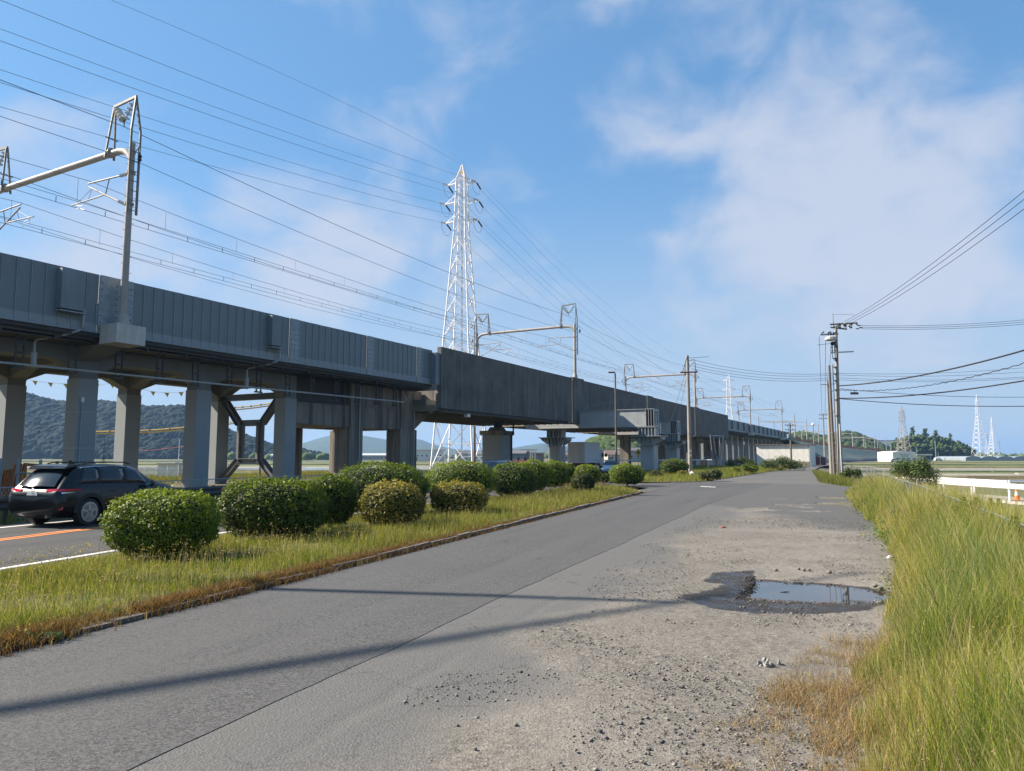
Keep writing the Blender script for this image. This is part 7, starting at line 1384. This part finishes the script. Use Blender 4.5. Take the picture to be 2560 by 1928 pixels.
for sd in (-1, 1):
    panel(suv, sf, ((.62, 1.28), (.92, 1.30)), 6.25, 8.1, M_glassd, 'window', sd); panel(suv, sf, ((1.32, 2.16), (1.34, 2.14)), 6.25, 8.1, M_glassd, 'window', sd); panel(suv, sf, ((2.22, 3.02), (2.20, 2.62)), 6.25, 8.1, M_glassd, 'window', sd)
    panel(suv, sf, ((.72, 2.9), (.80, 2.72)), 8.14, 8.36, M_chrome, 'window_trim', sd, .012, 14)
    for x in (1.55, 2.45): B(x, x + .22, sd * .895 - .025, sd * .895 + .025, .865, .895).build('door_handle', M_suv, suv)
    for x in (1.30, 2.20, 3.02):
        p0, p1 = sf(x, 2.2, sd), sf(x, 6.0, sd); MB().tube([p0 + Vector((0, sd * .003, 0)), sf(x, 3.2, sd) + Vector((0, sd * .004, 0)), sf(x, 4.4, sd) + Vector((0, sd * .004, 0)), p1 + Vector((0, sd * .004, 0))], .005, 4).build('door_gap', M_black, suv)
    B(1.35, 3.15, sd * .88 - .035, sd * .88 + .045, .21, .30).build('sill_cladding', M_black, suv, bevel=.02)
    mr = MB().lathe([(.02, -.10), (.085, -.07), (.10, 0), (.09, .06), (.03, .09)], (2.93, sd * 1.0, 1.04), 12, axis='x').build('door_mirror', M_suv, suv, smooth=True); B(2.82, 2.835, sd * 1.0 - .07, sd * 1.0 + .07, .98, 1.09).build('mirror_glass', mat('mirror_teal', (0.10, 0.28, 0.30), .08, var=0), mr)
    MB().tube([(.95, sd * .60, 1.612), (1.1, sd * .60, 1.645), (2.3, sd * .60, 1.645), (2.5, sd * .60, 1.60)], .018, 6).build('roof_rail', M_black, suv)
    # tail lamp: red upper, clear lower, wrapping onto the flank
    for nm, z0, z1, mm, d_ in (('tail_lamp', .905, .985, M_red, .50), ('clear_lens', .845, .905, M_chrome, .30)):
        MB().add([(.052, sd * .40, z0 + .01), (.085, sd * .72, z0), (.17, sd * .865, z0 + .02), (.17 + d_, sd * .905, z0 + .035), (.085, sd * .40, z1 - .01), (.115, sd * .72, z1), (.19, sd * .865, z1), (.17 + d_, sd * .905, z0 + .055), (.30, sd * .42, z0 + .02), (.30, sd * .42, z1)], [(0,1,5,4),(1,2,6,5),(2,3,7,6),(4,5,6,7,9),(0,8,3,2,1),(0,4,9,8)]).build(nm, mm, suv, smooth=False)
    MB().add([(.03, sd * .62, .47), (.075, sd * .80, .46), (.16, sd * .87, .47), (.03, sd * .62, .52), (.09, sd * .80, .56), (.17, sd * .86, .58)], [(0,1,4,3),(1,2,5,4),(3,4,5),(0,2,1)]).build('reflector', M_red, suv)
mb = MB(); rg = [(.175, 1.045, .60), (.30, 1.19, .56), (.44, 1.345, .53), (.565, 1.455, .51)]
vs = []
for x, z, hw in rg: vs += [(x - .055, -hw, z - .005), (x - .085, -hw * .5, z + .01), (x - .09, 0, z + .012), (x - .085, hw * .5, z + .01), (x - .055, hw, z - .005)]
o = mb.add(vs, [(i*5+j, i*5+j+1, (i+1)*5+j+1, (i+1)*5+j) for i in range(3) for j in range(4)]).build('rear_window', M_glassd, suv, smooth=True)
MB().prism([(.36, 1.50), (.44, 1.47), (.85, 1.565), (.85, 1.60), (.50, 1.565)], 'y', -.60, .60).build('roof_spoiler', M_suv, suv, bevel=.015)
MB().prism([(1.05, 1.60), (1.25, 1.60), (1.10, 1.70), (1.06, 1.70)], 'y', -.02, .02).build('antenna_fin', M_suv, suv)
MB().tube([(.19, 0, 1.03), (.13, .05, 1.06), (.17, .34, 1.13)], .012, 5).build('rear_wiper', M_black, suv)
M_sil = mat('bumper_silver', (0.13, 0.12, 0.11), .4, metal=.6, var=.05)
MB().prism([(.035, .40), (.09, .36), (.14, .36), (.14, .52), (.045, .52)], 'y', -.62, .62).build('skid_plate', M_sil, suv, bevel=.015); MB().prism([(.025, .58), (.09, .56), (.14, .56), (.14, .68), (.04, .69)], 'y', -.72, .72).build('bumper_strip', mat('bumper_brown', (0.05, 0.046, 0.043), .45, metal=.3, var=.05), suv, bevel=.015)
B(.14, .40, -.68, .68, .24, .40).build('bumper_underside', M_black, suv, bevel=.03)
for sd in (-1, 1): MB().lathe([(.045, -.05), (.045, .06)], (.02, sd * .56, .30), 12, axis='x').build('exhaust_tip', M_chrome, suv) if sd < 0 else None
pl_ = B(.020, .034, -.165, .165, .735, .90).build('number_plate', M_white, suv)
def text_on(par, s, size, loc, rot, m, name='lettering'):
    cu = bpy.data.curves.new(name, 'FONT'); cu.body = s; cu.size = size; cu.extrude = .001; cu.align_x = 'CENTER'; ob = bpy.data.objects.new(name, cu); COL.objects.link(ob); bpy.context.view_layer.update()
    me = bpy.data.meshes.new_from_object(ob); bpy.data.objects.remove(ob); me.materials.clear(); me.materials.append(m); return inst(me, name, par, loc, rot)
M_ink = mat('plate_ink', (0.04, 0.06, 0.05), .6, var=0)
text_on(pl_, '2 22', .105, (.016, -.03, .752), (PI / 2, 0, -PI / 2), M_ink); text_on(pl_, '\u3055', .05, (.016, .125, .77), (PI / 2, 0, -PI / 2), M_ink); text_on(pl_, '330', .05, (.016, -.03, .852), (PI / 2, 0, -PI / 2), M_ink)
em = MB(); 
for (a_, b_) in ((.065, .042), (.025, .04), (.048, .018)): em.tube([(.045, a_ * math.cos(k_ * PI / 8), .955 + b_ * math.sin(k_ * PI / 8) + (.012 if a_ == .048 else 0)) for k_ in range(17)], .006, 5, False)
em.build('emblem', M_chrome, suv); B(.035, .05, -.60, -.48, .79, .81).build('badge', M_chrome, suv)

# silver oncoming car and dark car behind the hedge
sedprof = [(0,.36,.72,.80,.78,.70),(.1,.28,.80,.95,.93,.8),(.35,.22,.86,1.12,.98,.78),(.8,.2,.88,1.34,1.0,.74),(1.2,.2,.88,1.43,1.0,.72),(1.9,.2,.87,1.47,1.0,.72),(2.5,.2,.86,1.42,1.0,.72),(2.9,.2,.85,1.25,1.0,.74),(3.3,.2,.84,1.02,.99,.80),(3.6,.2,.83,.93,.98,.82),(4.1,.22,.74,.84,.94,.8),(4.35,.28,.62,.70,.85,.7),(4.44,.36,.52,.58,.74,.6)]
def face_detail(t, sf):
    ws = MB(); vs = []
    for x, z, hw in ((3.36, 1.015, .70), (3.1, 1.17, .66), (2.85, 1.30, .62), (2.6, 1.395, .58)): vs += [(x + .05, -hw, z - .02), (x + .07, 0, z + .01), (x + .05, hw, z - .02)]
    ws.add(vs, [(i*3+j, i*3+j+1, (i+1)*3+j+1, (i+1)*3+j) for i in range(3) for j in range(2)]).build('windscreen', M_glassd, t)
    for sd in (-1, 1):
        MB().prism([(4.05, .60), (4.42, .56), (4.40, .68), (4.08, .74)], 'y', sd * .72 - .13, sd * .72 + .13).build('headlight', M_chrome, t); panel(t, sf, ((1.3, 2.1), (1.35, 2.05)), 6.3, 8.0, M_glassd, 'window', sd); panel(t, sf, ((2.2, 3.0), (2.2, 2.6)), 6.3, 8.0, M_glassd, 'window', sd); MB().lathe([(.03, -.08), (.09, 0), (.03, .08)], (2.9, sd * .98, .95), 8, axis='x').build('door_mirror', t.children[0].data.materials[0], t)
    B(4.38, 4.47, -.45, .45, .50, .56).build('grille', M_black, t); B(4.36, 4.48, -.6, .6, .28, .38).build('lower_grille', M_black, t); B(4.46, 4.49, -.17, .17, .40, .50).build('number_plate', M_white, t)
pS = gp(1524, 1188, MAINZ); hS = math.radians(13); ff = Vector((-math.sin(hS), -math.cos(hS), 0)); o0 = pS - ff * 4.45
sc_, sf2 = car((o0.x, o0.y, MAINZ), math.atan2(ff.y, ff.x), sedprof, 1.75, mat('silver_blue_paint', (0.50, 0.55, 0.60), .3, metal=.15, var=0, coat=.5), 'silver blue car coming towards the viewer between the truck and the lamp post', 'silver_car', 'car', None, (.85, 3.5), .32); face_detail(sc_, sf2)
vanprof = [(0,.36,.9,1.0,.86,.8),(.12,.28,.98,1.30,.95,.84),(.3,.24,1.0,1.52,.98,.82),(.6,.22,1.02,1.60,1.0,.82),(1.2,.2,1.02,1.64,1.0,.82),(2.2,.2,1.0,1.63,1.0,.82),(2.9,.2,.98,1.52,1.0,.82),(3.4,.2,.97,1.24,1.0,.84),(3.75,.22,.9,1.02,.97,.84),(4.2,.25,.78,.86,.88,.75),(4.35,.36,.6,.68,.76,.6)]
pv = at(1232, 1142, 46.0); hv = math.radians(20); fv_ = Vector((math.sin(hv), math.cos(hv), 0)); o0 = Vector((pv.x, pv.y, 0)) - fv_ * .6
vn, sf3 = car((o0.x, o0.y, MAINZ - .02), PI / 2 - hv, vanprof, 1.75, mat('dark_blue_paint', (0.018, 0.028, 0.05), .25, var=0, coat=1), 'dark blue car whose roof shows above the hedge below the broad pier', 'dark_car', 'car', None, (.85, 3.45), .32)
for sd in (-1, 1): panel(vn, sf3, ((.6, 1.5), (.7, 1.5)), 6.2, 8.1, M_glassd, 'window', sd); panel(vn, sf3, ((1.6, 2.9), (1.6, 2.7)), 6.2, 8.1, M_glassd, 'window', sd)
# white box truck
pt = at(1452, 1142, 94); hT = math.radians(25); fT = Vector((math.sin(hT), math.cos(hT), 0)); tz = at(1450, 1105, 94).z + .17
tk = thing('box_truck', 'grey white box truck seen from behind under the bridge', 'truck', (pt.x - .6, pt.y, -.17), PI / 2 - hT)
M_box = mat('truck_white', (0.56, 0.57, 0.585), .45, var=.04); B(0, 6.4, -1.2, 1.2, .98, tz).build('cargo_box', M_box, tk, bevel=.03); B(.1, 8.2, -.45, .45, .55, .98).build('chassis', M_black, tk)
for sd in (-1, 1):
    d_ = B(-.05, -.01, sd * .60 - .56, sd * .60 + .56, 1.05, tz - .1).build('rear_door', M_box, tk)
    for y in (-.3, .0, .3): MB().tube([(-.07, sd * .60 + y, 1.1), (-.07, sd * .60 + y, tz - .15)], .018, 5).build('lock_bar', M_galv, d_)
    B(-.04, .02, sd * .95 - .17, sd * .95 + .17, .72, .86).build('tail_lamp', M_red, tk)
    for x in (1.6, 2.9, 7.2): MB().lathe([(.3, -.16), (.46, -.14), (.48, 0), (.46, .14), (.3, .16)], (x, sd * 1.0, .48), 16, axis='y').build('wheel', M_black, tk)
for i in range(4): B(-.035, -.012, -1.0 + i * .55, -.75 + i * .55, 1.15, 1.32).build('latch', M_galv, tk)
B(6.6, 8.4, -1.15, 1.15, .7, 2.75).build('cab', mat('cab_paint', (0.42, 0.45, 0.5), .35, var=0), tk, bevel=.1); B(7.2, 8.0, -1.17, -1.15, 1.75, 2.4).build('window', M_glassd, tk); B(8.2, 8.35, -1.6, -1.3, 1.8, 2.3).build('door_mirror', M_black, tk)
for i in range(7): B(1.6 + i * .42, 1.85 + i * .42, -1.214, -1.202, 1.7, 1.9).build('side_lettering', mat('pale_print', (0.68, 0.69, 0.70), .5, var=0), tk)

# ================================================================== HAZE
hz = MB().box(-6100, 6100, -320, 6100, -1.8, 108).build('haze', mat('haze_placeholder', (1, 1, 1))); hm_ = bpy.data.materials.new('haze'); hm_.use_nodes = True; N = hm_.node_tree.nodes; N.clear(); out = N.new('ShaderNodeOutputMaterial'); pv_ = N.new('ShaderNodeVolumePrincipled'); pv_.inputs['Color'].default_value = (0.36, 0.62, 1.0, 1); pv_.inputs['Density'].default_value = HAZE_D; pv_.inputs['Anisotropy'].default_value = 0.2; hm_.node_tree.links.new(pv_.outputs[0], out.inputs['Volume']); hz.data.materials.clear(); hz.data.materials.append(hm_); tag(hz, 'pale blue haze in the air over the whole valley', 'haze', kind='stuff')
